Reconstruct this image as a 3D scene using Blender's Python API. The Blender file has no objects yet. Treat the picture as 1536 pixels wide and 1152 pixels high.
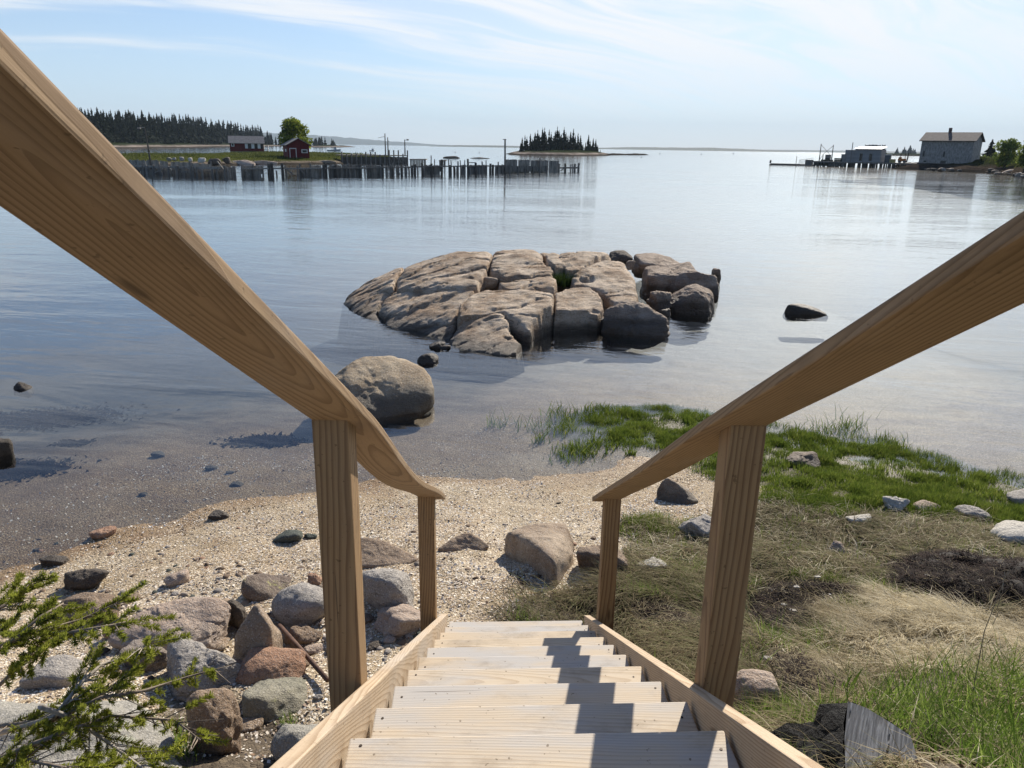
import bpy, bmesh, math, random
import numpy as np
from mathutils import Vector, Matrix

random.seed(7)
rng = np.random.default_rng(11)
scene = bpy.context.scene
COL = scene.collection
R = math.radians
CAMZ = 3.6

# ------------------------------------------------------------------ camera
F_PX, PITCH, ROLL = 1152.5, R(17.15), R(0.914)
_fw = np.array([0, math.cos(PITCH), -math.sin(PITCH)])
_u0 = np.array([0, math.sin(PITCH), math.cos(PITCH)])
_r0 = np.array([1.0, 0, 0])
_rt = _r0 * math.cos(ROLL) + _u0 * math.sin(ROLL)
_up = -_r0 * math.sin(ROLL) + _u0 * math.cos(ROLL)
CAM = np.array([0, 0, CAMZ])


def ray(px, py):
    return _fw * F_PX + _rt * (px - 768) - _up * (py - 576)


def gp(px, py, z=0.0):                       # photo point -> world point at height z
    d = ray(px, py)
    return CAM + d * ((z - CAMZ) / d[2])


def gy(px, py, y):                           # photo point -> world point at distance y
    d = ray(px, py)
    return CAM + d * (y / d[1])


def gd(px, py, depth):                       # photo point -> world point at optical depth
    d = ray(px, py)
    return CAM + d * (depth / F_PX)


def proj(P):
    d = np.asarray(P, float) - CAM
    z = d @ _fw
    return 768 + F_PX * (d @ _rt) / z, 576 - F_PX * (d @ _up) / z, z


cam = bpy.data.cameras.new('camera')
cam.sensor_width = 36
cam.lens = 36 * F_PX / 1536
cam.clip_start, cam.clip_end = 0.02, 40000
camo = bpy.data.objects.new('camera', cam)
COL.objects.link(camo)
camo.matrix_world = Matrix(((_rt[0], _up[0], -_fw[0], 0), (_rt[1], _up[1], -_fw[1], 0),
                            (_rt[2], _up[2], -_fw[2], CAMZ), (0, 0, 0, 1)))
scene.camera = camo

# ------------------------------------------------------------------ noise
def _hash(i, j, k, s):
    h = (i.astype(np.int64) * 374761393 + j.astype(np.int64) * 668265263 + k.astype(np.int64) * 2147483647 + s * 974634777) & 0xffffffff
    h = ((h ^ (h >> 13)) * 1274126177) & 0xffffffff
    h = ((h ^ (h >> 16)) * 2246822519) & 0xffffffff
    return ((h ^ (h >> 15)) & 0xffff) / 65535.0


def vnoise(p, seed=0):
    p = np.asarray(p, float)
    i = np.floor(p).astype(np.int64)
    f = p - i
    u = f * f * f * (f * (f * 6 - 15) + 10)
    o = 0
    for a in (0, 1):
        for b in (0, 1):
            for c in (0, 1):
                w = (u[:, 0] if a else 1 - u[:, 0]) * (u[:, 1] if b else 1 - u[:, 1]) * (u[:, 2] if c else 1 - u[:, 2])
                o = o + w * _hash(i[:, 0] + a, i[:, 1] + b, i[:, 2] + c, seed)
    return o * 2 - 1


def fbm(p, octv=4, seed=0, gain=0.5):
    s, a, q = 0, 1.0, np.asarray(p, float)
    for o in range(octv):
        s = s + a * vnoise(q + o * 17.3, seed + o)
        q = q * 2.03
        a *= gain
    return s


def p3(x, y, z=None):
    return np.stack([x, y, np.zeros_like(x) if z is None else z], -1)


def sstep(a, b, x):
    t = np.clip((x - a) / (b - a), 0, 1)
    return t * t * (3 - 2 * t)

# ------------------------------------------------------------------ objects
def link(o):
    COL.objects.link(o)
    return o


def tag(o, label=None, cat=None, group=None, kind=None):
    if label: o['label'] = label
    if cat: o['category'] = cat
    if group: o['group'] = group
    if kind: o['kind'] = kind
    return o


def thing(name, label, cat, loc=(0, 0, 0), group=None, rz=0.0):
    o = link(bpy.data.objects.new(name, None))
    o.empty_display_size = 0.2
    o.location = [float(c) for c in loc]
    o.rotation_euler = (0, 0, rz)
    return tag(o, label, cat, group)


def np_mesh(name, V, Fq, mats, smooth=False, mi=None):
    """V (n,3); Fq (m,k) uniform polygons"""
    V = np.asarray(V, np.float32)
    Fq = np.asarray(Fq, np.int32)
    me = bpy.data.meshes.new(name)
    me.vertices.add(len(V))
    me.vertices.foreach_set('co', V.ravel())
    m, k = Fq.shape
    me.loops.add(m * k)
    me.loops.foreach_set('vertex_index', Fq.ravel())
    me.polygons.add(m)
    me.polygons.foreach_set('loop_start', np.arange(0, m * k, k, dtype=np.int32))
    if mi is not None:
        me.polygons.foreach_set('material_index', np.asarray(mi, np.int32))
    me.polygons.foreach_set('use_smooth', np.full(m, bool(smooth)))
    me.update(calc_edges=True)
    for mm in (mats if isinstance(mats, (list, tuple)) else [mats]):
        me.materials.append(mm)
    return me


def obj(name, me, parent=None, loc=None):
    o = link(bpy.data.objects.new(name, me))
    if parent is not None: o.parent = parent
    if loc is not None: o.location = [float(c) for c in loc]
    return o


class MB:
    def __init__(s):
        s.v, s.f = [], []

    def add(s, v, f):
        n = len(s.v)
        s.v += [tuple(float(c) for c in q) for q in v]
        s.f += [tuple(i + n for i in q) for q in f]
        return s

    def hexa(s, c8):
        return s.add(c8, [(0, 3, 2, 1), (4, 5, 6, 7), (0, 1, 5, 4), (1, 2, 6, 5), (2, 3, 7, 6), (3, 0, 4, 7)])

    def box(s, c, d, rz=0.0):
        cx, cy, cz = c
        hx, hy, hz = d[0] / 2, d[1] / 2, d[2] / 2
        ca, sa = math.cos(rz), math.sin(rz)
        q = []
        for z in (-hz, hz):
            for x, y in ((-hx, -hy), (hx, -hy), (hx, hy), (-hx, hy)):
                q.append((cx + x * ca - y * sa, cy + x * sa + y * ca, cz + z))
        return s.hexa(q)

    def beam(s, a, b, w, h=None):
        h = h or w
        a, b = Vector([float(c) for c in a]), Vector([float(c) for c in b])
        d = (b - a).normalized()
        ref = Vector((0, 0, 1)) if abs(d.z) < 0.95 else Vector((0, 1, 0))
        x = d.cross(ref).normalized()
        y = x.cross(d).normalized()
        q = [a - x * w / 2 - y * h / 2, a + x * w / 2 - y * h / 2, a + x * w / 2 + y * h / 2, a - x * w / 2 + y * h / 2]
        return s.hexa([tuple(p) for p in q] + [tuple(p + (b - a)) for p in q])

    def tube(s, pts, rad, n=6):
        pts = [Vector([float(c) for c in p]) for p in pts]
        rad = rad if isinstance(rad, (list, tuple)) else [rad] * len(pts)
        vs, fs = [], []
        for i, p in enumerate(pts):
            d = (pts[min(i + 1, len(pts) - 1)] - pts[max(i - 1, 0)]).normalized()
            ref = Vector((0, 0, 1)) if abs(d.z) < 0.9 else Vector((0, 1, 0))
            x = d.cross(ref).normalized()
            y = x.cross(d).normalized()
            for k in range(n):
                a = 2 * math.pi * k / n
                vs.append(p + (x * math.cos(a) + y * math.sin(a)) * rad[i])
        for i in range(len(pts) - 1):
            for k in range(n):
                fs.append((i * n + k, i * n + (k + 1) % n, (i + 1) * n + (k + 1) % n, (i + 1) * n + k))
        fs.append(tuple(range(n - 1, -1, -1)))
        fs.append(tuple((len(pts) - 1) * n + k for k in range(n)))
        return s.add([tuple(v) for v in vs], fs)

    def build(s, name, mat, parent=None, smooth=False, bevel=0.0):
        me = bpy.data.meshes.new(name)
        off = Vector((0, 0, 0))
        if parent is not None:
            off = Vector(parent.location)
            if parent.parent is not None: off = off + Vector(parent.parent.location)
        me.from_pydata([(v[0] - off[0], v[1] - off[1], v[2] - off[2]) for v in s.v], [], s.f)
        bm = bmesh.new()
        bm.from_mesh(me)
        bmesh.ops.recalc_face_normals(bm, faces=bm.faces)
        if bevel:
            bmesh.ops.bevel(bm, geom=list(bm.edges), offset=bevel, segments=1, affect='EDGES')
        if smooth:
            for f in bm.faces: f.smooth = True
        bm.to_mesh(me)
        bm.free()
        me.materials.append(mat)
        return obj(name, me, parent)


def top(name, label, cat, mb, mat, group=None, smooth=False, bevel=0.0, base=None):
    """a thing that is a single mesh, its origin at its base"""
    o = mb.build(name, mat, None, smooth, bevel)
    V = np.array(mb.v)
    b = base if base is not None else (V[:, 0].mean(), V[:, 1].mean(), V[:, 2].min())
    o.data.transform(Matrix.Translation([-float(c) for c in b]))
    o.location = [float(c) for c in b]
    return tag(o, label, cat, group)


def copy_tree(o, parent=None):
    c = o.copy()
    COL.objects.link(c)
    if parent is not None: c.parent = parent
    for ch in [q for q in bpy.data.objects if q.parent == o]:
        copy_tree(ch, c)
    return c

# ------------------------------------------------------------------ materials
class NT:
    def __init__(s, name):
        s.m = bpy.data.materials.new(name)
        s.m.use_nodes = True
        s.t = s.m.node_tree
        s.t.nodes.clear()
        s.out = s.t.nodes.new('ShaderNodeOutputMaterial')

    def n(s, typ, ins=None, **props):
        nd = s.t.nodes.new('ShaderNode' + typ)
        for k, v in props.items(): setattr(nd, k, v)
        for k, v in (ins or {}).items():
            if isinstance(v, bpy.types.NodeSocket): s.t.links.new(v, nd.inputs[k])
            else: nd.inputs[k].default_value = v
        return nd

    def math(s, op, a, b=0.0, c=None, clamp=False):
        ins = {0: a, 1: b}
        if c is not None: ins[2] = c
        return s.n('Math', ins, operation=op, use_clamp=clamp).outputs[0]

    def noise(s, vec, scale, detail=4.0, rough=0.55, dist=0.0):
        return s.n('TexNoise', {'Vector': vec, 'Scale': scale, 'Detail': detail, 'Roughness': rough, 'Distortion': dist}).outputs[0]

    def ramp(s, f, a, b):
        return s.n('MapRange', {'Value': f, 'From Min': a, 'From Max': b}, interpolation_type='SMOOTHSTEP').outputs[0]

    def mix(s, f, a, b, blend='MIX'):
        nd = s.n('Mix', data_type='RGBA', blend_type=blend)
        for i, v in ((0, f), (6, a), (7, b)):
            if isinstance(v, bpy.types.NodeSocket): s.t.links.new(v, nd.inputs[i])
            else: nd.inputs[i].default_value = v if i == 0 else (*v, 1)
        return nd.outputs[2]

    def scale(s, vec, sc):
        return s.n('VectorMath', {0: vec, 1: sc}, operation='MULTIPLY').outputs[0]

    def bump(s, h, dist, strength=1.0, normal=None):
        ins = {'Height': h, 'Distance': dist, 'Strength': strength}
        if normal is not None: ins['Normal'] = normal
        return s.n('Bump', ins).outputs[0]

    def done(s, color, rough=0.8, normal=None, spec=0.3, metal=0.0, trans=None, alpha=None):
        b = s.n('BsdfPrincipled', {'Roughness': rough, 'Specular IOR Level': spec, 'Metallic': metal,
                                   'Base Color': color if isinstance(color, bpy.types.NodeSocket) else (*color, 1)})
        if normal is not None: s.t.links.new(normal, b.inputs['Normal'])
        sh = b.outputs[0]
        if trans is not None:
            tr = s.n('BsdfTranslucent', {'Color': color if isinstance(color, bpy.types.NodeSocket) else (*color, 1)})
            sh = s.n('MixShader', {0: trans, 1: sh, 2: tr.outputs[0]}).outputs[0]
        s.t.links.new(sh, s.out.inputs[0])
        return s.m


def obj_coord(t): return t.n('TexCoord').outputs['Object']
def world_coord(t): return t.n('NewGeometry').outputs['Position']


def mat_wood(name, light, dark, ring=0.006, grey=(0.42, 0.41, 0.40), greyf=0.3, contrast=0.75, stain=0.3):
    t = NT(name)
    oc = obj_coord(t)
    rnd = t.n('ObjectInfo').outputs['Random']
    sh = t.n('CombineXYZ', {0: t.math('MULTIPLY', rnd, 37.0), 1: 0.0, 2: 0.0}).outputs[0]
    pc = t.n('VectorMath', {0: oc, 1: sh}, operation='ADD').outputs[0]
    sp = t.n('SeparateXYZ', {0: oc})
    wob = t.noise(t.scale(pc, (0.9, 5, 5)), 1.0, 3.0, 0.5)
    wob2 = t.noise(t.scale(pc, (5, 30, 30)), 1.0, 2.0, 0.5)
    oy = t.math('MULTIPLY_ADD', t.math('FRACT', t.math('MULTIPLY', rnd, 7.7)), 0.16, -0.08)
    oz = t.math('MULTIPLY_ADD', t.math('FRACT', t.math('MULTIPLY', rnd, 3.3)), 0.05, 0.03)
    y = t.math('ADD', sp.outputs[1], oy)
    z = t.math('ADD', sp.outputs[2], oz)
    z = t.math('MULTIPLY_ADD', sp.outputs[0], 0.05, z)
    r = t.math('SQRT', t.math('ADD', t.math('MULTIPLY', y, y), t.math('MULTIPLY', z, z)))
    r = t.math('MULTIPLY_ADD', wob, 0.05, r)
    r = t.math('MULTIPLY_ADD', wob2, 0.002, r)
    s = t.math('FRACT', t.math('DIVIDE', r, ring))
    late = t.ramp(s, 0.35, 0.95)
    late = t.math('MULTIPLY', late, t.math('SUBTRACT', 1.0, t.ramp(s, 0.94, 1.0)))
    fib = t.noise(t.scale(pc, (6, 260, 260)), 1.0, 3.0, 0.6)
    blo = t.noise(t.scale(pc, (1.5, 6, 6)), 1.0, 4.0, 0.6)
    col = t.mix(t.math('MULTIPLY', late, contrast), light, dark)
    col = t.mix(t.math('MULTIPLY', t.ramp(fib, 0.45, 0.75), 0.35), col, dark)
    col = t.mix(t.math('MULTIPLY', t.ramp(t.math('ADD', blo, t.math('MULTIPLY_ADD', rnd, 0.3, -0.15)), 0.42, 0.68), greyf), col, grey)
    kn = t.n('TexVoronoi', {'Vector': t.scale(pc, (1.6, 9, 9)), 'Scale': 1.0, 'Randomness': 1.0}).outputs['Distance']
    col = t.mix(t.math('MULTIPLY', t.math('SUBTRACT', 1.0, t.ramp(kn, 0.03, 0.10)), 0.75), col, tuple(c * 0.45 for c in dark))
    # hairline checks along the grain
    ck = t.noise(t.scale(pc, (2.5, 170, 170)), 1.0, 1.0, 0.4)
    chk = t.ramp(ck, 0.755, 0.80)
    col = t.mix(t.math('MULTIPLY', chk, 0.7), col, (0.08, 0.055, 0.035))
    stn = t.noise(t.scale(pc, (3.0, 5, 5)), 1.0, 6, 0.7)
    col = t.mix(t.math('MULTIPLY', t.ramp(stn, 0.5, 0.72), stain), col, tuple(c * 0.5 for c in dark))
    spk = t.noise(t.scale(pc, (60, 60, 60)), 1.0, 2, 0.6)
    col = t.mix(t.math('MULTIPLY', t.ramp(spk, 0.68, 0.74), stain * 1.6), col, tuple(c * 0.35 for c in dark))
    h = t.math('SUBTRACT', t.math('MULTIPLY_ADD', fib, 0.6, t.math('MULTIPLY', late, 0.4)), chk)
    return t.done(col, 0.72, t.bump(h, 0.0012, 0.5), 0.25)


def mat_rock(name, a, b, fleck=(0.62, 0.58, 0.53), dark=(0.055, 0.05, 0.045), tide=None, lichen=None, lichenf=0.0,
             fine=95.0, flk=0.55, streak=0.5, tidec=(0.055, 0.043, 0.032), bumpd=0.035):
    t = NT(name)
    w = world_coord(t)
    oc = obj_coord(t)
    big = t.noise(oc, 1.7, 5, 0.6)
    col = t.mix(t.ramp(big, 0.36, 0.64), a, b)
    st = t.noise(t.scale(oc, (2.5, 9, 22)), 1.0, 5, 0.6, 0.6)
    col = t.mix(t.math('MULTIPLY', t.ramp(st, 0.5, 0.72), streak), col, tuple(c * 0.42 for c in a))
    sp = t.noise(oc, fine, 2, 0.7)
    col = t.mix(t.math('MULTIPLY', t.ramp(sp, 0.54, 0.68), flk), col, fleck)
    sp2 = t.noise(t.n('VectorMath', {0: oc, 1: (3.1, 7.7, 1.3)}, operation='ADD').outputs[0], fine * 0.8, 2, 0.7)
    col = t.mix(t.math('MULTIPLY', t.ramp(sp2, 0.56, 0.68), 0.55), col, dark)
    md = t.noise(oc, 9, 5, 0.65)
    col = t.mix(t.math('MULTIPLY', t.ramp(md, 0.58, 0.75), 0.28), col, dark)
    if lichen:
        ln = t.noise(oc, 5.5, 6, 0.7)
        col = t.mix(t.math('MULTIPLY', t.ramp(ln, 0.66 - 0.2 * lichenf, 0.74 - 0.2 * lichenf), 0.8), col, lichen)
    rough = 0.82
    if tide is not None:
        z = t.n('SeparateXYZ', {0: w}).outputs[2]
        zn = t.math('MULTIPLY_ADD', t.noise(w, 3.0, 4, 0.6), -0.22, z)
        wet = t.math('SUBTRACT', 1.0, t.ramp(zn, tide - 0.20, tide - 0.02))
        col = t.mix(t.math('MULTIPLY', wet, 0.78), col, tidec)
        rough = t.math('MULTIPLY_ADD', wet, -0.25, 0.82)
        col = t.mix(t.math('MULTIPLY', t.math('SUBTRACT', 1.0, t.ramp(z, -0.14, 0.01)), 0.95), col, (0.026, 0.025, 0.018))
    h = t.math('ADD', t.math('MULTIPLY', t.noise(oc, 26, 6, 0.7), 0.7), t.math('MULTIPLY', t.noise(oc, 110, 2, 0.6), 0.3))
    st2 = t.noise(t.scale(oc, (3, 3, 26)), 1.0, 5, 0.65, 0.4)
    h = t.math('MULTIPLY_ADD', st2, streak * 0.9, h)
    return t.done(col, rough, t.bump(h, bumpd, 0.85), 0.25)


def mat_leaf(name, cols, trans=0.35, rough=0.55, fine=7.0, mixn=0.0):
    """colour varies blade by blade / leaf by leaf"""
    t = NT(name)
    ri = t.n('NewGeometry').outputs['Random Per Island']
    fn = t.noise(world_coord(t), fine, 3, 0.6)
    fac = t.math('ADD', t.math('MULTIPLY', ri, 1.0 - mixn), t.math('MULTIPLY', t.ramp(fn, 0.3, 0.7), mixn))
    cr = t.n('ValToRGB', {0: fac})
    el = cr.color_ramp.elements
    while len(el) < len(cols): el.new(0.5)
    for i, c in enumerate(cols):
        el[i].position = i / (len(cols) - 1)
        el[i].color = (*c, 1)
    cl = t.noise(world_coord(t), 1.1, 3, 0.6)
    col = t.mix(t.math('MULTIPLY', t.ramp(cl, 0.4, 0.65), 0.45), cr.outputs[0], cols[0])
    return t.done(col, 0.85, None, 0.08, trans=trans)


def mat_plain(name, c, rough=0.7, var=0.25, sc=6.0, spec=0.3, metal=0.0, bump=0.0, stretch=(1, 1, 1)):
    t = NT(name)
    v = t.noise(t.scale(obj_coord(t), stretch), sc, 5, 0.65)
    col = t.mix(t.ramp(v, 0.3, 0.7), tuple(x * (1 - var) for x in c), tuple(min(1, x * (1 + var)) for x in c))
    return t.done(col, rough, t.bump(v, bump, 0.6) if bump else None, spec, metal)


def mat_boards(name, c, c2, period=0.18, axis=0, rough=0.85, streak=0.6):
    """weathered vertical boarding: every board its own tone, dark joints"""
    t = NT(name)
    oc = obj_coord(t)
    sp = t.n('SeparateXYZ', {0: oc})
    u = t.math('DIVIDE', sp.outputs[axis], period)
    wn = t.n('TexWhiteNoise', {'W': t.math('FLOOR', u)}, noise_dimensions='1D').outputs[0]
    fr = t.math('FRACT', u)
    joint = t.math('SUBTRACT', 1.0, t.ramp(fr, 0.03, 0.10))
    sc = (5, 5, 0.9) if axis != 2 else (0.9, 0.9, 6)
    v = t.noise(t.scale(oc, sc), 1.6, 5, 0.7)
    col = t.mix(wn, c, c2)
    col = t.mix(t.math('MULTIPLY', t.ramp(v, 0.45, 0.75), streak), col, tuple(x * 0.35 for x in c))
    col = t.mix(t.math('MULTIPLY', joint, 0.7), col, tuple(x * 0.2 for x in c))
    return t.done(col, rough, t.bump(v, 0.01, 0.4), 0.2)


M = {}
M['tread'] = mat_wood('tread pine', (0.60, 0.50, 0.37), (0.43, 0.32, 0.21), 0.007, (0.45, 0.445, 0.44), 0.8, 0.62, 0.5)
M['stringer'] = mat_wood('stringer pine', (0.50, 0.39, 0.27), (0.31, 0.21, 0.125), 0.007, (0.44, 0.41, 0.37), 0.45, 0.8)
M['post'] = mat_wood('treated post', (0.32, 0.205, 0.10), (0.15, 0.08, 0.037), 0.012, (0.30, 0.23, 0.15), 0.2, 0.85)
M['rail'] = mat_wood('treated rail', (0.31, 0.21, 0.118), (0.175, 0.108, 0.055), 0.010, (0.42, 0.36, 0.29), 0.35, 0.8)
M['nail'] = mat_plain('dark screw', (0.06, 0.045, 0.035), 0.6, metal=0.6)
# ------------------------------------------------------------------ light
SUN_AZ, SUN_EL = R(23.5), R(32)            # azimuth clockwise from +Y
sd = Vector((math.sin(SUN_AZ) * math.cos(SUN_EL), math.cos(SUN_AZ) * math.cos(SUN_EL), math.sin(SUN_EL)))
sun = bpy.data.lights.new('sun', 'SUN')
sun.energy = 5.0
sun.angle = R(0.55)
sun.color = (1.0, 0.925, 0.81)
suno = link(bpy.data.objects.new('sun', sun))
suno.rotation_euler = sd.to_track_quat('Z', 'Y').to_euler()
suno.location = (20, 40, 40)

world = bpy.data.worlds.new('World')
scene.world = world
world.use_nodes = True
wt = world.node_tree
wt.nodes.clear()


def build_world():
    t = NT.__new__(NT)
    t.t = wt
    out = wt.nodes.new('ShaderNodeOutputWorld')
    sky = t.n('TexSky', sky_type='NISHITA', sun_disc=False, sun_elevation=SUN_EL, sun_rotation=SUN_AZ,
              air_density=1.0, dust_density=0.25, ozone_density=2.2, altitude=0.0)
    d = t.n('TexCoord').outputs['Generated']
    sp = t.n('SeparateXYZ', {0: d})
    zp = t.math('MAXIMUM', sp.outputs[2], 0.0)
    # white balance of the clear sky, and the pale band of thicker air low down
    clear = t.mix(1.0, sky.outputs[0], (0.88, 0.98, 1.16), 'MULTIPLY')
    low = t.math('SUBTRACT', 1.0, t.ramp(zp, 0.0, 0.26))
    ahead = t.ramp(sp.outputs[1], -0.35, 0.45)  # dims the unseen sky behind the camera to lower fill light
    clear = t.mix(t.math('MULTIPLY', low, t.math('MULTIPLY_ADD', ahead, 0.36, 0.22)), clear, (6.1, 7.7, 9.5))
    zz = t.math('ADD', zp, 0.16)
    u = t.math('DIVIDE', sp.outputs[0], zz)
    v = t.math('DIVIDE', sp.outputs[1], zz)
    pl = t.n('CombineXYZ', {0: u, 1: v, 2: 0.0}).outputs[0]
    pr = t.n('VectorRotate', {'Vector': pl, 'Angle': R(SKYROT)}, rotation_type='Z_AXIS').outputs[0]
    wr = t.n('TexNoise', {'Vector': t.scale(pr, (0.35, 0.35, 1)), 'Scale': 1.0, 'Detail': 3.0}).outputs['Color']
    pr2 = t.n('VectorMath', {0: pr, 1: t.scale(wr, (1.5, 1.5, 0))}, operation='ADD').outputs[0]
    n1 = t.noise(t.n('VectorMath', {0: t.scale(pr2, (0.30, 1.25, 1)), 1: SKYOFF}, operation='ADD').outputs[0], 1.0, 9.0, 0.58, 0.3)
    n2 = t.noise(t.scale(pl, (0.30, 0.42, 1)), 1.0, 4.0, 0.5)
    # more veil towards the right of the view and overhead
    side = t.math('MULTIPLY_ADD', t.ramp(sp.outputs[0], -0.5, 0.40), 0.20, -0.095)
    hi = t.math('MULTIPLY', t.ramp(zp, 0.03, 0.24), 0.06)
    dens = t.math('ADD', t.math('ADD', t.math('MULTIPLY', n1, 0.72), t.math('MULTIPLY', n2, 0.28)), t.math('ADD', side, hi))
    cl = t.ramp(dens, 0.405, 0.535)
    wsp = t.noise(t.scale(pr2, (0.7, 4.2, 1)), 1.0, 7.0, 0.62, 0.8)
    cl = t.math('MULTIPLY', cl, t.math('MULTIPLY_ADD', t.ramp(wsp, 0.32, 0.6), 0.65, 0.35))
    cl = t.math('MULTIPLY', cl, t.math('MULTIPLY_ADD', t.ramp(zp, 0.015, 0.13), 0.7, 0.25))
    cl = t.math('MULTIPLY', cl, t.math('MULTIPLY', t.math('MULTIPLY_ADD', ahead, 0.92, 0.08), t.math('SUBTRACT', 1.0, t.ramp(zp, 0.45, 0.75))))  # cloud kept out of the unseen sky behind and overhead, for less fill
    lef = t.math('MULTIPLY', t.ramp(zp, 0.20, 0.38), t.math('SUBTRACT', 1.0, t.ramp(sp.outputs[0], -0.15, 0.35)))  # unseen high left sky cleared too, to darken its reflection in the water
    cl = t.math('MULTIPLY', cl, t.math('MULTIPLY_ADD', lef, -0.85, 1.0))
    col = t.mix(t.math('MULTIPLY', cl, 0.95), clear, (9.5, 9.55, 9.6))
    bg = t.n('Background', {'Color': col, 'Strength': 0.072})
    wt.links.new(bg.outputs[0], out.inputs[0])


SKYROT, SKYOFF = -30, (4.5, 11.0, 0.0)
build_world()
vs = scene.view_settings
vs.view_transform = 'Standard'
vs.look = 'None'
vs.exposure = 0.58
vs.gamma = 1.0
vs.use_curve_mapping = False
cy = scene.cycles
cy.use_denoising = True
cy.max_bounces = 8
cy.transparent_max_bounces = 12
cy.sample_clamp_indirect = 6.0
cy.sample_clamp_direct = 30.0
cy.caustics_reflective = False
cy.caustics_refractive = False

# ------------------------------------------------------------------ shore terrain
def tps_fit(P, z, lam=0.002):
    n = len(P)
    d = np.linalg.norm(P[:, None] - P[None], axis=-1)
    K = np.where(d > 0, d * d * np.log(d + 1e-12), 0) + lam * np.eye(n)
    A = np.zeros((n + 3, n + 3))
    A[:n, :n] = K
    A[:n, n] = 1
    A[:n, n + 1:] = P
    A[n, :n] = 1
    A[n + 1:, :n] = P.T
    return P, np.linalg.solve(A, np.concatenate([z, np.zeros(3)]))


def tps_eval(fit, Q):
    P, w = fit
    n = len(P)
    o = np.zeros(len(Q))
    for s in range(0, len(Q), 20000):
        q = Q[s:s + 20000]
        d = np.linalg.norm(q[:, None] - P[None], axis=-1)
        o[s:s + 20000] = (d * d * np.log(d + 1e-12)) @ w[:n] + w[n] + q @ w[n + 1:]
    return o


ctl_px = [(-160, 912, 0), (0, 857, 0), (80, 833, 0), (150, 805, 0), (230, 784, 0), (300, 766, 0), (380, 750, 0), (460, 738, 0),
          (560, 722, 0), (640, 716, 0), (720, 716, 0), (800, 720, 0), (870, 716, 0), (930, 697, 0), (975, 678, 0),
          (1100, 655, 0), (1250, 684, 0), (1400, 712, 0), (1536, 742, 0), (1700, 780, 0),
          (900, 618, -.04), (1000, 613, -.04), (1080, 624, -.035), (1200, 650, -.03), (1300, 668, -.03), (1420, 690, -.03), (1540, 716, -.03), (840, 650, -.05),
          (770, 925, .57), (650, 850, .36), (700, 780, .17), (850, 780, .18), (1000, 720, .07), (1020, 770, .19), (940, 850, .42),
          (300, 850, .22), (100, 900, .15), (0, 900, .09), (450, 800, .17), (550, 780, .16), (450, 900, .42), (600, 920, .52),
          (250, 930, .40), (150, 960, .42), (0, 960, .35), (1150, 760, .14), (1300, 760, .13), (1500, 790, .16), (1200, 830, .3), (1400, 840, .3),
          (100, 750, -.10), (300, 700, -.12), (0, 750, -.17), (0, 650, -.5), (300, 620, -.42), (200, 560, -.9), (600, 680, -.10), (700, 650, -.17),
          (650, 600, -.33), (760, 570, -.35), (900, 580, -.25), (1000, 560, -.3), (1200, 600, -.25), (1400, 620, -.22), (1536, 660, -.18),
          (1500, 500, -.5), (1200, 500, -.5), (1000, 470, -.6), (500, 550, -.7), (400, 480, -1.3), (300, 400, -2.0), (770, 345, -1.6),
          (1300, 400, -1.3), (1500, 380, -1.5), (0, 500, -1.6)]
ctl_w = [(.8, 1.4, 1.9), (.8, 2.0, 1.60), (.8, 2.6, 1.27), (.8, 3.2, .95), (.8, 3.8, .72), (.8, 4.4, .52),
         (-.8, 1.4, 1.5), (-.8, 2.0, 1.15), (-.8, 2.6, .87), (-.8, 3.2, .68), (-.8, 3.8, .55),
         (1.7, 2.9, 1.22), (2.5, 1.5, 1.78), (2.5, 2.3, 1.45), (2.2, 3.1, 1.15), (2.5, 3.8, .82), (2.5, 5, .43), (4.5, 3, 1.2), (4.5, 4, .8), (4.5, 5, .52),
         (-2.5, 1.5, 1.35), (-2.0, 2.4, 1.02), (-2.5, 3, .85), (-4, 3, .85), (-4, 1.5, 1.4), (-3, 0, 1.9), (3, 0, 2.2), (0, 0, 2.1), (0, -2, 2.4),
         (-6, -2, 2.4), (6, -2, 2.5), (-7, 3, .9), (7, 4, .9), (9, 6.5, .4)]
_P = [gp(a, b, c) for a, b, c in ctl_px] + [np.array(q, float) for q in ctl_w]
_P = np.array(_P)
TPS = tps_fit(_P[:, :2], _P[:, 2])


def ground_raw(x, y):
    Q = np.stack([x, y], -1)
    r = np.maximum(np.abs(x) / 11.0, np.maximum((y - 6) / 20.0, (2 - y) / 5.0))
    w = sstep(0.75, 1.15, r)
    base = np.clip((7.6 - y) * 0.14 + 0.25 * vnoise(p3(x * .15, y * .15), 3), -3.2, 2.5)
    tz = np.zeros_like(x)
    m = w < 1
    if m.any(): tz[m] = tps_eval(TPS, Q[m])
    z = np.where(w >= 1, base, tz * (1 - w) + base * w)
    lim = -3.2
    return np.maximum(z, lim)


def ground(x, y):
    x = np.atleast_1d(np.asarray(x, float))
    y = np.atleast_1d(np.asarray(y, float))
    z = ground_raw(x, y)
    land = sstep(-0.02, 0.5, z)
    z = z + fbm(p3(x * 2.1, y * 2.1), 3, 5) * (0.012 + 0.035 * land) + fbm(p3(x * 9, y * 9), 2, 9) * (0.003 + 0.006 * land)
    return z


def hit(px, py):
    """where the view of a photo point meets the shore"""
    d = ray(px, py)
    d = d / np.linalg.norm(d)
    t = np.linspace(1.2, 30, 900)
    P = CAM + d * t[:, None]
    g = ground(P[:, 0], P[:, 1])
    k = np.argmax(P[:, 2] < g)
    return np.array([P[k, 0], P[k, 1], g[k]])


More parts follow.
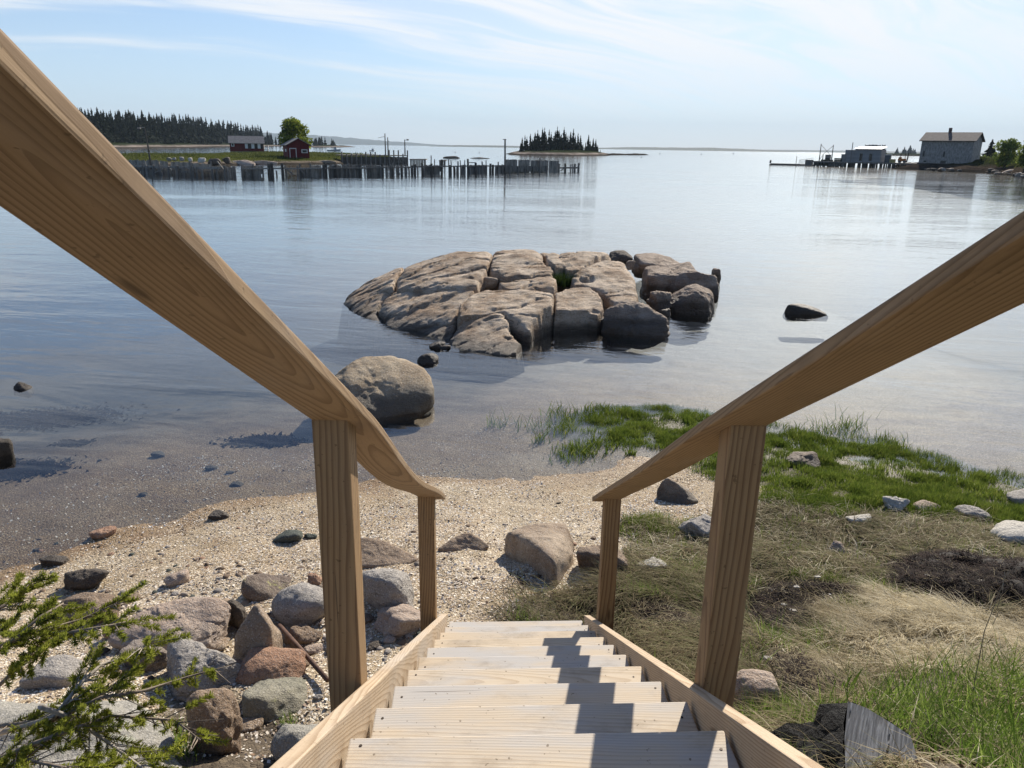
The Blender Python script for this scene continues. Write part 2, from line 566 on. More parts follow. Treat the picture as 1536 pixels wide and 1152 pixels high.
def warp_axis(a, b, step, lo, hi, grow=1.16):
    core = list(np.arange(a, b + 1e-6, step))
    s, x = step, core[-1]
    while x < hi:
        s *= grow
        x += s
        core.append(min(x, hi))
    s, x = step, core[0]
    pre = []
    while x > lo:
        s *= grow
        x -= s
        pre.append(max(x, lo))
    return np.array(pre[::-1] + core)


def in_poly(x, y, poly):
    poly = np.asarray(poly, float)
    ins = np.zeros(len(x), bool)
    n = len(poly)
    for i in range(n):
        x0, y0 = poly[i]
        x1, y1 = poly[(i + 1) % n]
        if y0 == y1: continue
        c = ((y0 > y) != (y1 > y)) & (x < (x1 - x0) * (y - y0) / (y1 - y0) + x0)
        ins ^= c
    return ins


def sdist(x, y, poly):
    """distance to the outline, positive inside"""
    poly = np.asarray(poly, float)
    d2 = np.full(len(x), 1e18)
    n = len(poly)
    for i in range(n):
        a, b = poly[i], poly[(i + 1) % n]
        e = b - a
        L = e @ e + 1e-12
        tt = np.clip(((x - a[0]) * e[0] + (y - a[1]) * e[1]) / L, 0, 1)
        d2 = np.minimum(d2, (x - a[0] - tt * e[0]) ** 2 + (y - a[1] - tt * e[1]) ** 2)
    d = np.sqrt(d2)
    return np.where(in_poly(x, y, poly), d, -d)


# zones of the shore, outlined as seen on the ground
def wpoly(pts):
    return [tuple(hit(a, b)[:2]) for a, b in pts]


Z_MARSH = wpoly([(820, 655), (850, 630), (900, 614), (1000, 609), (1080, 620), (1200, 648), (1300, 666), (1420, 688), (1570, 722), (1720, 760), (1720, 838), (1570, 800),
                 (1400, 778), (1280, 768), (1180, 752), (1110, 728), (1050, 698), (985, 678), (930, 672), (880, 690), (852, 690), (862, 670)])
Z_MID = wpoly([(960, 790), (1060, 770), (1150, 745), (1280, 765), (1400, 775), (1570, 800), (1720, 838), (1720, 950), (1570, 912), (1330, 905), (1130, 905), (1060, 880), (990, 870), (930, 850)])
Z_STAIR = [tuple(q) for q in ([hit(772, 922)[:2], hit(775, 893)[:2], hit(840, 892)[:2], hit(935, 850)[:2], hit(1060, 870)[:2], hit(1180, 900)[:2], (1.9, 3.5), (1.3, 2.6), (.75, 1.4), (.52, 1.4), (.5, 4.2)])]
Z_MOUND = wpoly([(1185, 955), (1230, 922), (1310, 903), (1430, 914), (1575, 928), (1575, 1015), (1430, 1005), (1330, 1020), (1230, 1015)])
Z_BANK = [tuple(hit(1130, 905)[:2]), tuple(hit(1330, 900)[:2]), tuple(hit(1570, 905)[:2]), tuple(hit(1720, 945)[:2]), (5.2, 3.6), (4.0, .8), (.7, .8), (.6, 1.8), (1.0, 2.6)]

Z_DIRT = [tuple(hit(a, b)[:2]) for a, b in ((280, 1075), (330, 1040), (400, 1080), (470, 1072), (520, 1100), (500, 1170), (250, 1190))]

WRACK = [wpoly(q) for q in (
    [(1318, 872), (1340, 838), (1420, 832), (1480, 846), (1570, 858), (1570, 924), (1440, 916), (1380, 896), (1330, 890)],
    [(1128, 905), (1150, 880), (1220, 876), (1300, 884), (1300, 897), (1230, 905), (1230, 945), (1190, 965), (1150, 950), (1130, 930)],
    [(940, 905), (1000, 905), (1060, 935), (1060, 950), (1000, 935), (950, 925)],
    [(1150, 985), (1210, 975), (1250, 1010), (1260, 1050), (1200, 1070), (1165, 1040)])]

gx = warp_axis(-7.0, 9.5, 0.05, -13000, 13000)
gyy = warp_axis(0.6, 15.0, 0.05, -60, 13000)
GX, GY = np.meshgrid(gx, gyy)
tx, ty = GX.ravel(), GY.ravel()
tz = ground(tx, ty)
near = (np.abs(tx) < 14) & (ty < 30) & (ty > -5)
soil = np.zeros(len(tx))
marsh = np.zeros(len(tx))
ii = np.where(near)[0]
wx = tx[ii] + 0.18 * fbm(p3(tx[ii] * 1.7, ty[ii] * 1.7), 3, 21)
wy = ty[ii] + 0.18 * fbm(p3(tx[ii] * 1.7, ty[ii] * 1.7), 3, 22)
marsh[ii] = sstep(-0.1, 0.1, sdist(wx, wy, Z_MARSH))
soil[ii] = np.maximum.reduce([sstep(-.12, .12, sdist(wx, wy, q)) for q in (Z_MID, Z_STAIR, Z_BANK, Z_DIRT)])
soil[(ty < 0.9) & (tz > 1)] = 1
nX, nY = len(gx), len(gyy)
idx = np.arange(nX * nY).reshape(nY, nX)
quads = np.stack([idx[:-1, :-1], idx[:-1, 1:], idx[1:, 1:], idx[1:, :-1]], -1).reshape(-1, 4)


def mat_shore():
    t = NT('shell beach')
    w = world_coord(t)
    z = t.n('SeparateXYZ', {0: w}).outputs[2]
    aS = t.n('Attribute', attribute_name='soil').outputs['Fac']
    aM = t.n('Attribute', attribute_name='marsh').outputs['Fac']
    big = t.noise(w, 0.9, 4, 0.6)
    mid = t.noise(w, 5.0, 4, 0.65)
    sand = t.mix(t.ramp(big, 0.35, 0.65), (0.32, 0.235, 0.14), (0.39, 0.31, 0.205))
    sand = t.mix(t.math('MULTIPLY', t.ramp(mid, 0.5, 0.7), 0.5), sand, (0.29, 0.18, 0.095))
    w2 = t.n('VectorMath', {0: w, 1: t.scale(t.n('TexNoise', {'Vector': w, 'Scale': 30.0}).outputs['Color'], (0.02, 0.02, 0.02))}, operation='ADD').outputs[0]
    dens = t.noise(w, 1.6, 4, 0.6)
    # the drift line of clean shell a little above the water
    band = t.math('MULTIPLY', t.ramp(z, 0.10, 0.30), 0.22)
    dz = t.math('ADD', dens, band)
    hs = []
    for sc, th, amt in ((48.0, 0.77, 1.0), (95.0, 0.70, 0.92)):
        vo = t.n('TexVoronoi', {'Vector': t.scale(w2, (1, 1, 0.4)), 'Scale': sc, 'Randomness': 1.0})
        cr = t.n('SeparateColor', {0: vo.outputs['Color']})
        on = t.ramp(t.math('ADD', cr.outputs[0], t.math('MULTIPLY_ADD', dz, 0.9, -0.52)), th - 0.04, th + 0.06)
        edge = t.math('SUBTRACT', 1.0, t.ramp(vo.outputs['Distance'], 0.35, 0.62))
        on = t.math('MULTIPLY', on, edge)
        shell = t.mix(cr.outputs[1], (0.84, 0.775, 0.65), (0.60, 0.47, 0.32))
        sand = t.mix(t.math('MULTIPLY', on, amt), sand, shell)
        dk = t.math('MULTIPLY', t.ramp(cr.outputs[2], 0.80, 0.9), edge)
        sand = t.mix(t.math('MULTIPLY', dk, 0.6), sand, (0.07, 0.045, 0.03))
        hs.append(t.math('MULTIPLY', edge, t.math('ADD', cr.outputs[1], 0.2)))
    # wet below and just above the water
    zn = t.math('MULTIPLY_ADD', mid, -0.05, z)
    wet = t.math('SUBTRACT', 1.0, t.ramp(zn, -0.02, 0.035))
    sand = t.mix(wet, sand, t.mix(1.0, sand, (0.64, 0.54, 0.42), 'MULTIPLY'))
    # silt and weed deeper down, plus the water's light loss painted by depth
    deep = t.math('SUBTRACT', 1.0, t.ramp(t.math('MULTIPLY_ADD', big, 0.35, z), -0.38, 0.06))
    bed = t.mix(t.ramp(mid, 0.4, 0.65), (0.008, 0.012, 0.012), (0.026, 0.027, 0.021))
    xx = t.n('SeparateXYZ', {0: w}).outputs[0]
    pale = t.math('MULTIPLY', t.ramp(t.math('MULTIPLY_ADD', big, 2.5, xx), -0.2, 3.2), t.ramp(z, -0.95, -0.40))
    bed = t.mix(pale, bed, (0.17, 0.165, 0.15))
    bed = t.mix(t.math('SUBTRACT', 1.0, t.ramp(z, -1.3, -0.55)), bed, (0.006, 0.011, 0.016))  # dark blue by depth, standing in for light the water absorbs
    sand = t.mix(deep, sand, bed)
    # soil under the grasses
    sn = t.noise(w, 14, 5, 0.7)
    dirt = t.mix(t.ramp(sn, 0.35, 0.65), (0.055, 0.040, 0.026), (0.15, 0.115, 0.075))
    col = t.mix(aS, sand, dirt)
    mud = t.mix(t.ramp(sn, 0.35, 0.65), (0.05, 0.045, 0.025), (0.10, 0.09, 0.05))
    col = t.mix(t.math('MULTIPLY', aM, 0.85), col, mud)
    h = t.math('ADD', t.math('MULTIPLY', hs[0], 1.0), t.math('MULTIPLY', hs[1], 0.5))
    h = t.math('ADD', h, t.math('MULTIPLY', sn, 1.0))
    rough = t.math('MULTIPLY_ADD', wet, -0.3, 0.85)
    return t.done(col, rough, t.bump(h, 0.010, 0.8), 0.3)


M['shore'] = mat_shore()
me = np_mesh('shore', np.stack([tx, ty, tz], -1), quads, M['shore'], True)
for nm, arr in (('soil', soil), ('marsh', marsh)):
    at = me.attributes.new(nm, 'FLOAT', 'POINT')
    at.data.foreach_set('value', arr.astype(np.float32))
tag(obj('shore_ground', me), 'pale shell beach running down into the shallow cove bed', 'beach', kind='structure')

# ------------------------------------------------------------------ water
def mat_water():
    t = NT('sea water')
    w = world_coord(t)
    patch = t.ramp(t.noise(t.scale(w, (0.035, 0.085, 1)), 1.0, 4, 0.6, 0.6), 0.38, 0.62)
    wr = t.n('VectorRotate', {'Vector': w, 'Angle': R(14)}, rotation_type='Z_AXIS').outputs[0]
    a = t.noise(t.scale(wr, (0.35, 0.9, 1)), 1.0, 3, 0.5, 0.4)
    b = t.noise(t.scale(wr, (1.8, 5.2, 1)), 1.0, 3, 0.55, 0.5)
    c = t.noise(t.scale(w, (9, 17, 1)), 1.0, 2, 0.5, 0.3)
    y = t.n('SeparateXYZ', {0: w}).outputs[1]
    far = t.ramp(y, 25.0, 140.0)
    shal = t.ramp(y, 7.5, 13.0)
    k = t.math('MULTIPLY_ADD', patch, 0.75, 0.25)
    k = t.math('MULTIPLY', k, t.math('MULTIPLY_ADD', shal, 0.75, 0.25))
    h = t.math('ADD', t.math('MULTIPLY', a, 0.028), t.math('MULTIPLY', b, t.math('MULTIPLY', k, t.math('MULTIPLY_ADD', t.ramp(y, 14.0, 40.0), 0.011, 0.006))))
    h = t.math('ADD', h, t.math('MULTIPLY', c, t.math('MULTIPLY', k, 0.0017)))
    swell = t.noise(t.scale(wr, (0.05, 0.16, 1)), 1.0, 3, 0.5)
    h = t.math('ADD', h, t.math('MULTIPLY', swell, t.math('MULTIPLY', far, 0.17)))
    nrm = t.bump(h, 1.0, 1.0)
    fc = t.n('LayerWeight', {'Blend': 0.5, 'Normal': nrm}).outputs['Facing']
    fr = t.math('MULTIPLY_ADD', t.math('POWER', fc, 5.0), 0.98, 0.02)
    tr = t.n('BsdfTransparent', {'Color': (0.77, 0.80, 0.81, 1)})
    rgh = t.math('MULTIPLY_ADD', far, 0.055, 0.015)
    gl = t.n('BsdfGlossy', {'Color': (1, 1, 1, 1), 'Roughness': rgh, 'Normal': nrm})
    sh = t.n('MixShader', {0: fr, 1: tr.outputs[0], 2: gl.outputs[0]})
    t.t.links.new(sh.outputs[0], t.out.inputs[0])
    return t.m


M['water'] = mat_water()
me = np_mesh('sea', [(-12900, -55, 0), (12900, -55, 0), (12900, 12900, 0), (-12900, 12900, 0)], [(0, 1, 2, 3)], M['water'])
tag(obj('sea_water', me), 'calm clear water of the cove', 'sea', kind='structure')
# ------------------------------------------------------------------ timber stairs
YAW, X0 = R(0.5124), 0.0849
SN = np.array([math.cos(YAW), math.sin(YAW), 0.0])
SD = np.array([-math.sin(YAW), math.cos(YAW), 0.0])
H1, D1, RUN, RISE, SKEW = 1.3952, 1.2399, 0.3051, 0.1761, R(2.36)
SLOPE = RISE / RUN


def S(u, h, z):
    return SN * (X0 + u) + SD * h + np.array([0, 0, z])


def nosing_z(h):
    return CAMZ - D1 - SLOPE * (h - H1)


stair_loc = Vector([float(c) for c in S(0, H1 + 9 * RUN, 0.55)])
stairs = thing('timber_stairs', 'new pale pine stairs with brown handrails descending to the shell beach', 'stairs', stair_loc)


def board(name, mat, parent, frame, L, W, T, bevel=0.004, segs=1, zfun=None, rounded=0):
    """board with local X along its length; frame = (origin, x, y, z) in world"""
    bm = bmesh.new()
    xs = np.linspace(-L / 2, L / 2, segs + 1)
    rings = []
    for x in xs:
        dz = zfun(x) if zfun else 0.0
        rings.append([bm.verts.new((x, y, z + dz)) for y, z in ((-W / 2, -T / 2), (W / 2, -T / 2), (W / 2, T / 2), (-W / 2, T / 2))])
    for a, b in zip(rings[:-1], rings[1:]):
        for k in range(4):
            bm.faces.new((a[k], a[(k + 1) % 4], b[(k + 1) % 4], b[k]))
    bm.faces.new(rings[0][::-1])
    bm.faces.new(rings[-1])
    bmesh.ops.recalc_face_normals(bm, faces=bm.faces)
    if bevel:
        eds = [e for e in bm.edges if e.calc_face_angle(0) > 0.5]
        bmesh.ops.bevel(bm, geom=eds, offset=bevel, segments=2, affect='EDGES', profile=0.6)
    me = bpy.data.meshes.new(name)
    bm.to_mesh(me)
    bm.free()
    me.materials.append(mat)
    o = obj(name, me, parent)
    og, ax, ay, az = frame
    m = Matrix(((ax[0], ay[0], az[0], og[0]), (ax[1], ay[1], az[1], og[1]), (ax[2], ay[2], az[2], og[2]), (0, 0, 0, 1)))
    o.matrix_basis = Matrix.Translation(-Vector(parent.location)) @ m
    return o, m


UPV = np.array([0, 0, 1.0])
nail_me = None
for k in range(-1, 11):
    h = H1 + RUN * (k - 1)
    z = CAMZ - D1 - RISE * (k - 1)
    a = YAW + SKEW + R(random.uniform(-.25, .25))
    ax = np.array([math.cos(a), math.sin(a), 0])
    ay = np.array([-math.sin(a), math.cos(a), 0])
    nose = S(0, h, z)
    T, W = 0.038, 0.285
    wd = 0.83
    org = nose - ay * W / 2 - UPV * T / 2
    tr, m = board('tread', M['tread'], stairs, (org, ax, ay, UPV), wd, W, T, 0.004)
    for sx in (-1, 1):
        for yy in (0.10, -0.06):
            if nail_me is None:
                mb = MB()
                mb.tube([(0, 0, -.002), (0, 0, .0012)], .0036, 8)
                nm = mb.build('screw_head', M['nail'], None)
                nail_me = nm.data
                bpy.data.objects.remove(nm)
            s = obj('screw_head', nail_me, tr, (sx * (wd / 2 - random.uniform(.018, .04)), yy + random.uniform(-.02, .02), T / 2))
ca = math.atan(SLOPE)
slope_x = SD * math.cos(ca) - UPV * math.sin(ca)
slope_z = SD * math.sin(ca) + UPV * math.cos(ca)
for sgn in (-1, 1):
    h0, h1 = 0.05, H1 + 9 * RUN + 0.03
    hm = (h0 + h1) / 2
    L = (h1 - h0) / math.cos(ca)
    Wd = 0.286
    top_z = nosing_z(hm) + 0.045
    org = S(sgn * 0.446, hm, top_z) - slope_z * Wd / 2
    # local X along slope, Y up across the face, Z thickness
    board('stringer', M['stringer'], stairs, (org, slope_x, slope_z, np.cross(slope_x, slope_z)), L, Wd, 0.038, 0.004)
POSTU = 0.510
posts = ((1.80, 2.935), (3.85, 1.752))
for sgn in (-1, 1):
    for ph, ptop in posts:
        zb = nosing_z(ph) - 0.30 if ph < 3 else 0.42
        L = ptop - zb
        org = S(sgn * POSTU, ph, (ptop + zb) / 2)
        o, m = board('post', M['post'], stairs, (org, UPV, SD, SN * -1 if False else np.cross(UPV, SD)), L, 0.089, 0.089, 0.004)
        for v in o.data.vertices:            # top cut to the slope of the rail
            if v.co.x > L / 2 - 0.02: v.co.x += -SLOPE * v.co.y + 0.002
for sgn in (-1, 1):
    ha, hb = -0.9, 3.965
    (h1, z1), (h2, z2) = posts
    sl = (z1 - z2) / (h2 - h1)
    ra = math.atan(sl)
    rx = SD * math.cos(ra) - UPV * math.sin(ra)
    rz = SD * math.sin(ra) + UPV * math.cos(ra)
    L = (hb - ha) / math.cos(ra)
    hm = (ha + hb) / 2
    zm = z1 - sl * (hm - h1)
    org = S(sgn * (POSTU - 0.0255), hm, zm) + rz * 0.0125
    sag = 0.043 if sgn < 0 else 0.008

    def zf(x, sag=sag, hm=hm):
        h = hm + x * math.cos(ra)
        t = (h - 1.8) / (3.85 - 1.8)
        if 0 < t < 1: return -sag * math.sin(math.pi * t ** .85) ** 2
        if t <= 0: return -(1.8 - h) * 0.012
        return 0.0
    board('handrail', M['rail'], stairs, (org, rx, np.cross(rz, rx), rz), L, 0.138, 0.025, 0.004, 60, zf)

# ------------------------------------------------------------------ rocks
_ico = {}


def ico(sub):
    if sub not in _ico:
        bm = bmesh.new()
        bmesh.ops.create_icosphere(bm, subdivisions=sub, radius=1.0)
        V = np.array([v.co[:] for v in bm.verts])
        Fc = np.array([[v.index for v in f.verts] for f in bm.faces])
        bm.free()
        _ico[sub] = (V, Fc)
    return _ico[sub]


def rock_verts(size, seed, npl=13, k=9.0, rough=0.05, sub=5, planes=None, strat=0.0):
    V, Fc = ico(sub)
    r_ = np.random.default_rng(seed)
    if planes is None:
        n = r_.normal(size=(npl, 3))
        n /= np.linalg.norm(n, axis=1)[:, None]
        d = r_.uniform(0.62, 1.0, npl)
        n = np.vstack([n, np.eye(3), -np.eye(3)])
        d = np.concatenate([d, np.full(6, 0.95)])
    else:
        n = np.array([q[:3] for q in planes], float)
        n /= np.linalg.norm(n, axis=1)[:, None]
        d = np.array([q[3] for q in planes], float)
    dots = np.maximum(V @ n.T, 1e-4)
    ri = d[None] / dots
    r = (ri ** -k).sum(1) ** (-1.0 / k)
    P = V * np.minimum(r, 1.6)[:, None]
    mn, mx = P.min(0), P.max(0)
    P = (P - (mn + mx) / 2) / (mx - mn)            # unit box
    size = np.asarray(size, float)
    P = P * size
    ms = size.mean()
    q = P / ms
    dn = fbm(q * 2.2 + seed, 4, seed) * rough * ms * 0.75 + fbm(q * 9 + seed, 3, seed + 3) * rough * ms * 0.22
    rid = 1 - np.abs(fbm(q * 3.5 + 5, 3, seed + 7))
    dn -= sstep(0.93, 1.0, rid) * rough * ms * 0.35
    if strat: dn += np.abs(vnoise(q * np.array([1.2, 1.2, 9]) + seed, seed)) * strat * ms
    nn = P / np.maximum(np.linalg.norm(P, axis=1)[:, None], 1e-6)
    P = P + nn * dn[:, None]
    return P, Fc


def rock(name, label, bbox, mat, seed, depth=0.9, rz=0.0, zbase=None, cat='rock', group=None, bury=0.22, npl=13, k=9.0, rough=0.06,
         sub=5, planes=None, tilt=(0, 0), strat=0.0, hmin=0.3):
    if cat == 'rock' and zbase is None and k >= 8: k, rough, bury = k + 4, rough + .02, max(bury, .32)
    x0, y0, x1, y1 = bbox
    cx = (x0 + x1) / 2
    if zbase is None:
        b = hit(cx, y1 - 0.06 * (y1 - y0))
    else:
        b = gp(cx, y1, zbase)
    zc = proj(b)[2]
    W = (x1 - x0) * zc / F_PX
    D = W * depth
    ang = math.atan2(CAMZ - b[2], math.hypot(b[0], b[1]))
    H = max(((y1 - y0) * zc / F_PX - 0.8 * D * math.sin(ang)) / math.cos(ang), hmin * W)
    size = (W, D, H * (1 + bury))
    P, Fc = rock_verts(size, seed, npl, k, rough, sub, planes, strat)
    Rm = np.array((Matrix.Rotation(R(rz), 3, 'Z') @ Matrix.Rotation(R(tilt[0]), 3, 'X') @ Matrix.Rotation(R(tilt[1]), 3, 'Y')))
    P = P @ Rm.T
    if rz or tilt != (0, 0):
        P *= W / max(1e-6, np.ptp(P[:, 0]))
    vd = np.array([b[0], b[1], 0]) / max(1e-6, math.hypot(b[0], b[1]))
    c = np.array(b) + vd * D * 0.42
    if zbase is None: cz = min(b[2], ground(c[0], c[1])[0])
    else: cz = b[2]
    P[:, 2] += H * (1 + bury) / 2 - H * bury
    me = np_mesh(name, P, Fc, mat, True)
    o = obj(name, me, None, (c[0], c[1], cz))
    tag(o, label, cat, group)
    return o


M['granite'] = mat_rock('tan granite', (0.25, 0.175, 0.115), (0.40, 0.31, 0.22), tide=0.30)
M['boulder'] = mat_rock('brown boulder', (0.19, 0.13, 0.085), (0.31, 0.225, 0.155), flk=0.4, tide=0.12)
M['grey_rock'] = mat_rock('grey speckled rock', (0.29, 0.262, 0.23), (0.39, 0.355, 0.315), flk=0.8)
M['pink_rock'] = mat_rock('pink granite', (0.36, 0.265, 0.20), (0.45, 0.36, 0.285), flk=0.6, streak=0.3)
M['rust_rock'] = mat_rock('rusty rock', (0.33, 0.185, 0.115), (0.40, 0.255, 0.17), flk=0.3, streak=0.2)
M['green_rock'] = mat_rock('greenish rock', (0.21, 0.20, 0.15), (0.29, 0.265, 0.20), flk=0.3, lichen=(0.34, 0.33, 0.17), lichenf=0.3)
M['lichen_rock'] = mat_rock('lichen rock', (0.13, 0.095, 0.075), (0.2, 0.155, 0.12), flk=0.3, lichen=(0.38, 0.36, 0.13), lichenf=0.45)
M['slab_rock'] = mat_rock('pale slab', (0.27, 0.255, 0.22), (0.36, 0.335, 0.285), flk=0.7, lichen=(0.36, 0.37, 0.27), lichenf=0.4)
M['dark_rock'] = mat_rock('dark wet rock', (0.075, 0.062, 0.05), (0.14, 0.11, 0.085), fleck=(0.25, 0.2, 0.15), flk=0.3, tide=0.25)
M['slate'] = mat_rock('dark green stone', (0.07, 0.08, 0.065), (0.11, 0.12, 0.10), flk=0.05, fleck=(.2, .2, .18), streak=0.2)
M['white_stone'] = mat_rock('pale stone', (0.50, 0.46, 0.39), (0.58, 0.54, 0.47), flk=0.4, streak=0.15)
M['brown_rock'] = mat_rock('dark brown ledge rock', (0.26, 0.185, 0.13), (0.42, 0.325, 0.245), flk=0.4, tide=0.30, fine=55, streak=.7, bumpd=.06)  # brown ledge stone, somewhat darker than the main slabs

BK, LW = M['boulder'], M['lichen_rock']

def hull_rock(name, label, base, pts, mat, seed, k=18.0, rough=.045, zbase=None, sub=6, cat='rock', strat=0.0):
    """a rock whose corners are traced in the photo: (x, y, metres further than its foot)"""
    b = hit(*base) if zbase is None else gp(base[0], base[1], zbase)
    d0 = math.hypot(b[0], b[1])
    W = []
    for (px, py, dd) in pts:
        d = ray(px, py)
        W.append(CAM + d * ((d0 + dd) / math.hypot(d[0], d[1])))
    W = np.array(W)
    lo = W[:, 2].min() + .3 * np.ptp(W[:, 2])
    low = W[W[:, 2] < lo].copy()
    low[:, 2] -= .25
    W = np.vstack([W, low])
    bm = bmesh.new()
    for p in W: bm.verts.new(p)
    bmesh.ops.convex_hull(bm, input=list(bm.verts))
    c = W.mean(0)
    pl = []
    for f in bm.faces:
        n = np.array(f.normal)
        p = np.array(f.verts[0].co)
        dd = (p - c) @ n
        if dd < 0: n, dd = -n, -dd
        if dd > 1e-4: pl.append((*n, dd))
    bm.free()
    V, Fc = ico(sub)
    P_ = np.array(pl)
    r = ((P_[:, 3][None] / np.maximum(V @ P_[:, :3].T, 1e-4)) ** -k).sum(1) ** (-1 / k)
    P = V * r[:, None]
    ms = np.ptp(P, axis=0).mean()
    q = P / ms
    dn = fbm(q * 2.4 + seed, 4, seed) * rough * ms * .6 + fbm(q * 9 + seed, 3, seed + 3) * rough * ms * .25
    if strat: dn += np.abs(vnoise(q * np.array([1.2, 1.2, 9]) + seed, seed)) * strat * ms
    P = P * 1.03 + V * dn[:, None]
    foot = np.array([c[0], c[1], b[2]])
    o = obj(name, np_mesh(name, P + c - foot, Fc, mat, True), None, foot)
    return tag(o, label, cat)


hull_rock('beach_boulder', 'large wedge boulder with a dark left face alone in the middle of the shell beach', (833, 884),
          [(833, 887, 0), (828, 838, .05), (790, 803, .5), (757, 797, .75), (752, 826, .8), (790, 859, .35), (853, 800, .75), (863, 838, .45), (860, 870, .4), (800, 785, .95), (848, 784, .95), (800, 800, 1.3), (855, 805, 1.25)], M['granite'], 3, 26)
hull_rock('beach_rock', 'low brown rock on the shells just right of the far left stair post', (695, 826), [(656, 824, 0), (690, 800, .15), (706, 799, .15), (734, 819, .05), (722, 827, 0), (664, 828, 0), (690, 812, .4), (715, 815, .4)], BK, 5)
hull_rock('beach_rock', 'long brown rock half hidden behind the near left stair post, beside the far post', (580, 850), [(538, 806, .3), (575, 808, .28), (630, 838, .1), (612, 847, 0), (560, 854, 0), (532, 852, 0), (545, 822, .6), (610, 836, .45), (526, 830, .2)], BK, 8)
hull_rock('beach_rock', 'brown rock topped with yellow lichen leaning on its rounded grey neighbour', (395, 902), [(358, 883, .1), (362, 868, .12), (395, 857, .25), (440, 866, .33), (459, 882, .2), (420, 900, 0), (385, 905, 0), (364, 897, .03), (400, 875, .55), (445, 880, .5)], LW, 18)
hull_rock('beach_rock', 'upright pointed tan rock at the middle of the left rock pile', (386, 1000), [(386, 903, .18), (374, 915, .15), (399, 917, .2), (352, 955, .12), (348, 990, .1), (372, 1006, 0), (408, 1000, 0), (424, 956, .15), (421, 985, .12), (402, 935, .03), (408, 960, 0), (385, 930, .42), (360, 985, .42), (420, 975, .42)], M['granite'], 27, 22, .05)
hull_rock('beach_rock', 'green grey block with a grass tuft at its foot', (410, 1086), [(360, 1040, .1), (362, 1074, .05), (395, 1090, 0), (440, 1088, 0), (467, 1050, .12), (462, 1018, .3), (430, 1016, .35), (390, 1022, .3), (380, 1045, .06), (440, 1022, .6), (370, 1045, .5)], M['green_rock'], 44)
hull_rock('beach_rock', 'dark triangular rock on the sand under the right handrail', (1012, 756), [(984, 735, .12), (988, 753, .05), (999, 715, .18), (1014, 722, .15), (1048, 752, .12), (1030, 758, 0), (1010, 758, 0), (1040, 742, .5), (995, 740, .5), (1004, 730, .5)], M['granite'], 85)
rock('beach_boulder', 'rounded speckled grey boulder between the two left stair posts', (538, 842, 624, 930), M['grey_rock'], 12, 0.95, k=6, npl=9, sub=6, rough=.05)
rock('beach_rock', 'flat tan rock at the foot of the far left stair post', (562, 906, 640, 958), M['pink_rock'], 15, 0.8, k=9)
rock('beach_rock', 'rounded grey rock cut off in view by the near left stair post', (407, 874, 500, 948), M['grey_rock'], 21, 0.85, k=5, npl=9)
rock('beach_rock', 'small dark upright rock left of the pointed tan rock', (341, 898, 370, 948), M['dark_rock'], 31, 0.8)
rock('bedrock_hump', 'broad sloping pink granite hump left of the pointed tan rock', (184, 886, 350, 985), M['pink_rock'], 34, 0.75, k=6, npl=8, sub=6, rough=.07)
rock('beach_rock', 'flat topped grey speckled rock in front of the pink granite hump', (243, 960, 372, 1045), M['grey_rock'], 37, 0.7, k=9, sub=6)
rock('beach_rock', 'flat orange rock lying in front of the pointed tan rock', (360, 984, 460, 1032), M['rust_rock'], 41, 0.75, k=7, tilt=(8, 8))
rock('bedrock_hump', 'rough grey brown rock beside the foot of the near left stair post', (405, 1072, 500, 1150), M['slab_rock'], 47, 0.8, k=6)
rock('beach_rock', 'small flat brown rock in the shade behind the rusty pipe', (428, 946, 484, 970), BK, 50, 0.7)
rock('beach_stone', 'tiny red brown stone behind the rounded grey rock', (461, 861, 484, 880), M['rust_rock'], 53, 0.8)
rock('beach_rock', 'square brown rock at the left, just behind the spruce twigs', (98, 882, 180, 940), BK, 56, 0.75, k=11)
rock('beach_rock', 'low brown weedy rock on the shells above the square brown rock', (102, 848, 168, 888), M['dark_rock'], 59, 0.7)
rock('beach_rock', 'small rock stained with orange lichen under the spruce twigs', (188, 966, 254, 1016), mat_rock('orange lichen rock', (0.21, 0.17, 0.14), (0.28, 0.23, 0.19), lichen=(0.5, 0.2, 0.03), lichenf=.25), 62, 0.8)
rock('beach_rock', 'smooth blue grey rock behind the spruce twigs on the pale slab', (44, 980, 124, 1034), M['grey_rock'], 65, 0.8, k=5, npl=8)
rock('bedrock_slab', 'large pale lichened granite slab filling the bottom left corner', (-190, 1040, 335, 1200), M['slab_rock'], 68, 0.5, k=9, npl=9, sub=6, rough=.07, hmin=.10, bury=.5)
rock('beach_rock', 'crumbling brown rock between the pale slab and the green grey block', (292, 1030, 366, 1140), BK, 71, 0.8, k=7, rough=.1)
rock('beach_stone', 'smooth dark green stone alone on the shells left of the near post', (409, 791, 456, 816), M['slate'], 74, 0.7, k=5, npl=8, tilt=(0, -14))
rock('beach_stone', 'small flat stone between the dark green stone and the near left post', (456, 799, 476, 810), M['slate'], 76, 0.7)
rock('beach_stone', 'flat dark stone at the water edge on the far left', (60, 836, 102, 850), M['dark_rock'], 78, 0.6)
rock('beach_stone', 'wet reddish stone lying in the edge of the water on the left', (138, 794, 174, 807), M['rust_rock'], 80, 0.7)
rock('beach_stone', 'small weed covered stone at the waterline left of the near post', (315, 766, 344, 780), M['dark_rock'], 82, 0.8)
rock('beach_rock', 'grey rock half hidden behind the near right stair post', (1019, 768, 1085, 812), M['grey_rock'], 88, 0.8)
rock('beach_rock', 'dark brown rock half hidden behind the far right stair post', (862, 804, 940, 864), BK, 91, 0.8, rough=.09)
rock('beach_rock', 'rounded pink rock in the grass right of the near right stair post', (1092, 1002, 1160, 1080), M['pink_rock'], 94, 0.9, k=5, npl=8)
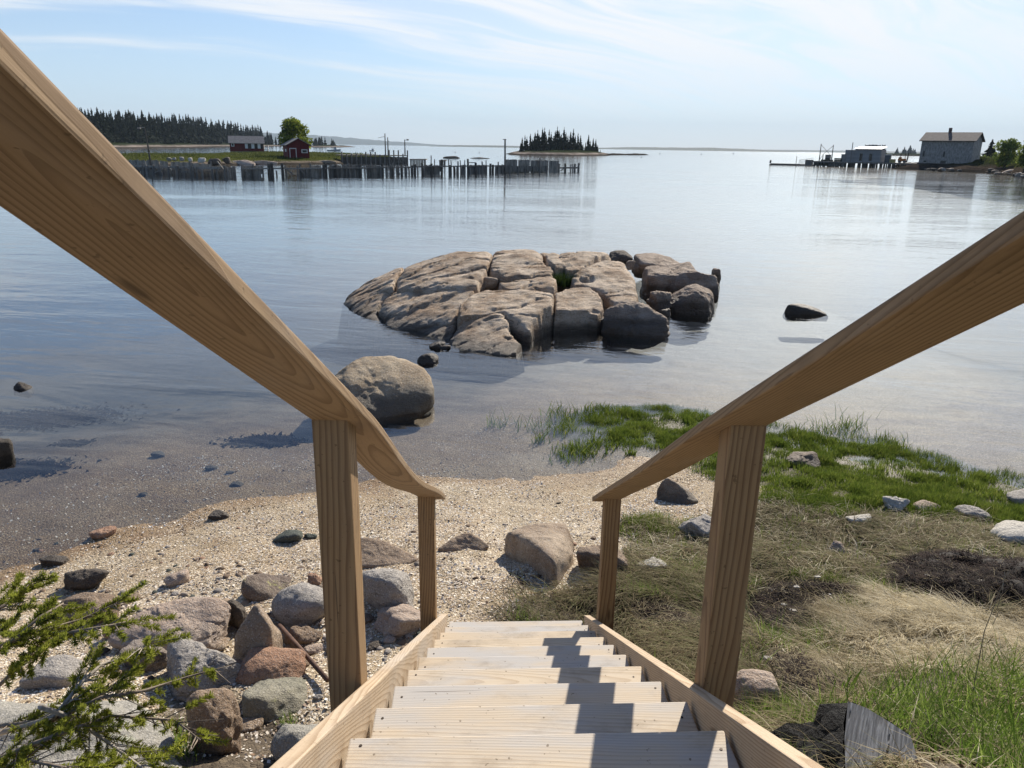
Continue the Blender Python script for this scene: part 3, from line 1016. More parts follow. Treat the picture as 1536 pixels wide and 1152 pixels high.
rock('meadow_stone', 'rough white stone in the marsh grass, middle of the meadow', (1324, 744, 1360, 767), M['white_stone'], 97, 0.8, rough=.12)
rock('meadow_stone', 'flat pink stone in the marsh grass right of the rough white stone', (1368, 757, 1406, 769), M['pink_rock'], 99, 0.8)
rock('meadow_stone', 'flat grey stone in the marsh grass right of the flat pink stone', (1435, 762, 1480, 781), M['grey_rock'], 101, 0.8, k=6)
rock('meadow_stone', 'grey stone at the right edge of the marsh grass', (1508, 742, 1560, 758), M['grey_rock'], 103, 0.8, k=6)
rock('meadow_stone', 'large pale cream stone at the right edge where green grass turns dry', (1478, 795, 1570, 820), M['white_stone'], 105, 0.8, k=6)
rock('meadow_stone', 'pale flat stone in the dry grass nearest the near right stair post', (1268, 776, 1306, 790), M['white_stone'], 107, 0.8)
rock('meadow_stone', 'small pink stone in the dry grass left of the seaweed pile', (1240, 810, 1266, 834), M['pink_rock'], 109, 0.8)
rock('meadow_stone', 'brown flat stone in the green marsh grass near the water', (1176, 686, 1228, 702), BK, 111, 0.8)
rock('beach_stone', 'pale stone between the right stair posts on the shells', (953, 843, 998, 862), M['white_stone'], 113, 0.8)
FILL = [(200, 905), (232, 990), (330, 975), (352, 1015), (336, 1042), (470, 985), (455, 1004), (478, 1052), (318, 990), (505, 985), (562, 975), (585, 965), (548, 940), (425, 1098), (378, 1100), (170, 958), (150, 985), (268, 880)]
for i, (x, y) in enumerate(FILL):
    w = random.uniform(16, 36)
    rock('beach_rock', 'small rock packed between the bigger rocks left of the stairs', (x - w / 2, y - w * random.uniform(.5, .8), x + w / 2, y), M[('boulder', 'grey_rock', 'granite', 'rust_rock', 'dark_rock', 'pink_rock')[i % 6]], 1200 + i, .85, rz=random.uniform(0, 90), sub=4, group='small rocks packed into the left rock pile')
# in the water
hull_rock('shore_boulder', 'big rounded tan boulder standing in the shallows before the ledge', (590, 626),
          [(462, 592, .55), (492, 566, .6), (530, 537, .95), (562, 527, 1.15), (602, 528, 1.15), (633, 541, .95), (655, 562, .65), (660, 588, .4), (653, 603, .22), (605, 622, .0), (548, 641, -.15), (500, 642, -.1), (462, 622, .15), (520, 545, 1.9), (632, 548, 1.8), (480, 578, 1.4), (612, 572, .42), (540, 572, .35)],
          mat_rock('sea boulder', (0.30, 0.22, 0.135), (0.44, 0.35, 0.235), tide=0.26, fine=60), 117, 11, .05, zbase=0.0)
rock('shore_rock', 'small dark rock peeping from the water behind the big boulder', (626, 529, 657, 545), M['dark_rock'], 119, 0.8, zbase=0.0, bury=.6)
rock('shore_rock', 'lone dark rock awash to the right of the ledge', (1176, 455, 1239, 472), M['dark_rock'], 121, 0.45, zbase=0.0, bury=1.0, hmin=.1)
rock('shore_rock', 'weed covered rock tip awash far out at the left edge', (22, 574, 50, 584), M['dark_rock'], 123, 0.8, zbase=0.0, bury=1.5)
rock('shore_rock', 'weedy rock cut off by the left edge of the view', (-24, 658, 14, 688), M['dark_rock'], 125, 0.8, zbase=0.0, bury=1.0)
for i, (x, y, s, lb) in enumerate(((656, 519, 12, 'small wet stone touching the front of the ledge'), (668, 521, 8, 'tiny wet stone right of the small wet stone before the ledge'))):
    rock('shore_rock', lb, (x - s, y - s * .5, x + s, y + s * .3), M['dark_rock'], 130 + i, 0.8, zbase=0.0, bury=.8)
sub_spots = [(318, 706, 18, 5), (345, 712, 12, 4), (355, 730, 20, 6), (240, 686, 20, 5), (215, 745, 14, 4), (610, 640, 26, 9), (592, 652, 40, 12), (560, 660, 40, 12), (630, 628, 34, 10), (575, 640, 30, 10)]
M['sunk_rock'] = mat_rock('sunken stone', (.075, .065, .05), (.13, .11, .085), flk=.2)
for i, (x, y, w, h) in enumerate(sub_spots):
    rock('submerged_stone', 'dark stone lying under the clear shallow water', (x - w / 2, y - h, x + w / 2, y), M['sunk_rock'], 140 + i, 0.9, cat='stone', group='stones under the shallow water', bury=.6, sub=4)

# ------------------------------------------------------------------ granite ledge in the water
_zc = [(513, 455, 0), (519, 465, 0), (545, 482, 0), (580, 489, 0), (605, 494, 0), (632, 503, 0), (650, 515, 0), (675, 521, 0), (700, 526, 0), (740, 533, 0), (757, 535, 0), (778, 528, .05), (784, 519, .1),
       (545, 425, .3), (575, 407, .55), (605, 398, .72), (640, 386, .9), (690, 378, 1.06), (740, 376, 1.12), (800, 376, 1.12), (840, 378, 1.08), (880, 377, 1.10), (910, 376, 1.08), (940, 395, .85),
       (700, 433, .66), (590, 435, .48), (640, 434, .58), (760, 432, .68), (825, 436, .66), (830, 456, .52), (850, 434, .62), (885, 434, .60), (905, 460, .42), (832, 462, .44), (955, 425, .66), (950, 455, .46),
       (545, 450, .22), (570, 460, .22), (688, 470, .42), (640, 478, .22), (740, 470, .42), (800, 480, .35), (790, 500, .18), (760, 500, .26), (720, 505, .18), (680, 500, .12), (650, 500, .06), (860, 405, .88)]
_zc = np.array(_zc, float)
ZT = tps_fit(_zc[:, :2] / 100, _zc[:, 2], 0.02)


def lz(px, py): return float(tps_eval(ZT, np.array([[px / 100, py / 100]]))[0])


ledge_loc = gp(760, 440, .5) * np.array([1, 1, 0])
ledge = thing('granite_ledge', 'broad cracked granite ledge rising from the middle of the cove', 'rock ledge', ledge_loc)
M['ledge'] = mat_rock('ledge granite', (0.34, 0.225, 0.135), (0.60, 0.475, 0.345), tide=0.15, fine=48, streak=0.85, bumpd=0.07)
slabs = [
    ([(513, 455), (528, 440), (545, 425), (575, 408), (604, 398), (602, 408), (594, 422), (587, 431), (574, 436), (545, 447), (521, 462)], 0.0, 0.5, .2),
    ([(607, 398), (645, 385), (690, 377), (739, 375), (737, 386), (729, 398), (722, 414), (714, 428), (690, 431), (640, 432), (593, 430), (599, 415)], 0.02, 0.7, .3),
    ([(522, 464), (545, 450), (575, 438), (585, 437), (572, 452), (565, 465), (574, 478), (581, 489), (560, 488), (538, 480)], -.03, 0, .2),
    ([(589, 435), (640, 434), (700, 433), (711, 434), (702, 443), (690, 456), (685, 468), (675, 478), (650, 484), (615, 493), (600, 493), (584, 489), (577, 470), (569, 462), (577, 448)], 0.0, 0, .2),
    ([(624, 497), (650, 488), (676, 481), (682, 488), (679, 500), (674, 519), (660, 518), (640, 507)], -.04, 0, .15),
    ([(716, 434), (760, 433), (824, 437), (829, 442), (826, 456), (814, 464), (806, 476), (800, 488), (792, 494), (784, 488), (770, 477), (752, 467), (740, 467), (705, 473), (688, 477), (690, 464), (697, 450)], 0.02, 0, .2),
    ([(690, 480), (720, 473), (742, 470), (756, 475), (766, 491), (773, 504), (783, 518), (775, 529), (757, 534), (735, 531), (700, 526), (680, 520), (676, 510), (684, 495)], 0.0, 0, .2),
    ([(743, 376), (804, 375), (815, 390), (828, 401), (826, 410), (780, 412), (757, 412), (737, 402), (735, 394)], 0.02, 0.8, .25),
    ([(807, 376), (837, 378), (848, 394), (831, 398), (819, 388)], 0.06, 0.6, .15),
    ([(750, 418), (771, 414), (829, 411), (834, 420), (829, 433), (780, 432), (762, 430), (752, 425)], 0.01, 0, .18),
    ([(861, 402), (880, 397), (918, 389), (937, 394), (954, 420), (959, 446), (950, 454), (922, 454), (906, 437), (890, 431), (864, 428), (859, 415)], 0.02, 0, .25),
    ([(833, 436), (847, 433), (884, 433), (899, 441), (907, 459), (898, 468), (880, 466), (833, 463)], 0.02, 0, .12),
    ([(840, 379), (880, 377), (909, 376), (916, 386), (880, 395), (868, 404), (850, 404), (842, 394)], 0.04, 0.7, .12),
]
for i, (pp, dz, back, rr) in enumerate(slabs):
    W3 = np.array([gp(a, b, lz(a, b) + dz) for a, b in pp])
    if back:      # slab runs on behind its skyline and dips to the water
        vis = W3[:, 1] > np.percentile(W3[:, 1], 60)
    poly = W3[:, :2].copy()
    cen = poly.mean(0)
    extra = None
    if back:
        top_i = [j for j in range(len(pp)) if pp[j][1] < min(q[1] for q in pp) + 13 or (i == 0 and pp[j][1] < 445 and pp[j][0] < 605 and j < 5)]
        add = []
        for j in top_i:
            d = poly[j] / np.linalg.norm(poly[j])
            add.append((*(poly[j] + d * back), W3[j, 2] - 0.25 * back))
        extra = np.array(add)
        j0 = top_i
        newpoly, newz = [], []
        for j in range(len(pp)):
            if j in j0:
                e = extra[j0.index(j)]
                newpoly.append(e[:2])
                newz.append(e[2])
            else:
                newpoly.append(poly[j])
                newz.append(W3[j, 2])
        CP = np.vstack([W3, extra])
        poly = np.array(newpoly)
    else:
        CP = W3
    cp2 = tps_fit(CP[:, :2], CP[:, 2], 0.35)
    step = 0.03
    ax = np.arange(poly[:, 0].min() - .1, poly[:, 0].max() + .1, step)
    ay = np.arange(poly[:, 1].min() - .1, poly[:, 1].max() + .1, step)
    AX, AY = np.meshgrid(ax, ay)
    x, y = AX.ravel(), AY.ravel()
    wxx = x + 0.055 * fbm(p3(x * 1.9, y * 1.9), 4, 60)
    wyy = y + 0.055 * fbm(p3(x * 1.9, y * 1.9), 4, 61)
    d = sdist(wxx, wyy, poly) + 0.035
    zt = tps_eval(cp2, np.stack([x, y], -1))
    zt = np.clip(zt, -.1, CP[:, 2].max() + 0.06)
    # foliation: long ridges running across the slab, worn pockets
    sx = x * 0.9 + y * 0.35
    sy = -x * 0.35 + y * 0.9
    st = sy * 1.5 + .5 * fbm(p3(x * 1.1, y * 1.1), 3, 75)
    saw = st - np.floor(st)
    rel = 0.05 * fbm(p3(x * .9, y * .9), 3, 70 + i) + 0.035 * fbm(p3(sx * .8, sy * 3.4), 4, 71) + 0.012 * fbm(p3(x * 7, y * 7), 3, 72) - 0.055 * sstep(.80, 1.0, saw) * sstep(-.1, .4, fbm(p3(x * .8 + 9, y * .8), 2, 76))
    cr = np.abs(fbm(p3(sx * .55 + i, sy * 1.5), 3, 80))
    rel -= 0.06 * (1 - sstep(0.0, 0.03, cr))
    dd = np.maximum(d, 0)
    edge = 1 - np.exp(-dd / 0.075)
    z = zt + rel - rr * 0.32 * (1 - edge)
    z = z - 0.22 * (1 - sstep(-0.01, 0.035, d))
    keep = (d > -0.02).reshape(AX.shape)
    id_ = np.arange(len(x)).reshape(AX.shape)
    kq = keep[:-1, :-1] & keep[:-1, 1:] & keep[1:, 1:] & keep[1:, :-1]
    q = np.stack([id_[:-1, :-1], id_[:-1, 1:], id_[1:, 1:], id_[1:, :-1]], -1)[kq]
    used = np.unique(q)
    remap = np.full(len(x), -1)
    remap[used] = np.arange(len(used))
    q = remap[q]
    V = np.stack([x, y, z], -1)[used]
    # skirt down to the sea bed
    ed = {}
    for f in q:
        for a in range(4):
            e = (f[a], f[(a + 1) % 4])
            if (e[1], e[0]) in ed: del ed[(e[1], e[0])]
            else: ed[e] = 1
    bv = sorted({v for e in ed for v in e})
    mp = {v: len(V) + n for n, v in enumerate(bv)}
    low = V[bv].copy()
    cxy = V[:, :2].mean(0)
    od = low[:, :2] - cxy
    low[:, :2] += od / (np.linalg.norm(od, axis=1)[:, None] + 1e-6) * 0.22
    low[:, 2] = -1.3
    V = np.vstack([V, low])
    q = np.vstack([q, np.array([(e[1], e[0], mp[e[0]], mp[e[1]]) for e in ed])])
    o = obj('rock_slab', np_mesh('rock_slab', V - np.array(ledge_loc), q, M['ledge'], True), ledge)
# the floor of the cracks
fl = [(530, 462), (600, 404), (700, 392), (800, 390), (900, 392), (945, 425), (930, 448), (850, 448), (790, 478), (760, 515), (700, 515), (640, 490), (560, 478)]
FL = np.array([gp(a, b, max(lz(a, b) - .17, -.1)) for a, b in fl])
mbb = MB()
nf = len(FL)
mbb.add(list(FL) + [(p[0], p[1], -1.0) for p in FL], [tuple(range(nf))] + [(k, k + nf, (k + 1) % nf + nf, (k + 1) % nf) for k in range(nf)])
mbb.build('rock_core', M['brown_rock'], ledge)

BR = M['brown_rock']
K = dict(cat='rock', zbase=0.0, bury=0.35)
def lrock(label, bbox, seed, depth, zb, name='ledge_boulder', mat=None, **kw):
    a = dict(cat='rock', zbase=zb, bury=0.35, sub=6 if (bbox[2] - bbox[0]) > 50 else 5)
    a.update(kw)
    return rock(name, label, bbox, mat or BR, seed, depth, **a)


hull_rock('ledge_boulder', 'angular dark boulder with a slanted top at the front right foot of the ledge', (955, 503),
          [(904, 487, .1), (909, 466, .3), (930, 459, .45), (966, 455, .6), (986, 470, .4), (1001, 488, .2), (998, 499, .1), (976, 504, 0), (950, 501, 0), (918, 496, .05), (934, 480, .22), (962, 477, .3), (984, 484, .25), (990, 478, .9), (912, 480, .9)], BR, 201, 14, .10, zbase=0.0, strat=.10)
lrock('smooth dark round boulder on the back of the ledge', (912, 375, 949, 396), 203, .8, .45, k=5, npl=7, mat=M['dark_rock'])
lrock('layered brown block at the back right of the ledge', (951, 379, 1024, 412), 205, .9, .25, k=14, strat=.10, rough=.05)
lrock('large flat topped boulder in the middle of the right hand group', (962, 392, 1060, 442), 207, .75, .05, k=13, planes=[(-.1, -.2, 1, .5), (-.2, -1, .12, .7), (-1, 0, .1, .9), (1, 0, .4, .85), (0, 1, .2, .8), (0, 0, -1, .7), (.5, -.9, .2, .8)])
lrock('brown block with a pale top edge at the right of the ledge group', (998, 404, 1072, 446), 209, .7, .03, k=13, rough=.07)
lrock('rounded boulder with a rusty right side at the right end of the ledge', (1001, 423, 1077, 470), 211, .75, 0.0, k=9, mat=M['brown_rock'], planes=[(-.55, -.15, 1, .5), (.45, -.2, .95, .62), (-.2, -1, .05, .75), (1, -.3, .1, .85), (-1, 0, -.1, 1.0), (0, 1, .2, .8), (0, 0, -1, .7)])
lrock('small ribbed dark rock between the ledge and the rusty boulder', (973, 436, 1007, 470), 213, .8, 0.0, k=9, strat=.16, rough=.13)
lrock('small round boulder at the far right tip of the ledge', (1067, 402, 1081, 424), 215, .9, .05, k=5, npl=7)
lrock('small brown stone wedged under the overhang of the ledge', (912, 450, 932, 464), 217, .8, .1, name='ledge_stone')
lrock('red brown stone lying in the hollow of the ledge, left one', (727, 401, 752, 418), 219, .8, .62, name='ledge_stone', mat=M['rust_rock'], k=14)
lrock('red brown pointed stone in the hollow of the ledge, right one', (752, 399, 775, 415), 221, .8, .64, name='ledge_stone', mat=M['rust_rock'], k=14)
lrock('tan rounded stone at the edge of the small pool on the ledge', (720, 414, 747, 432), 223, .8, .55, name='ledge_stone', mat=M['granite'])
lrock('low dark stone at the right foot of the front block of the ledge', (893, 476, 912, 494), 225, .8, 0.0, name='ledge_stone')
lrock('small wet stone at the foot of the ribbed dark rock', (985, 462, 1006, 474), 227, .8, 0.0, name='ledge_stone')
lrock('small square stone behind the pale slab at the back of the ledge', (938, 390, 952, 402), 229, .8, .45, name='ledge_stone')
# ------------------------------------------------------------------ grasses
def blades(name, P, H, W, az, lean, droop, mat, levels=3, face=None, smooth=False):
    n = len(P)
    ts = np.linspace(0, 1, levels)
    dx, dy = np.sin(az), np.cos(az)
    fa = az + math.pi / 2 + (rng.uniform(-.9, .9, n) if face is None else face)
    wx, wy = np.sin(fa), np.cos(fa)
    V = np.zeros((n, levels, 2, 3), np.float32)
    for i, t in enumerate(ts):
        q = lean * H * (t ** 1.5)
        zz = H * (t - droop * t * t)
        c = np.stack([P[:, 0] + dx * q, P[:, 1] + dy * q, P[:, 2] + zz], -1)
        hw = (W * (1 - 0.93 * t) / 2)
        o = np.stack([wx * hw, wy * hw, np.zeros(n)], -1)
        V[:, i, 0] = c - o
        V[:, i, 1] = c + o
    base = (np.arange(n) * levels * 2)[:, None]
    Fq = np.concatenate([base + np.array([[2 * i, 2 * i + 1, 2 * i + 3, 2 * i + 2]]) for i in range(levels - 1)], 0)
    return np_mesh(name, V.reshape(-1, 3), Fq, mat, smooth)


def scatter(poly, n, clump=None, edge=0.15):
    poly = np.asarray(poly, float)
    mn, mx = poly.min(0), poly.max(0)
    out = []
    tot = 0
    while tot < n:
        q = rng.uniform(mn - .15, mx + .15, (n, 2))
        wq = q + 0.22 * np.stack([fbm(p3(q[:, 0] * 1.7, q[:, 1] * 1.7), 3, 21), fbm(p3(q[:, 0] * 1.7, q[:, 1] * 1.7), 3, 22)], -1)
        k = sdist(wq[:, 0], wq[:, 1], poly) > rng.uniform(-edge, edge, n)
        if clump is not None: k &= clump(q) > rng.random(n)
        for wp in WRACK:
            k &= sdist(q[:, 0], q[:, 1], wp) < rng.uniform(-.06, .03, n)
        q = q[k]
        out.append(q)
        tot += max(len(q), 1)
        if len(out) > 60: break
    q = np.concatenate(out)[:n]
    return np.stack([q[:, 0], q[:, 1], ground(q[:, 0], q[:, 1]) - 0.01], -1)


def cl(s, seed, a, b):
    return lambda q: sstep(a, b, fbm(p3(q[:, 0] * s, q[:, 1] * s), 3, seed))


def stuff(name, me, label, cat):
    return tag(obj(name, me), label, cat, kind='stuff')


M['marsh'] = mat_leaf('marsh grass', [(0.055, 0.085, 0.016), (0.12, 0.175, 0.027), (0.20, 0.25, 0.04), (0.31, 0.32, 0.09)], 0.4, fine=5.0, mixn=.3)
M['straw'] = mat_leaf('straw', [(0.17, 0.13, 0.07), (0.36, 0.29, 0.17), (0.52, 0.44, 0.28), (0.70, 0.61, 0.43)], 0.35, fine=9.0, mixn=.25)
M['mat'] = mat_leaf('matted sedge', [(0.06, 0.05, 0.026), (0.18, 0.14, 0.08), (0.30, 0.24, 0.15), (0.14, 0.16, 0.055), (0.52, 0.43, 0.29)], 0.3, fine=9.0, mixn=.3)
M['fresh'] = mat_leaf('fresh grass', [(0.06, 0.11, 0.018), (0.14, 0.22, 0.035), (0.24, 0.33, 0.06), (0.33, 0.40, 0.11)], 0.5)

n = 140000
P = scatter(Z_MARSH, n, lambda q: (0.3 + 0.7 * sstep(-.35, .25, fbm(p3(q[:, 0] * 1.3, q[:, 1] * 1.3), 3, 31))) * (0.3 + .7 * sstep(-.5, -.1, fbm(p3(q[:, 0] * 6, q[:, 1] * 6), 3, 32))), .25)
# thin out where the stand meets open water
zz = ground_raw(P[:, 0], P[:, 1])
thin = (zz > -.055) & (rng.random(len(P)) < 0.25 + 0.75 * sstep(-.07, .01, zz + 0.06 * fbm(p3(P[:, 0] * 2.2, P[:, 1] * 2.2), 3, 33)))
P = P[thin]
n = len(P)
stuff('marsh_grass', blades('marsh_grass', P, rng.uniform(.05, .115, n) * (0.8 + 0.6 * vnoise(p3(P[:, 0] * 5, P[:, 1] * 5), 4)), rng.uniform(.006, .012, n), rng.uniform(0, 6.28, n), rng.uniform(.1, .7, n), 0.12, M['marsh']),
      'short bright green marsh grass along the water', 'grass')
# scattered sprigs standing in the shallows
sp = []
for px, py, r_, k in ((750, 632, 14, 16), (738, 630, 5, 10), (800, 640, 20, 40), (835, 622, 18, 70), (812, 664, 12, 40), (840, 645, 22, 120), (870, 684, 30, 260), (905, 672, 24, 150), (945, 688, 6, 60), (1210, 655, 50, 120), (1260, 650, 30, 120), (1330, 668, 30, 120), (850, 632, 14, 60), (890, 625, 30, 160), (1265, 640, 40, 60)):
    for _ in range(k):
        g = gp(px + random.gauss(0, r_ * .6), py + random.gauss(0, r_ * .22), -0.06)
        sp.append((g[0], g[1], min(-.02, ground(g[0], g[1])[0])))
sp = np.array(sp)
n = len(sp)
stuff('cord_grass', blades('cord_grass', sp, -sp[:, 2] + rng.uniform(.04, .12, n), rng.uniform(.010, .020, n), rng.uniform(0, 6.28, n), rng.uniform(.3, 1.0, n), .1, M['marsh']),
      'loose green sprigs standing in the clear shallows', 'grass')
# matted brown green sedge between marsh and bank
P = scatter(Z_MID, 54000, lambda q: (0.3 + 0.7 * sstep(-.4, .2, fbm(p3(q[:, 0] * 2.0, q[:, 1] * 2.0), 3, 41))) * (.12 + .88 * sstep(-.35, .1, fbm(p3(q[:, 0] * 7, q[:, 1] * 7), 3, 42))))
n = len(P)
az = 2.6 + 1.3 * fbm(p3(P[:, 0] * .8, P[:, 1] * .8), 2, 43) + rng.normal(0, .75, n)
stuff('matted_sedge', blades('matted_sedge', P, rng.uniform(.06, .17, n) * (0.85 + .6 * vnoise(p3(P[:, 0] * 6, P[:, 1] * 6), 8)), rng.uniform(.007, .014, n), az, rng.uniform(.6, 1.9, n), rng.uniform(.45, .8, n), M['mat'], 4),
      'flattened brown and green sedge between marsh and bank', 'grass')
P = scatter(Z_MID, 9000, lambda q: (.06 + .94 * sstep(.0, .45, fbm(p3(q[:, 0] * 1.2, q[:, 1] * 1.2), 3, 45))) * (.1 + .9 * sstep(-.2, .2, fbm(p3(q[:, 0] * 6, q[:, 1] * 6), 3, 46))))
n = len(P)
stuff('sedge_shoots', blades('sedge_shoots', P, rng.uniform(.05, .13, n), rng.uniform(.004, .008, n), rng.uniform(0, 6.28, n), rng.uniform(.1, .7, n), .15, M['marsh']),
      'green shoots coming up through the flattened sedge', 'grass')
# beside the stairs and on the bank
P = scatter(Z_STAIR, 17000, lambda q: 0.25 + .75 * sstep(-.3, .25, fbm(p3(q[:, 0] * 2.4, q[:, 1] * 2.4), 3, 51)))
n = len(P)
az = 4.3 + 1.5 * fbm(p3(P[:, 0] * 1.3, P[:, 1] * 1.3), 2, 53) + rng.normal(0, .6, n)
stuff('dry_tussock', blades('dry_tussock', P, rng.uniform(.10, .26, n), rng.uniform(.005, .009, n), az, rng.uniform(.5, 1.4, n), rng.uniform(.35, .75, n), M['mat'], 5),
      'brown drooping tussock grass beside the foot of the stairs', 'grass')


def bank_clump(q):
    x, y, _ = proj(np.stack([q[:, 0], q[:, 1], ground(q[:, 0], q[:, 1])], -1))
    straw = sstep(1120, 1230, x + 60 * fbm(p3(q[:, 0] * 2, q[:, 1] * 2), 2, 61)) * (0.25 + .75 * sstep(-.35, .2, fbm(p3(q[:, 0] * 2.2, q[:, 1] * 2.2), 3, 62)))
    low = 1 - 0.75 * sstep(1000, 1100, y) * sstep(1300, 1400, x)
    return np.clip((straw * low + .06) * (.03 + .97 * sstep(-.30, .12, fbm(p3(q[:, 0] * 7, q[:, 1] * 7), 3, 64))), 0, 1)


M['stalk'] = mat_leaf('bleached stalks', [(.30, .24, .15), (.62, .54, .38), (.80, .72, .54), (.42, .34, .22)], .2)
M['wrack_litter'] = mat_leaf('leaf litter', [(.03, .02, .014), (.08, .045, .028), (.15, .09, .05)], .1)
P = scatter(Z_BANK, 66000, bank_clump)
n = len(P)
az = 3.6 + 1.2 * fbm(p3(P[:, 0] * 1.2, P[:, 1] * 1.2), 2, 63) + rng.normal(0, .95, n)
stuff('straw_grass', blades('straw_grass', P, rng.uniform(.05, .17, n) * (.85 + .6 * vnoise(p3(P[:, 0] * 7, P[:, 1] * 7), 6)), rng.uniform(.0045, .009, n), az, rng.uniform(.4, 1.6, n), rng.uniform(.3, .8, n), M['straw'], 4),
      'pale dead straw matted over the bank', 'grass')


logc = gd(1310, 1140, 2.55)


P = scatter(Z_MOUND, 30000, lambda q: .1 + .9 * sstep(-.35, .1, fbm(p3(q[:, 0] * 6, q[:, 1] * 6), 3, 164)), .2)
n = len(P)
az = 3.9 + 1.2 * fbm(p3(P[:, 0] * 2.6, P[:, 1] * 2.6), 2, 63) + rng.normal(0, .8, n)
dm = sstep(0, .5, sdist(P[:, 0], P[:, 1], Z_MOUND))
P[:, 2] += dm * rng.uniform(0, .10, n)
stuff('straw_hummock', blades('straw_hummock', P, rng.uniform(.08, .2, n) * (.85 + .6 * vnoise(p3(P[:, 0] * 7, P[:, 1] * 7), 6)), rng.uniform(.005, .010, n), az, rng.uniform(.4, 1.4, n), rng.uniform(.3, .75, n),
                                  mat_leaf('pale straw', [(.25, .20, .12), (.50, .43, .28), (.68, .60, .43), (.82, .75, .58)], .35, fine=9., mixn=.25), 4),
      'thick pale straw matted over the hummock below the long seaweed pile', 'grass')
P = scatter(Z_BANK, 3000, lambda q: .3 + .7 * sstep(-.2, .3, fbm(p3(q[:, 0] * 2, q[:, 1] * 2), 2, 162)))
P2 = scatter(Z_MID, 2600)
P = np.concatenate([P, P2])
n = len(P)
stuff('straw_stalks', blades('straw_stalks', P + np.array([0, 0, .03]), rng.uniform(.04, .13, n), rng.uniform(.004, .0075, n), rng.uniform(0, 6.28, n), rng.uniform(.8, 2.6, n), rng.uniform(.4, .95, n), M['stalk'], 4),
      'loose bleached stalks lying over the bank and sedge', 'grass')
P = scatter(Z_BANK, 2200, cl(2.5, 172, .05, .3))
n = len(P)
stuff('leaf_litter', blades('leaf_litter', P + np.array([0, 0, .015]), rng.uniform(.01, .035, n), rng.uniform(.008, .02, n), rng.uniform(0, 6.28, n), rng.uniform(.8, 2.0, n), rng.uniform(.3, .9, n), M['wrack_litter'], 3),
      'dark brown leaf litter caught in the straw', 'litter')


def fresh_clump(q):
    x, y, _ = proj(np.stack([q[:, 0], q[:, 1], ground(q[:, 0], q[:, 1])], -1))
    k = sstep(1290, 1420, x + 90 * fbm(p3(q[:, 0] * 2, q[:, 1] * 2), 2, 65)) * sstep(975, 1060, y)
    k2 = 0.5 * sstep(.15, .45, fbm(p3(q[:, 0] * 1.9, q[:, 1] * 1.9), 3, 66))
    k = k * (np.hypot(q[:, 0] - logc[0], q[:, 1] - logc[1]) > .34)
    k2 = k2 * (np.hypot(q[:, 0] - logc[0], q[:, 1] - logc[1]) > .34)
    return np.clip(k * (.3 + .7 * sstep(-.4, .2, fbm(p3(q[:, 0] * 3, q[:, 1] * 3), 2, 67))) + k2 * .5, 0, 1)


P = scatter(Z_BANK, 24000, fresh_clump)
n = len(P)
stuff('fresh_grass', blades('fresh_grass', P, rng.uniform(.08, .24, n), rng.uniform(.004, .008, n), rng.uniform(0, 6.28, n), rng.uniform(.15, .9, n), rng.uniform(.1, .4, n), M['fresh'], 4),
      'fresh green grass growing up through the straw on the bank', 'grass')
P = scatter(Z_STAIR, 5000, cl(2.2, 69, .05, .4))
n = len(P)
stuff('stair_grass', blades('stair_grass', P, rng.uniform(.06, .16, n), rng.uniform(.003, .006, n), rng.uniform(0, 6.28, n), rng.uniform(.1, .8, n), .25, M['fresh'], 4),
      'green shoots beside the right stringer', 'grass')


def tuft(name, label, spots, n, h, mat, w=.004, spread=.07, lean=.7):
    pts = []
    for (a, b) in spots:
        c = hit(a, b)
        q = c[:2] + rng.normal(0, spread, (n, 2))
        pts.append(np.stack([q[:, 0], q[:, 1], np.minimum(ground(q[:, 0], q[:, 1]), c[2] + .3) - .01], -1))
    P = np.concatenate(pts)
    c0 = P.mean(0)
    P = P - c0
    m = len(P)
    az = np.arctan2(P[:, 0], P[:, 1]) + rng.normal(0, .7, m)
    o = obj(name, blades(name, P, rng.uniform(.5, 1, m) * h, rng.uniform(.7, 1.4, m) * w, az, rng.uniform(.1, lean, m), .2, mat, 4), None, c0)
    return tag(o, label, 'grass tuft')


tuft('grass_tuft', 'small green grass tuft at the foot of the green grey block', [(432, 1086)], 90, .09, M['fresh'], .004, .022)
tuft('grass_tuft', 'green grass tuft under the spruce twigs at the bottom left edge', [(235, 1142)], 460, .2, M['fresh'], .005, .10)
tuft('grass_tuft', 'low leafy green tuft beside the left stringer at the bottom', [(462, 1120)], 160, .07, M['fresh'], .009, .06)
tuft('grass_tuft', 'tall green blades in front of the pink rock by the near right post', [(1138, 1088)], 220, .16, M['fresh'], .005, .06)
c = gp(842, 424, .62)
m = 700
q = rng.normal(0, 1, (m, 2)) * np.array([.13, .16])
o = obj('ledge_grass', blades('ledge_grass', np.stack([q[:, 0], q[:, 1], np.full(m, -.05)], -1), rng.uniform(.18, .42, m), rng.uniform(.008, .016, m), np.arctan2(q[:, 0], q[:, 1]), rng.uniform(.1, .6, m), .15,
                               mat_leaf('ledge grass', [(.02, .035, .01), (.04, .065, .018), (.06, .09, .025)], .3), 3), None, c)
tag(o, 'dark green grass clump growing in the hollow of the granite ledge', 'grass tuft')
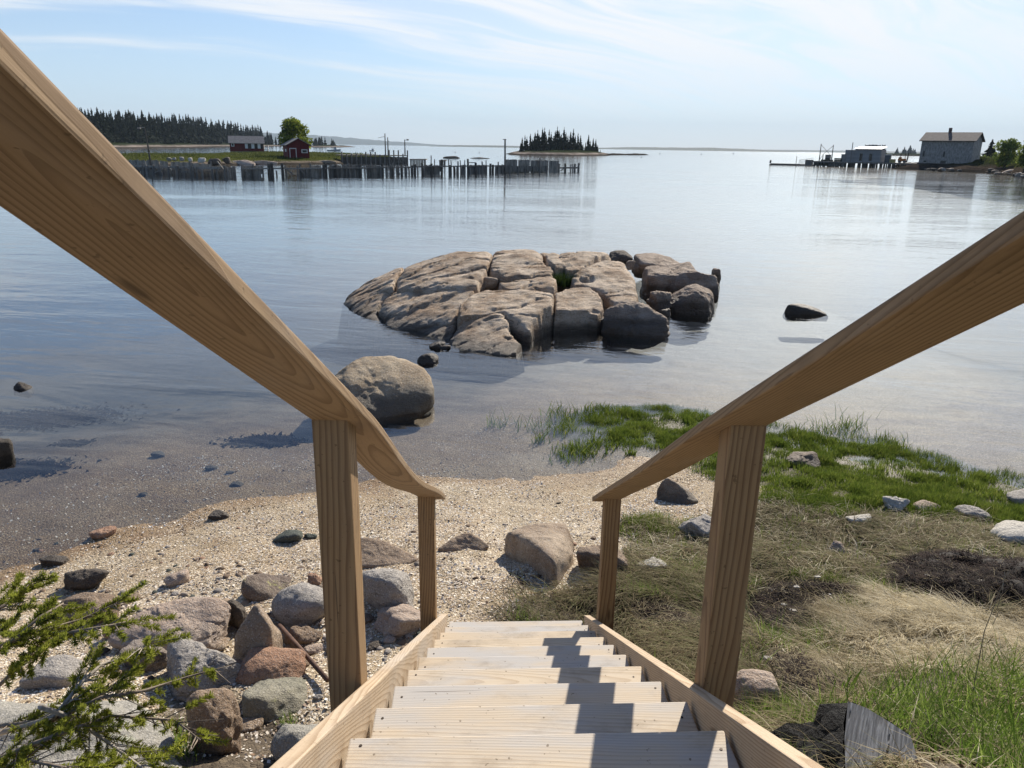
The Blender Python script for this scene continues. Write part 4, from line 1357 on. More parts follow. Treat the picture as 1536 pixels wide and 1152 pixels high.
# broad dock leaves
for (a, b, lab, nn, hh) in ((1215, 990, 'broad leaved dock plant at the edge of the dark debris right of the near post', 16, .14), (1345, 1050, 'single dark dock plant behind the weathered log', 7, .15), (1268, 1045, 'narrow leaved green plant standing just behind the weathered log', 12, .17)):
    c = hit(a, b)
    q = rng.normal(0, .035, (nn, 2))
    aa = rng.uniform(0, 6.28, nn)
    o = obj('dock_plant', blades('dock_plant', np.stack([q[:, 0], q[:, 1], np.full(nn, -.02)], -1), rng.uniform(.6, 1, nn) * hh, rng.uniform(.018, .034, nn), aa, rng.uniform(.2, .8, nn), .25, M['fresh'], 5, smooth=True), None, c)
    tag(o, lab, 'plant')
c = hit(1455, 1060)
mb = MB()
mb.tube([c, c + np.array([.03, .06, .35]), c + np.array([.10, .10, .62])], [.0025, .002, .001], 5)
for k in range(5):
    t = .35 + .13 * k
    b = c + np.array([.10 * t, .10 * t, .62 * t])
    mb.tube([b, b + np.array([random.uniform(-.07, .07), random.uniform(-.05, .05), .07])], [.002, .001], 4)
top('dead_stalk', 'thin bare dead stalk standing up from the fresh grass at right', 'plant', mb, mat_plain('dead stalk', (.25, .2, .14)))

# ------------------------------------------------------------------ seaweed wrack
M['wrack'] = mat_leaf('dry seaweed', [(0.006, 0.005, 0.005), (0.014, 0.009, 0.009), (0.03, 0.016, 0.014), (0.075, 0.05, 0.035)], 0.0, .6)
M['wrack_base'] = mat_plain('wrack bed', (0.02, 0.015, 0.012), .85, .5, 20, bump=.01)


def wrack(label, pts, n, hgt, straw=0.04):
    poly = np.array(wpoly(pts) if isinstance(pts, list) else WRACK[pts])
    c = np.array([*poly.mean(0), 0])
    c[2] = ground(c[0], c[1])[0]
    mn, mx = poly.min(0) - .1, poly.max(0) + .1
    q = rng.uniform(mn, mx, (n * 4, 2))
    d = sdist(q[:, 0] + .12 * fbm(p3(q[:, 0] * 3, q[:, 1] * 3), 3, 91), q[:, 1] + .12 * fbm(p3(q[:, 0] * 3, q[:, 1] * 3), 3, 92), poly)
    k = d > rng.uniform(-.08, .08, len(q))
    q, d = q[k][:n], d[k][:n]
    m = len(q)
    g = ground(q[:, 0], q[:, 1]) + hgt * sstep(-.05, .25, d) * (0.7 + .5 * fbm(p3(q[:, 0] * 4, q[:, 1] * 4), 2, 93)) + rng.uniform(-.01, .015, m)
    me = blades('seaweed', np.stack([q[:, 0], q[:, 1], g], -1) - c, rng.uniform(.015, .06, m), rng.uniform(.004, .012, m), rng.uniform(0, 6.28, m), rng.uniform(.8, 2.6, m), rng.uniform(.5, 1.1, m), M['wrack'], 4)
    o = tag(obj('seaweed_pile', me, None, c), label, 'seaweed pile')
    ax = np.arange(mn[0], mx[0], .05)
    ay = np.arange(mn[1], mx[1], .05)
    AX, AY = np.meshgrid(ax, ay)
    x, y = AX.ravel(), AY.ravel()
    d = sdist(x + .12 * fbm(p3(x * 3, y * 3), 3, 91), y + .12 * fbm(p3(x * 3, y * 3), 3, 92), poly)
    z = ground(x, y) - .03 + (hgt + .03) * sstep(-.05, .22, d) * (0.8 + .5 * fbm(p3(x * 4, y * 4), 3, 93))
    idd = np.arange(len(x)).reshape(AX.shape)
    kk = (d > -.06).reshape(AX.shape)
    kq = kk[:-1, :-1] & kk[:-1, 1:] & kk[1:, 1:] & kk[1:, :-1]
    qd = np.stack([idd[:-1, :-1], idd[:-1, 1:], idd[1:, 1:], idd[1:, :-1]], -1)[kq]
    us = np.unique(qd)
    rm = np.full(len(x), -1)
    rm[us] = np.arange(len(us))
    obj('weed_bed', np_mesh('weed_bed', np.stack([x, y, z], -1)[us] - c, rm[qd], M['wrack_base'], True), o)
    s = rng.choice(m, int(m * straw), replace=False)
    st = blades('straw_bits', np.stack([q[s, 0], q[s, 1], g[s] + .012], -1) - c, rng.uniform(.01, .03, len(s)), rng.uniform(.003, .006, len(s)), rng.uniform(0, 6.28, len(s)), rng.uniform(2, 5, len(s)), .9, M['straw'], 3)
    tag(obj('straw_bits', st, o), kind='stuff')
    return o


wrack('long pile of dark dried seaweed across the right of the meadow', 0, 15000, .09)
wrack('smaller dark seaweed heap just right of the near right stair post', 1, 7000, .05, .12)
wrack('thin strand of dark debris beside the right stringer below the near post', 2, 2200, .03, .3)
wrack('dark twiggy debris patch between the pink rock and the weathered log', 3, 3000, .025, .45)
wrack('dark hollow of leaf litter at the right of the weathered log', [(1385, 1085), (1420, 1070), (1450, 1085), (1440, 1125), (1400, 1130)], 1200, .02, .3)
wrack('small dark clump of weed on the shells at the foot of the wedge boulder', [(752, 868), (775, 862), (785, 878), (760, 888)], 350, .02, .1)

# shells
M['shell'] = mat_leaf('shell flakes', [(0.42, 0.32, 0.22), (0.70, 0.64, 0.55), (0.85, 0.81, 0.74), (0.22, 0.13, 0.08), (0.78, 0.73, 0.64)], 0.0, .6)
q = np.stack([rng.uniform(-6, 4, 130000), rng.uniform(3.0, 10.5, 130000)], -1)
z = ground(q[:, 0], q[:, 1])
so = np.maximum.reduce([sdist(q[:, 0], q[:, 1], zz_) for zz_ in (Z_MID, Z_STAIR, Z_MARSH)])
dn = (0.30 + 0.7 * sstep(-.2, .35, fbm(p3(q[:, 0] * 1.2, q[:, 1] * 1.2), 3, 95) + 1.1 * sstep(.08, .3, z) - .4))
k = (z > -.16) & (z < .85) & (so < rng.uniform(-.02, .15, len(q))) & (rng.random(len(q)) < dn * np.where(z < 0, .45, 1))
q, z = q[k], z[k]
m = len(q)
r_ = rng.uniform(.004, .0095, m) * rng.choice([1, 1, 1.6], m)
a0 = rng.uniform(0, 6.28, m)
tl = rng.normal(0, .35, (m, 2))
V = np.zeros((m, 4, 3))
for k in range(4):
    a = a0 + k * math.pi / 2 + rng.uniform(-.35, .35, m)
    rr = r_ * rng.uniform(.6, 1.15, m)
    V[:, k, 0] = q[:, 0] + np.cos(a) * rr
    V[:, k, 1] = q[:, 1] + np.sin(a) * rr
    V[:, k, 2] = z + .004 + (np.cos(a) * tl[:, 0] + np.sin(a) * tl[:, 1]) * rr
stuff('shell_fragments', np_mesh('shell_fragments', V.reshape(-1, 3), np.arange(m * 4).reshape(m, 4), M['shell']), 'broken white and tan shells strewn over the beach', 'shells')
for i, (px, py) in enumerate(((1437, 888), (1420, 870), (1470, 880), (1405, 878), (1150, 1000), (1189, 925), (1175, 918), (1225, 874), (1193, 890), (1442, 878), (1390, 872), (1522, 893), (1160, 895))):
    c = hit(px, py) + np.array([0, 0, .05])
    P, Fc = rock_verts((.05, .035, .012), 300 + i, 8, 7, .12, 3)
    tag(obj('oyster_shell', np_mesh('oyster_shell', P, Fc, M['white_stone'], True), None, c), 'white shell lying on the dark seaweed', 'shell', 'white shells on the seaweed')
# pebbles on the shells
PEB = [np_mesh('pebble', *rock_verts((.06, .05, .035), 400 + k, 9, 6, .08, 3), [M[('slate', 'rust_rock', 'grey_rock', 'boulder')[k % 4]]], True) for k in range(8)]
for k in range(80):
    px, py = random.choice(((random.uniform(40, 460), random.uniform(790, 900)), (random.uniform(560, 900), random.uniform(740, 900)), (random.uniform(100, 340), random.uniform(820, 900)), (random.uniform(560, 640), random.uniform(900, 1000))))
    c = hit(px, py)
    if c[2] < -.05: continue
    o = obj('pebble', PEB[k % 8], None, c)
    s = random.uniform(.35, 1.0)
    o.scale = (s, s, s)
    o.rotation_euler = (0, 0, random.uniform(0, 6.28))
    tag(o, 'small pebble lying among the broken shells', 'pebble', 'pebbles on the shell beach')

# brown weed scraps left along the last high water
q = np.stack([rng.uniform(-6, 3, 60000), rng.uniform(4.0, 10.0, 60000)], -1)
z = ground(q[:, 0], q[:, 1])
k = (np.abs(z - .055 - .03 * fbm(p3(q[:, 0] * .7, q[:, 1] * .7), 2, 191)) < .022 * rng.random(len(q))) & (rng.random(len(q)) < .1 + .6 * sstep(0, .4, fbm(p3(q[:, 0] * 1.5, q[:, 1] * 1.5), 3, 192)))
q, z = q[k][:1500], z[k][:1500]
n = len(q)
stuff('strand_litter', blades('strand_litter', np.stack([q[:, 0], q[:, 1], z], -1), rng.uniform(.008, .025, n), rng.uniform(.006, .018, n), rng.uniform(0, 6.28, n), rng.uniform(.8, 2.4, n), rng.uniform(.4, 1.0, n), M['wrack_litter'], 3),
      'brown weed scraps along the tide line of the beach', 'litter')
# small stones and gravel among the shells
def gravel(n, rmin, rmax, seed, region):
    r_ = np.random.default_rng(seed)
    V0, F0 = ico(2)
    VV, FF = [], []
    k = 0
    while k < n:
        px, py = r_.uniform(*region[0]), r_.uniform(*region[1])
        d = ray(px, py)
        g = gp(px, py, .3)
        z = ground(g[0], g[1])[0]
        if z < -.06 or z > 1.2: 
            k += 1
            continue
        s = rmin + (rmax - rmin) * r_.random() ** 2.5
        P = V0 * (1 + .35 * fbm(V0 * 1.3 + k * 3.1, 2, seed)[:, None]) * np.array([r_.uniform(.8, 1.4), r_.uniform(.8, 1.2), r_.uniform(.4, .8)]) * s
        a = r_.uniform(0, 6.28)
        P = np.stack([P[:, 0] * math.cos(a) - P[:, 1] * math.sin(a), P[:, 0] * math.sin(a) + P[:, 1] * math.cos(a), P[:, 2]], -1)
        VV.append(P + np.array([g[0], g[1], z]))
        FF.append(F0 + k * 0 + len(V0) * (len(VV) - 1))
        k += 1
    return np.concatenate(VV), np.concatenate(FF)


M['gravel'] = mat_leaf('beach gravel', [(.10, .075, .055), (.22, .16, .115), (.32, .24, .17), (.24, .22, .20), (.42, .35, .28)], 0.0)
V, Fq = gravel(200, .005, .026, 5, ((0, 900), (745, 905)))
V2, F2 = gravel(420, .006, .04, 6, ((180, 640), (850, 1080)))
stuff('beach_gravel', np_mesh('beach_gravel', np.vstack([V, V2]), np.vstack([Fq, F2 + len(V)]), M['gravel'], True), 'small gravel scattered among the shells', 'gravel')

# submerged weed
M['bed_weed'] = mat_leaf('submerged weed', [(0.010, 0.008, 0.009), (0.018, 0.013, 0.012), (0.03, 0.019, 0.017)], 0.1, .7)
for lab, (a, b), sx, sy, nn in (('dark clump of weed under the water left of the near stair post', (395, 668), .42, .22, 1500), ('wide dark weed bed under the water at the left edge', (60, 600), 1.1, .6, 2600), ('dark weed bed under the water below the weedy rock at the left edge', (20, 705), .6, .35, 1600),
                                ('small dark weed patch under the water between the larger weed beds', (110, 655), .2, .12, 400)):
    g = gp(a, b, -.25)
    q = rng.normal(0, .5, (nn, 2)) * np.array([sx, sy])
    gz = ground(q[:, 0] + g[0], q[:, 1] + g[1])
    hh = np.minimum(rng.uniform(.02, .08, nn), np.maximum(-gz - .02, .01))
    o = obj('weed_clump', blades('weed_clump', np.stack([q[:, 0], q[:, 1], gz], -1), hh, rng.uniform(.03, .07, nn), rng.uniform(0, 6.28, nn), rng.uniform(.4, 1.6, nn), .6, M['bed_weed'], 4), None, (g[0], g[1], 0))
    tag(o, lab, 'seaweed')

# ------------------------------------------------------------------ rusty pipe
mb = MB()
a, b = hit(420, 950), hit(492, 1032)
a, b = a + np.array([0, 0, .06]), b + np.array([0, 0, .05])
mb.tube([a, a * .6 + b * .4, b], [.014, .015, .014], 10)
top('rusty_pipe', 'thin rusty pipe sloping across the shells left of the near post', 'pipe', mb, mat_plain('rust', (.11, .06, .04), .75, .4, 30, bump=.002), smooth=True)

# ------------------------------------------------------------------ weathered log
nrm = np.array([.30, -.42, .86])
nrm /= np.linalg.norm(nrm)
c0 = gd(1312, 1112, 2.62)
face_px = [(1273, 1056), (1300, 1066), (1336, 1088), (1363, 1106), (1376, 1150), (1372, 1205), (1335, 1232), (1290, 1222), (1270, 1185), (1268, 1110)]
FPt = []
for a, b in face_px:
    d = ray(a, b)
    t = ((c0 - CAM) @ nrm) / (d @ nrm)
    FPt.append(CAM + d * t)
FPt = np.array(FPt)
cc = FPt.mean(0)
axd = np.array([-.50, .28, -.70])
axd /= np.linalg.norm(axd)
log_loc = Vector([float(v) for v in (cc + axd * .25)])
logt = thing('weathered_log', 'grey weathered log end with charred black bark in the bottom right corner', 'log', log_loc)
mb = MB()
rings = []
nseg = 5
m = 60
tt = np.linspace(0, len(FPt), m, endpoint=False)
out0 = np.array([FPt[int(t)] * (1 - t % 1) + FPt[(int(t) + 1) % len(FPt)] * (t % 1) for t in tt])
for k in range(9):
    s = k / 8
    ring = cc + (out0 - cc) * (1.04 + .10 * s) + axd * (0.42 * s)
    rad = out0 - cc
    nz = fbm(p3(np.arange(m) * .35, np.full(m, k * .6)), 3, 55)
    ring = ring + rad * (.22 * nz)[:, None] * (1 if k else .25)
    rings.append(ring)
V = np.concatenate(rings)
q = [(k * m + i, k * m + (i + 1) % m, (k + 1) * m + (i + 1) % m, (k + 1) * m + i) for k in range(8) for i in range(m)]
t_ = NT('charred bark')
oc = obj_coord(t_)
bk = t_.noise(oc, 22, 6, .7)
bcol = t_.mix(t_.ramp(bk, .5, .72), (.004, .004, .004), (.075, .07, .065))
vo = t_.noise(oc, 70, 4, .7)
M['bark'] = t_.done(bcol, .75, t_.bump(t_.math('ADD', bk, vo), .06, 1.0), .3)
obj('bark', np_mesh('bark', V - np.array(log_loc), q, M['bark'], True), logt)
t_ = NT('grey end grain')
oc = obj_coord(t_)
rt_ = t_.n('VectorRotate', {'Vector': oc, 'Angle': R(28)}, rotation_type='Y_AXIS').outputs[0]
g1 = t_.noise(t_.scale(rt_, (6, 6, 130)), 1.0, 4, .6, .4)
g2 = t_.noise(oc, 9, 5, .65)
gcol = t_.mix(t_.ramp(g1, .35, .7), (.10, .10, .10), (.31, .31, .31))
gcol = t_.mix(t_.math('MULTIPLY', t_.ramp(g2, .45, .7), .5), gcol, (.16, .15, .145))
ckv = t_.noise(t_.scale(rt_, (5, 5, 60)), 1.0, 2, .5, .2)
ck = t_.ramp(ckv, .62, .66)
gcol = t_.mix(t_.math('MULTIPLY', ck, .8), gcol, (.015, .015, .015))
M['endgrain'] = t_.done(gcol, .8, t_.bump(t_.math('SUBTRACT', g1, ck), .006, .8), .25)
fc = np.vstack([cc + (out0 - cc) * 1.045 + nrm * .004, (cc + nrm * .006)[None]])
obj('cut_face', np_mesh('cut_face', np.vstack([fc, out0 * 1.0 + axd * .03]) - np.array(log_loc),
                        np.array([(i, (i + 1) % m, m, m) for i in range(m)])[:, :3], M['endgrain']), logt)

# ------------------------------------------------------------------ spruce sapling, bottom left
M['needle'] = mat_leaf('young spruce needles', [(0.12, 0.135, 0.025), (0.26, 0.29, 0.04), (0.38, 0.41, 0.06), (0.52, 0.52, 0.12)], .5, .5, fine=16., mixn=.4)
M['twig'] = mat_plain('spruce twig', (.20, .16, .12), .8, .35, 40)
M['twig_pale'] = mat_plain('pale bare twig', (.33, .29, .24), .8, .3, 40)
sl = gd(-130, 1180, 2.3)
sl[2] = ground(sl[0], sl[1])[0]
sap = thing('spruce_sapling', 'young spruce with bright new needles reaching in from the bottom left', 'spruce', sl)
mb = MB()
mb.tube([sl, gd(-120, 1080, 2.35), gd(-110, 960, 2.4), gd(-100, 860, 2.45)], [.03, .025, .018, .01], 8)
mb.build('trunk', M['twig'], sap, True)
stems = [
    ([(-110, 1085), (0, 1027), (54, 975), (108, 948), (173, 937), (200, 930)], 2.35, 1.0),
    ([(-110, 1120), (0, 1089), (81, 1080), (152, 1046), (217, 1036), (280, 1016), (322, 1004)], 2.25, 1.1),
    ([(-115, 1165), (0, 1138), (54, 1114), (122, 1089), (168, 1074), (262, 1080), (300, 1110)], 2.15, 1.0),
    ([(0, 1100), (81, 1076), (122, 1024), (152, 997), (190, 985), (228, 962)], 2.28, .9),
    ([(-100, 985), (0, 950), (70, 944), (120, 930), (175, 905)], 2.45, .8),
    ([(-100, 960), (-20, 925), (30, 893), (48, 872)], 2.5, .7),
    ([(60, 1060), (106, 1076), (163, 1114), (211, 1150), (235, 1170)], 2.1, .7),
    ([(-100, 1150), (-20, 1160), (40, 1140), (90, 1150), (150, 1160)], 2.05, .8),
    ([(-100, 1010), (-30, 985), (20, 960), (60, 925), (95, 905)], 2.4, .9),
]


def lerp_path(pts, t):
    L = [0]
    for a, b in zip(pts[:-1], pts[1:]): L.append(L[-1] + np.linalg.norm(b - a))
    s = t * L[-1]
    for i in range(len(pts) - 1):
        if s <= L[i + 1] or i == len(pts) - 2:
            u = (s - L[i]) / max(1e-6, L[i + 1] - L[i])
            return pts[i] * (1 - u) + pts[i + 1] * u, (pts[i + 1] - pts[i]) / max(1e-6, np.linalg.norm(pts[i + 1] - pts[i]))


for si, (pp, dep, dens) in enumerate(stems):
    pts = [gd(a, b, dep + .10 * math.sin(i * 1.3 + si)) for i, (a, b) in enumerate(pp)]
    mb = MB()
    mb.tube(pts, list(np.linspace(.008, .0025, len(pts))), 6)
    twp, ndl = [], []
    nt = int(64 * dens)
    for k in range(nt):
        t = 0.25 + .75 * (k + random.random()) / nt
        b0, dd = lerp_path(pts, min(t, .999))
        side = np.cross(dd, np.array([0, 0, 1.0]))
        side /= np.linalg.norm(side) + 1e-9
        sg = 1 if k % 2 else -1
        ln = random.choice((.03, .05, .08, .12, .16)) * random.uniform(.8, 1.2) * (1.15 - .45 * t)
        dirv = dd * random.uniform(.5, 1.0) + side * sg * random.uniform(.3, .9) + np.array([0, 0, random.uniform(-.35, .35)])
        dirv /= np.linalg.norm(dirv)
        e = b0 + dirv * ln + np.array([0, 0, -.012])
        mb.tube([b0, (b0 + e) / 2, e], [.0024, .0018, .0011], 4)
        bare = random.random() < .22
        twp.append((b0, e, dirv, bare))
        if not bare:
            u0 = random.choice((.15, .45))
            nn = int(160 * ln / .11)
            uu = np.array([random.uniform(u0, 1.04) for _ in range(nn)])
            for u in uu:
                c = b0 + (e - b0) * u
                r3 = rng.normal(size=3)
                r3 -= dirv * (r3 @ dirv)
                r3 /= np.linalg.norm(r3) + 1e-9
                nd = dirv * .6 + r3 * .85 + np.array([0, 0, .12])
                nd /= np.linalg.norm(nd)
                ndl.append((c, nd, random.uniform(.010, .021)))
    br = mb.build('branch', M['twig_pale'] if si in (6, 3) else M['twig'], sap, True)
    C0 = np.array([q[0] for q in ndl])
    Dn = np.array([q[1] for q in ndl])
    Ln = np.array([q[2] for q in ndl])[:, None]
    sd_ = np.cross(Dn, rng.normal(size=Dn.shape))
    sd_ /= np.linalg.norm(sd_, axis=1)[:, None] + 1e-9
    wd = .0014
    V = np.stack([C0 - sd_ * wd, C0 + sd_ * wd, C0 + Dn * Ln * .7 + sd_ * wd, C0 + Dn * Ln - sd_ * wd * .3], 1).reshape(-1, 3) - np.array(sl)
    o = obj('needles', np_mesh('needles', V, np.arange(len(V)).reshape(-1, 4), M['needle']), br)
# ------------------------------------------------------------------ far land
MV = {}


def mound(name, pts, height, mat, res, edge, rough=.3, label=None, kind='structure', z0=-1.5, world=False, seed=0, prof=.5):
    poly = np.array([gp(a, b, 0)[:2] for a, b in pts]) if not world else np.array(pts, float)
    mn, mx = poly.min(0) - res * 2, poly.max(0) + res * 2
    AX, AY = np.meshgrid(np.arange(mn[0], mx[0] + res, res), np.arange(mn[1], mx[1] + res, res))
    x, y = AX.ravel(), AY.ravel()
    wv = edge * .8
    d = sdist(x + wv * .6 * fbm(p3(x / wv * .35, y / wv * .35), 3, seed), y + wv * .6 * fbm(p3(x / wv * .35, y / wv * .35), 3, seed + 1), poly)
    t = np.clip(d / edge, -1, 1)
    z = np.where(t > 0, height * np.abs(t) ** prof, z0 * np.abs(t) ** .8)
    z = z + rough * fbm(p3(x / edge * 1.3, y / edge * 1.3), 4, seed + 2) * np.clip(t + .3, 0, 1)
    nid = np.arange(len(x)).reshape(AX.shape)
    k = (d > -edge).reshape(AX.shape)
    kq = k[:-1, :-1] & k[:-1, 1:] & k[1:, 1:] & k[1:, :-1]
    q = np.stack([nid[:-1, :-1], nid[:-1, 1:], nid[1:, 1:], nid[1:, :-1]], -1)[kq]
    us = np.unique(q)
    rm = np.full(len(x), -1)
    rm[us] = np.arange(len(us))
    MV[name] = np.stack([x, y, z], -1)[us]
    c = np.array([*poly.mean(0), 0])
    o = obj(name, np_mesh(name, np.stack([x, y, z], -1)[us] - c, rm[q], mat, True), None, c)
    return tag(o, label, None, None, kind)


def mat_ground2(name, rock_a, rock_b, grass, zl, zh, tide=.35, sc=.5):
    t = NT(name)
    w = world_coord(t)
    z = t.n('SeparateXYZ', {0: w}).outputs[2]
    nz = t.noise(w, sc, 5, .65)
    n2 = t.noise(w, sc * 4, 4, .65)
    col = t.mix(t.ramp(n2, .35, .65), rock_a, rock_b)
    g2 = t.mix(t.ramp(n2, .35, .65), grass, tuple(c * .55 for c in grass))
    zz = t.math('MULTIPLY_ADD', nz, -1.2 * (zh - zl), z)
    col = t.mix(t.ramp(zz, zl - .6 * (zh - zl), zh - .6 * (zh - zl)), col, g2)
    wet = t.math('SUBTRACT', 1.0, t.ramp(t.math('MULTIPLY_ADD', nz, -.3, z), tide - .35, tide - .1))
    col = t.mix(t.math('MULTIPLY', wet, .85), col, (.03, .027, .022))
    return t.done(col, .95, t.bump(n2, .25, .6), .0)


M['spit'] = mat_ground2('spit', (.13, .105, .08), (.26, .21, .165), (.075, .085, .024), .3, .75)
M['headland'] = mat_ground2('headland', (.15, .12, .10), (.34, .29, .25), (.03, .04, .018), .8, 1.8, .7, .08)
M['far_shore'] = mat_ground2('dark shore', (.028, .023, .019), (.075, .058, .045), (.035, .042, .016), .9, 1.8, .6, .5)
M['far_wood'] = mat_plain('far woods', (.025, .038, .025), .95, .5, .02)

SPIT = [(140, 250), (200, 250), (260, 248.5), (320, 248), (345, 248), (400, 247.2), (430, 247), (475, 245.8), (520, 244.2), (566, 243), (590, 239.5), (540, 236.5), (480, 234), (430, 232.5), (380, 232.5), (330, 234), (300, 236.5), (220, 237), (140, 237)]
mound('spit', SPIT, 1.05, M['spit'], 1.2, 6.0, .22, 'low grassy spit behind the pier')
HEAD = [(60, 224), (130, 222.5), (200, 221.6), (262, 221.4), (300, 220.8), (345, 220.6), (385, 220.2), (415, 219.7), (412, 218.6), (330, 217.0), (200, 216.2), (60, 215.6)]
mound('headland', HEAD, 1.8, M['headland'], 6, 25, 1.0, 'wooded rocky point across the cove', seed=5)
ISLE = [(752, 232.0), (775, 233.0), (810, 233.4), (850, 233.8), (880, 233.6), (912, 233.4), (905, 230.9), (850, 230.4), (790, 230.2), (762, 231)]
mound('island', ISLE, 2.0, M['headland'], 2.6, 14, .5, 'small rocky island with spruces', seed=9)
mound('reef', [(908, 232.9), (940, 232.7), (968, 232.5), (966, 232.0), (910, 232.1)], .7, M['far_shore'], 1.6, 5, .3, 'low reef off the island', seed=12)
ISL2 = [(462, 220.7), (490, 221.3), (508, 221.2), (530, 220.8), (520, 220.0), (480, 219.8)]
mound('islet', ISL2, 3.0, M['headland'], 9, 35, .8, 'far wooded islet', seed=15)
SHORE = [(1366, 254.5), (1378, 255), (1400, 255.4), (1430, 256.6), (1456, 258), (1480, 260), (1510, 262.5), (1545, 266), (1600, 272), (1680, 280), (1680, 250), (1560, 243), (1480, 241.5), (1430, 243), (1385, 247.5), (1368, 251)]
mound('right_shore', SHORE, 2.2, M['far_shore'], .7, 12, 1.0, 'dark rocky shore under the grey boathouse', seed=18, prof=.8)


def far_grass(name, src, n, zmin, hmin, hmax, mat, label, keep=None):
    V = MV[src]
    V = V[V[:, 2] > zmin]
    if keep is not None: V = V[keep(V)]
    P = V[rng.integers(0, len(V), n)] + np.concatenate([rng.uniform(-.6, .6, (n, 2)), np.full((n, 1), -.08)], 1)
    hh = rng.uniform(hmin, hmax, n) * (1 + .7 * fbm(p3(P[:, 0] * .25, P[:, 1] * .25), 3, 99))
    stuff(name, blades(name, P, np.maximum(hh, .05), rng.uniform(.10, .22, n), rng.uniform(0, 6.28, n), rng.uniform(.1, .9, n), .2, mat), label, 'grass')


M['far_grass'] = mat_leaf('meadow grass', [(.03, .042, .012), (.075, .095, .025), (.12, .135, .04), (.17, .15, .07)], .3, fine=.35, mixn=.6)
far_grass('spit_grass', 'spit', 16000, .45, .15, .5, M['far_grass'], 'rough green grass on the low spit')
far_grass('shore_scrub', 'right_shore', 5000, 1.0, .3, 1.1, M['far_grass'], 'rough grass and scrub above the right shore', lambda V: proj(V)[0] > 1452)


def ridge(name, tops, Y, thick, mat, label, z0=-2):
    """a real hill range: crest line over a broad base"""
    pts = []
    xs = []
    for a, b in tops:
        g = gy(a, b, Y)
        xs.append((g[0], g[2]))
    xs = np.array(xs)
    X = np.linspace(xs[0, 0], xs[-1, 0], 160)
    Zc = np.interp(X, xs[:, 0], xs[:, 1])
    Zc = Zc * (1 + .06 * fbm(p3(X / (np.ptp(X) / 60), X * 0), 4, 77)) 
    prof = np.array([0, .35, .7, .92, 1.0, .9, .6, .3, 0])
    yy = np.linspace(-1, 1, len(prof)) * thick / 2
    V = []
    for j, p in enumerate(prof):
        zj = Zc * p * (1 + (.10 * fbm(p3(X / (np.ptp(X) / 40), X * 0 + j * .7), 3, 79) if 0 < p < 1 else 0)) + z0 * (1 - p)
        V.append(np.stack([X, np.full_like(X, Y + yy[j]), zj], -1))
    V = np.concatenate(V)
    n = len(X)
    q = [(j * n + i, j * n + i + 1, (j + 1) * n + i + 1, (j + 1) * n + i) for j in range(len(prof) - 1) for i in range(n - 1)]
    return tag(obj(name, np_mesh(name, V - np.array([0, Y, 0]), q, mat, True), None, (0, Y, 0)), label, None, None, 'structure')


ridge('far_hills', [(250, 205), (330, 201), (400, 199), (440, 200), (470, 202.5), (500, 204.5), (540, 208), (580, 211.5), (620, 214), (650, 216.5), (690, 218.5)], 9200, 2200, M['far_wood'], 'blue hills on the horizon')
ridge('far_shoreline', [(640, 219.6), (655, 218.4), (690, 217.6), (740, 218.2), (790, 219.2), (850, 221), (905, 221.6), (950, 220.6), (1010, 221.3), (1060, 221.6), (1100, 222.8), (1140, 224.4), (1165, 226.6)], 4200, 900, M['far_wood'], 'low dark shoreline across the bay')
ridge('far_coast', [(1100, 225.0), (1140, 224.5), (1180, 224.7), (1230, 225.3), (1300, 226.4), (1400, 228.0), (1500, 229.5), (1700, 232)], 6500, 1200, M['far_wood'], 'faint coast at the far right of the bay')

# ------------------------------------------------------------------ trees
M['spruce'] = mat_leaf('dark spruce', [(0.008, 0.014, 0.008), (0.014, 0.024, 0.012), (0.022, 0.036, 0.016)], .1, .8)
M['trunk'] = mat_plain('tree bark', (.09, .075, .06), .9, .35, 5, bump=.02)


def spruce_crown(seed, h, wfac, start, whorls, per, gap=.0):
    r_ = random.Random(seed)
    V, Q = [], []
    for i in range(whorls):
        u = i / (whorls - 1)
        z = h * (start + (1 - start) * u)
        L = h * wfac * ((1 - u) ** .85 + .02) * r_.uniform(.7, 1.15)
        if r_.random() < gap: L *= .35
        for k in range(per):
            a = r_.uniform(0, 6.28)
            ll = L * r_.uniform(.6, 1.15)
            c, s = math.cos(a), math.sin(a)
            wdt = max(.24 * ll, .02 * h) * r_.uniform(.8, 1.3)
            tl = r_.uniform(-.9, .9)
            dz = -ll * r_.uniform(.15, .55)
            z0 = z + r_.uniform(-.5, .5) * h / whorls
            b = len(V)
            for (f, w_, zz) in ((0, .4, .05 * ll), (.55, 1.0, dz * .4), (1.0, .12, dz)):
                V.append((c * ll * f - s * wdt * w_, s * ll * f + c * wdt * w_, z0 + zz - wdt * w_ * tl))
                V.append((c * ll * f + s * wdt * w_, s * ll * f - c * wdt * w_, z0 + zz + wdt * w_ * tl))
            Q += [(b, b + 1, b + 3, b + 2), (b + 2, b + 3, b + 5, b + 4)]
            # hanging spray under the limb
            b = len(V)
            V += [(c * ll * .25, s * ll * .25, z0), (c * ll * .9, s * ll * .9, z0 + dz * .8), (c * ll * .8, s * ll * .8, z0 + dz * .8 - .16 * ll - .025 * h), (c * ll * .2, s * ll * .2, z0 - .26 * ll - .03 * h)]
            Q.append((b, b + 1, b + 2, b + 3))
    b = len(V)
    V += [(-.012 * h, 0, h * .95), (.012 * h, 0, h * .95), (.002 * h, 0, h * 1.03), (-.002 * h, 0, h * 1.03)]
    Q.append((b, b + 1, b + 2, b + 3))
    return np.array(V), np.array(Q)


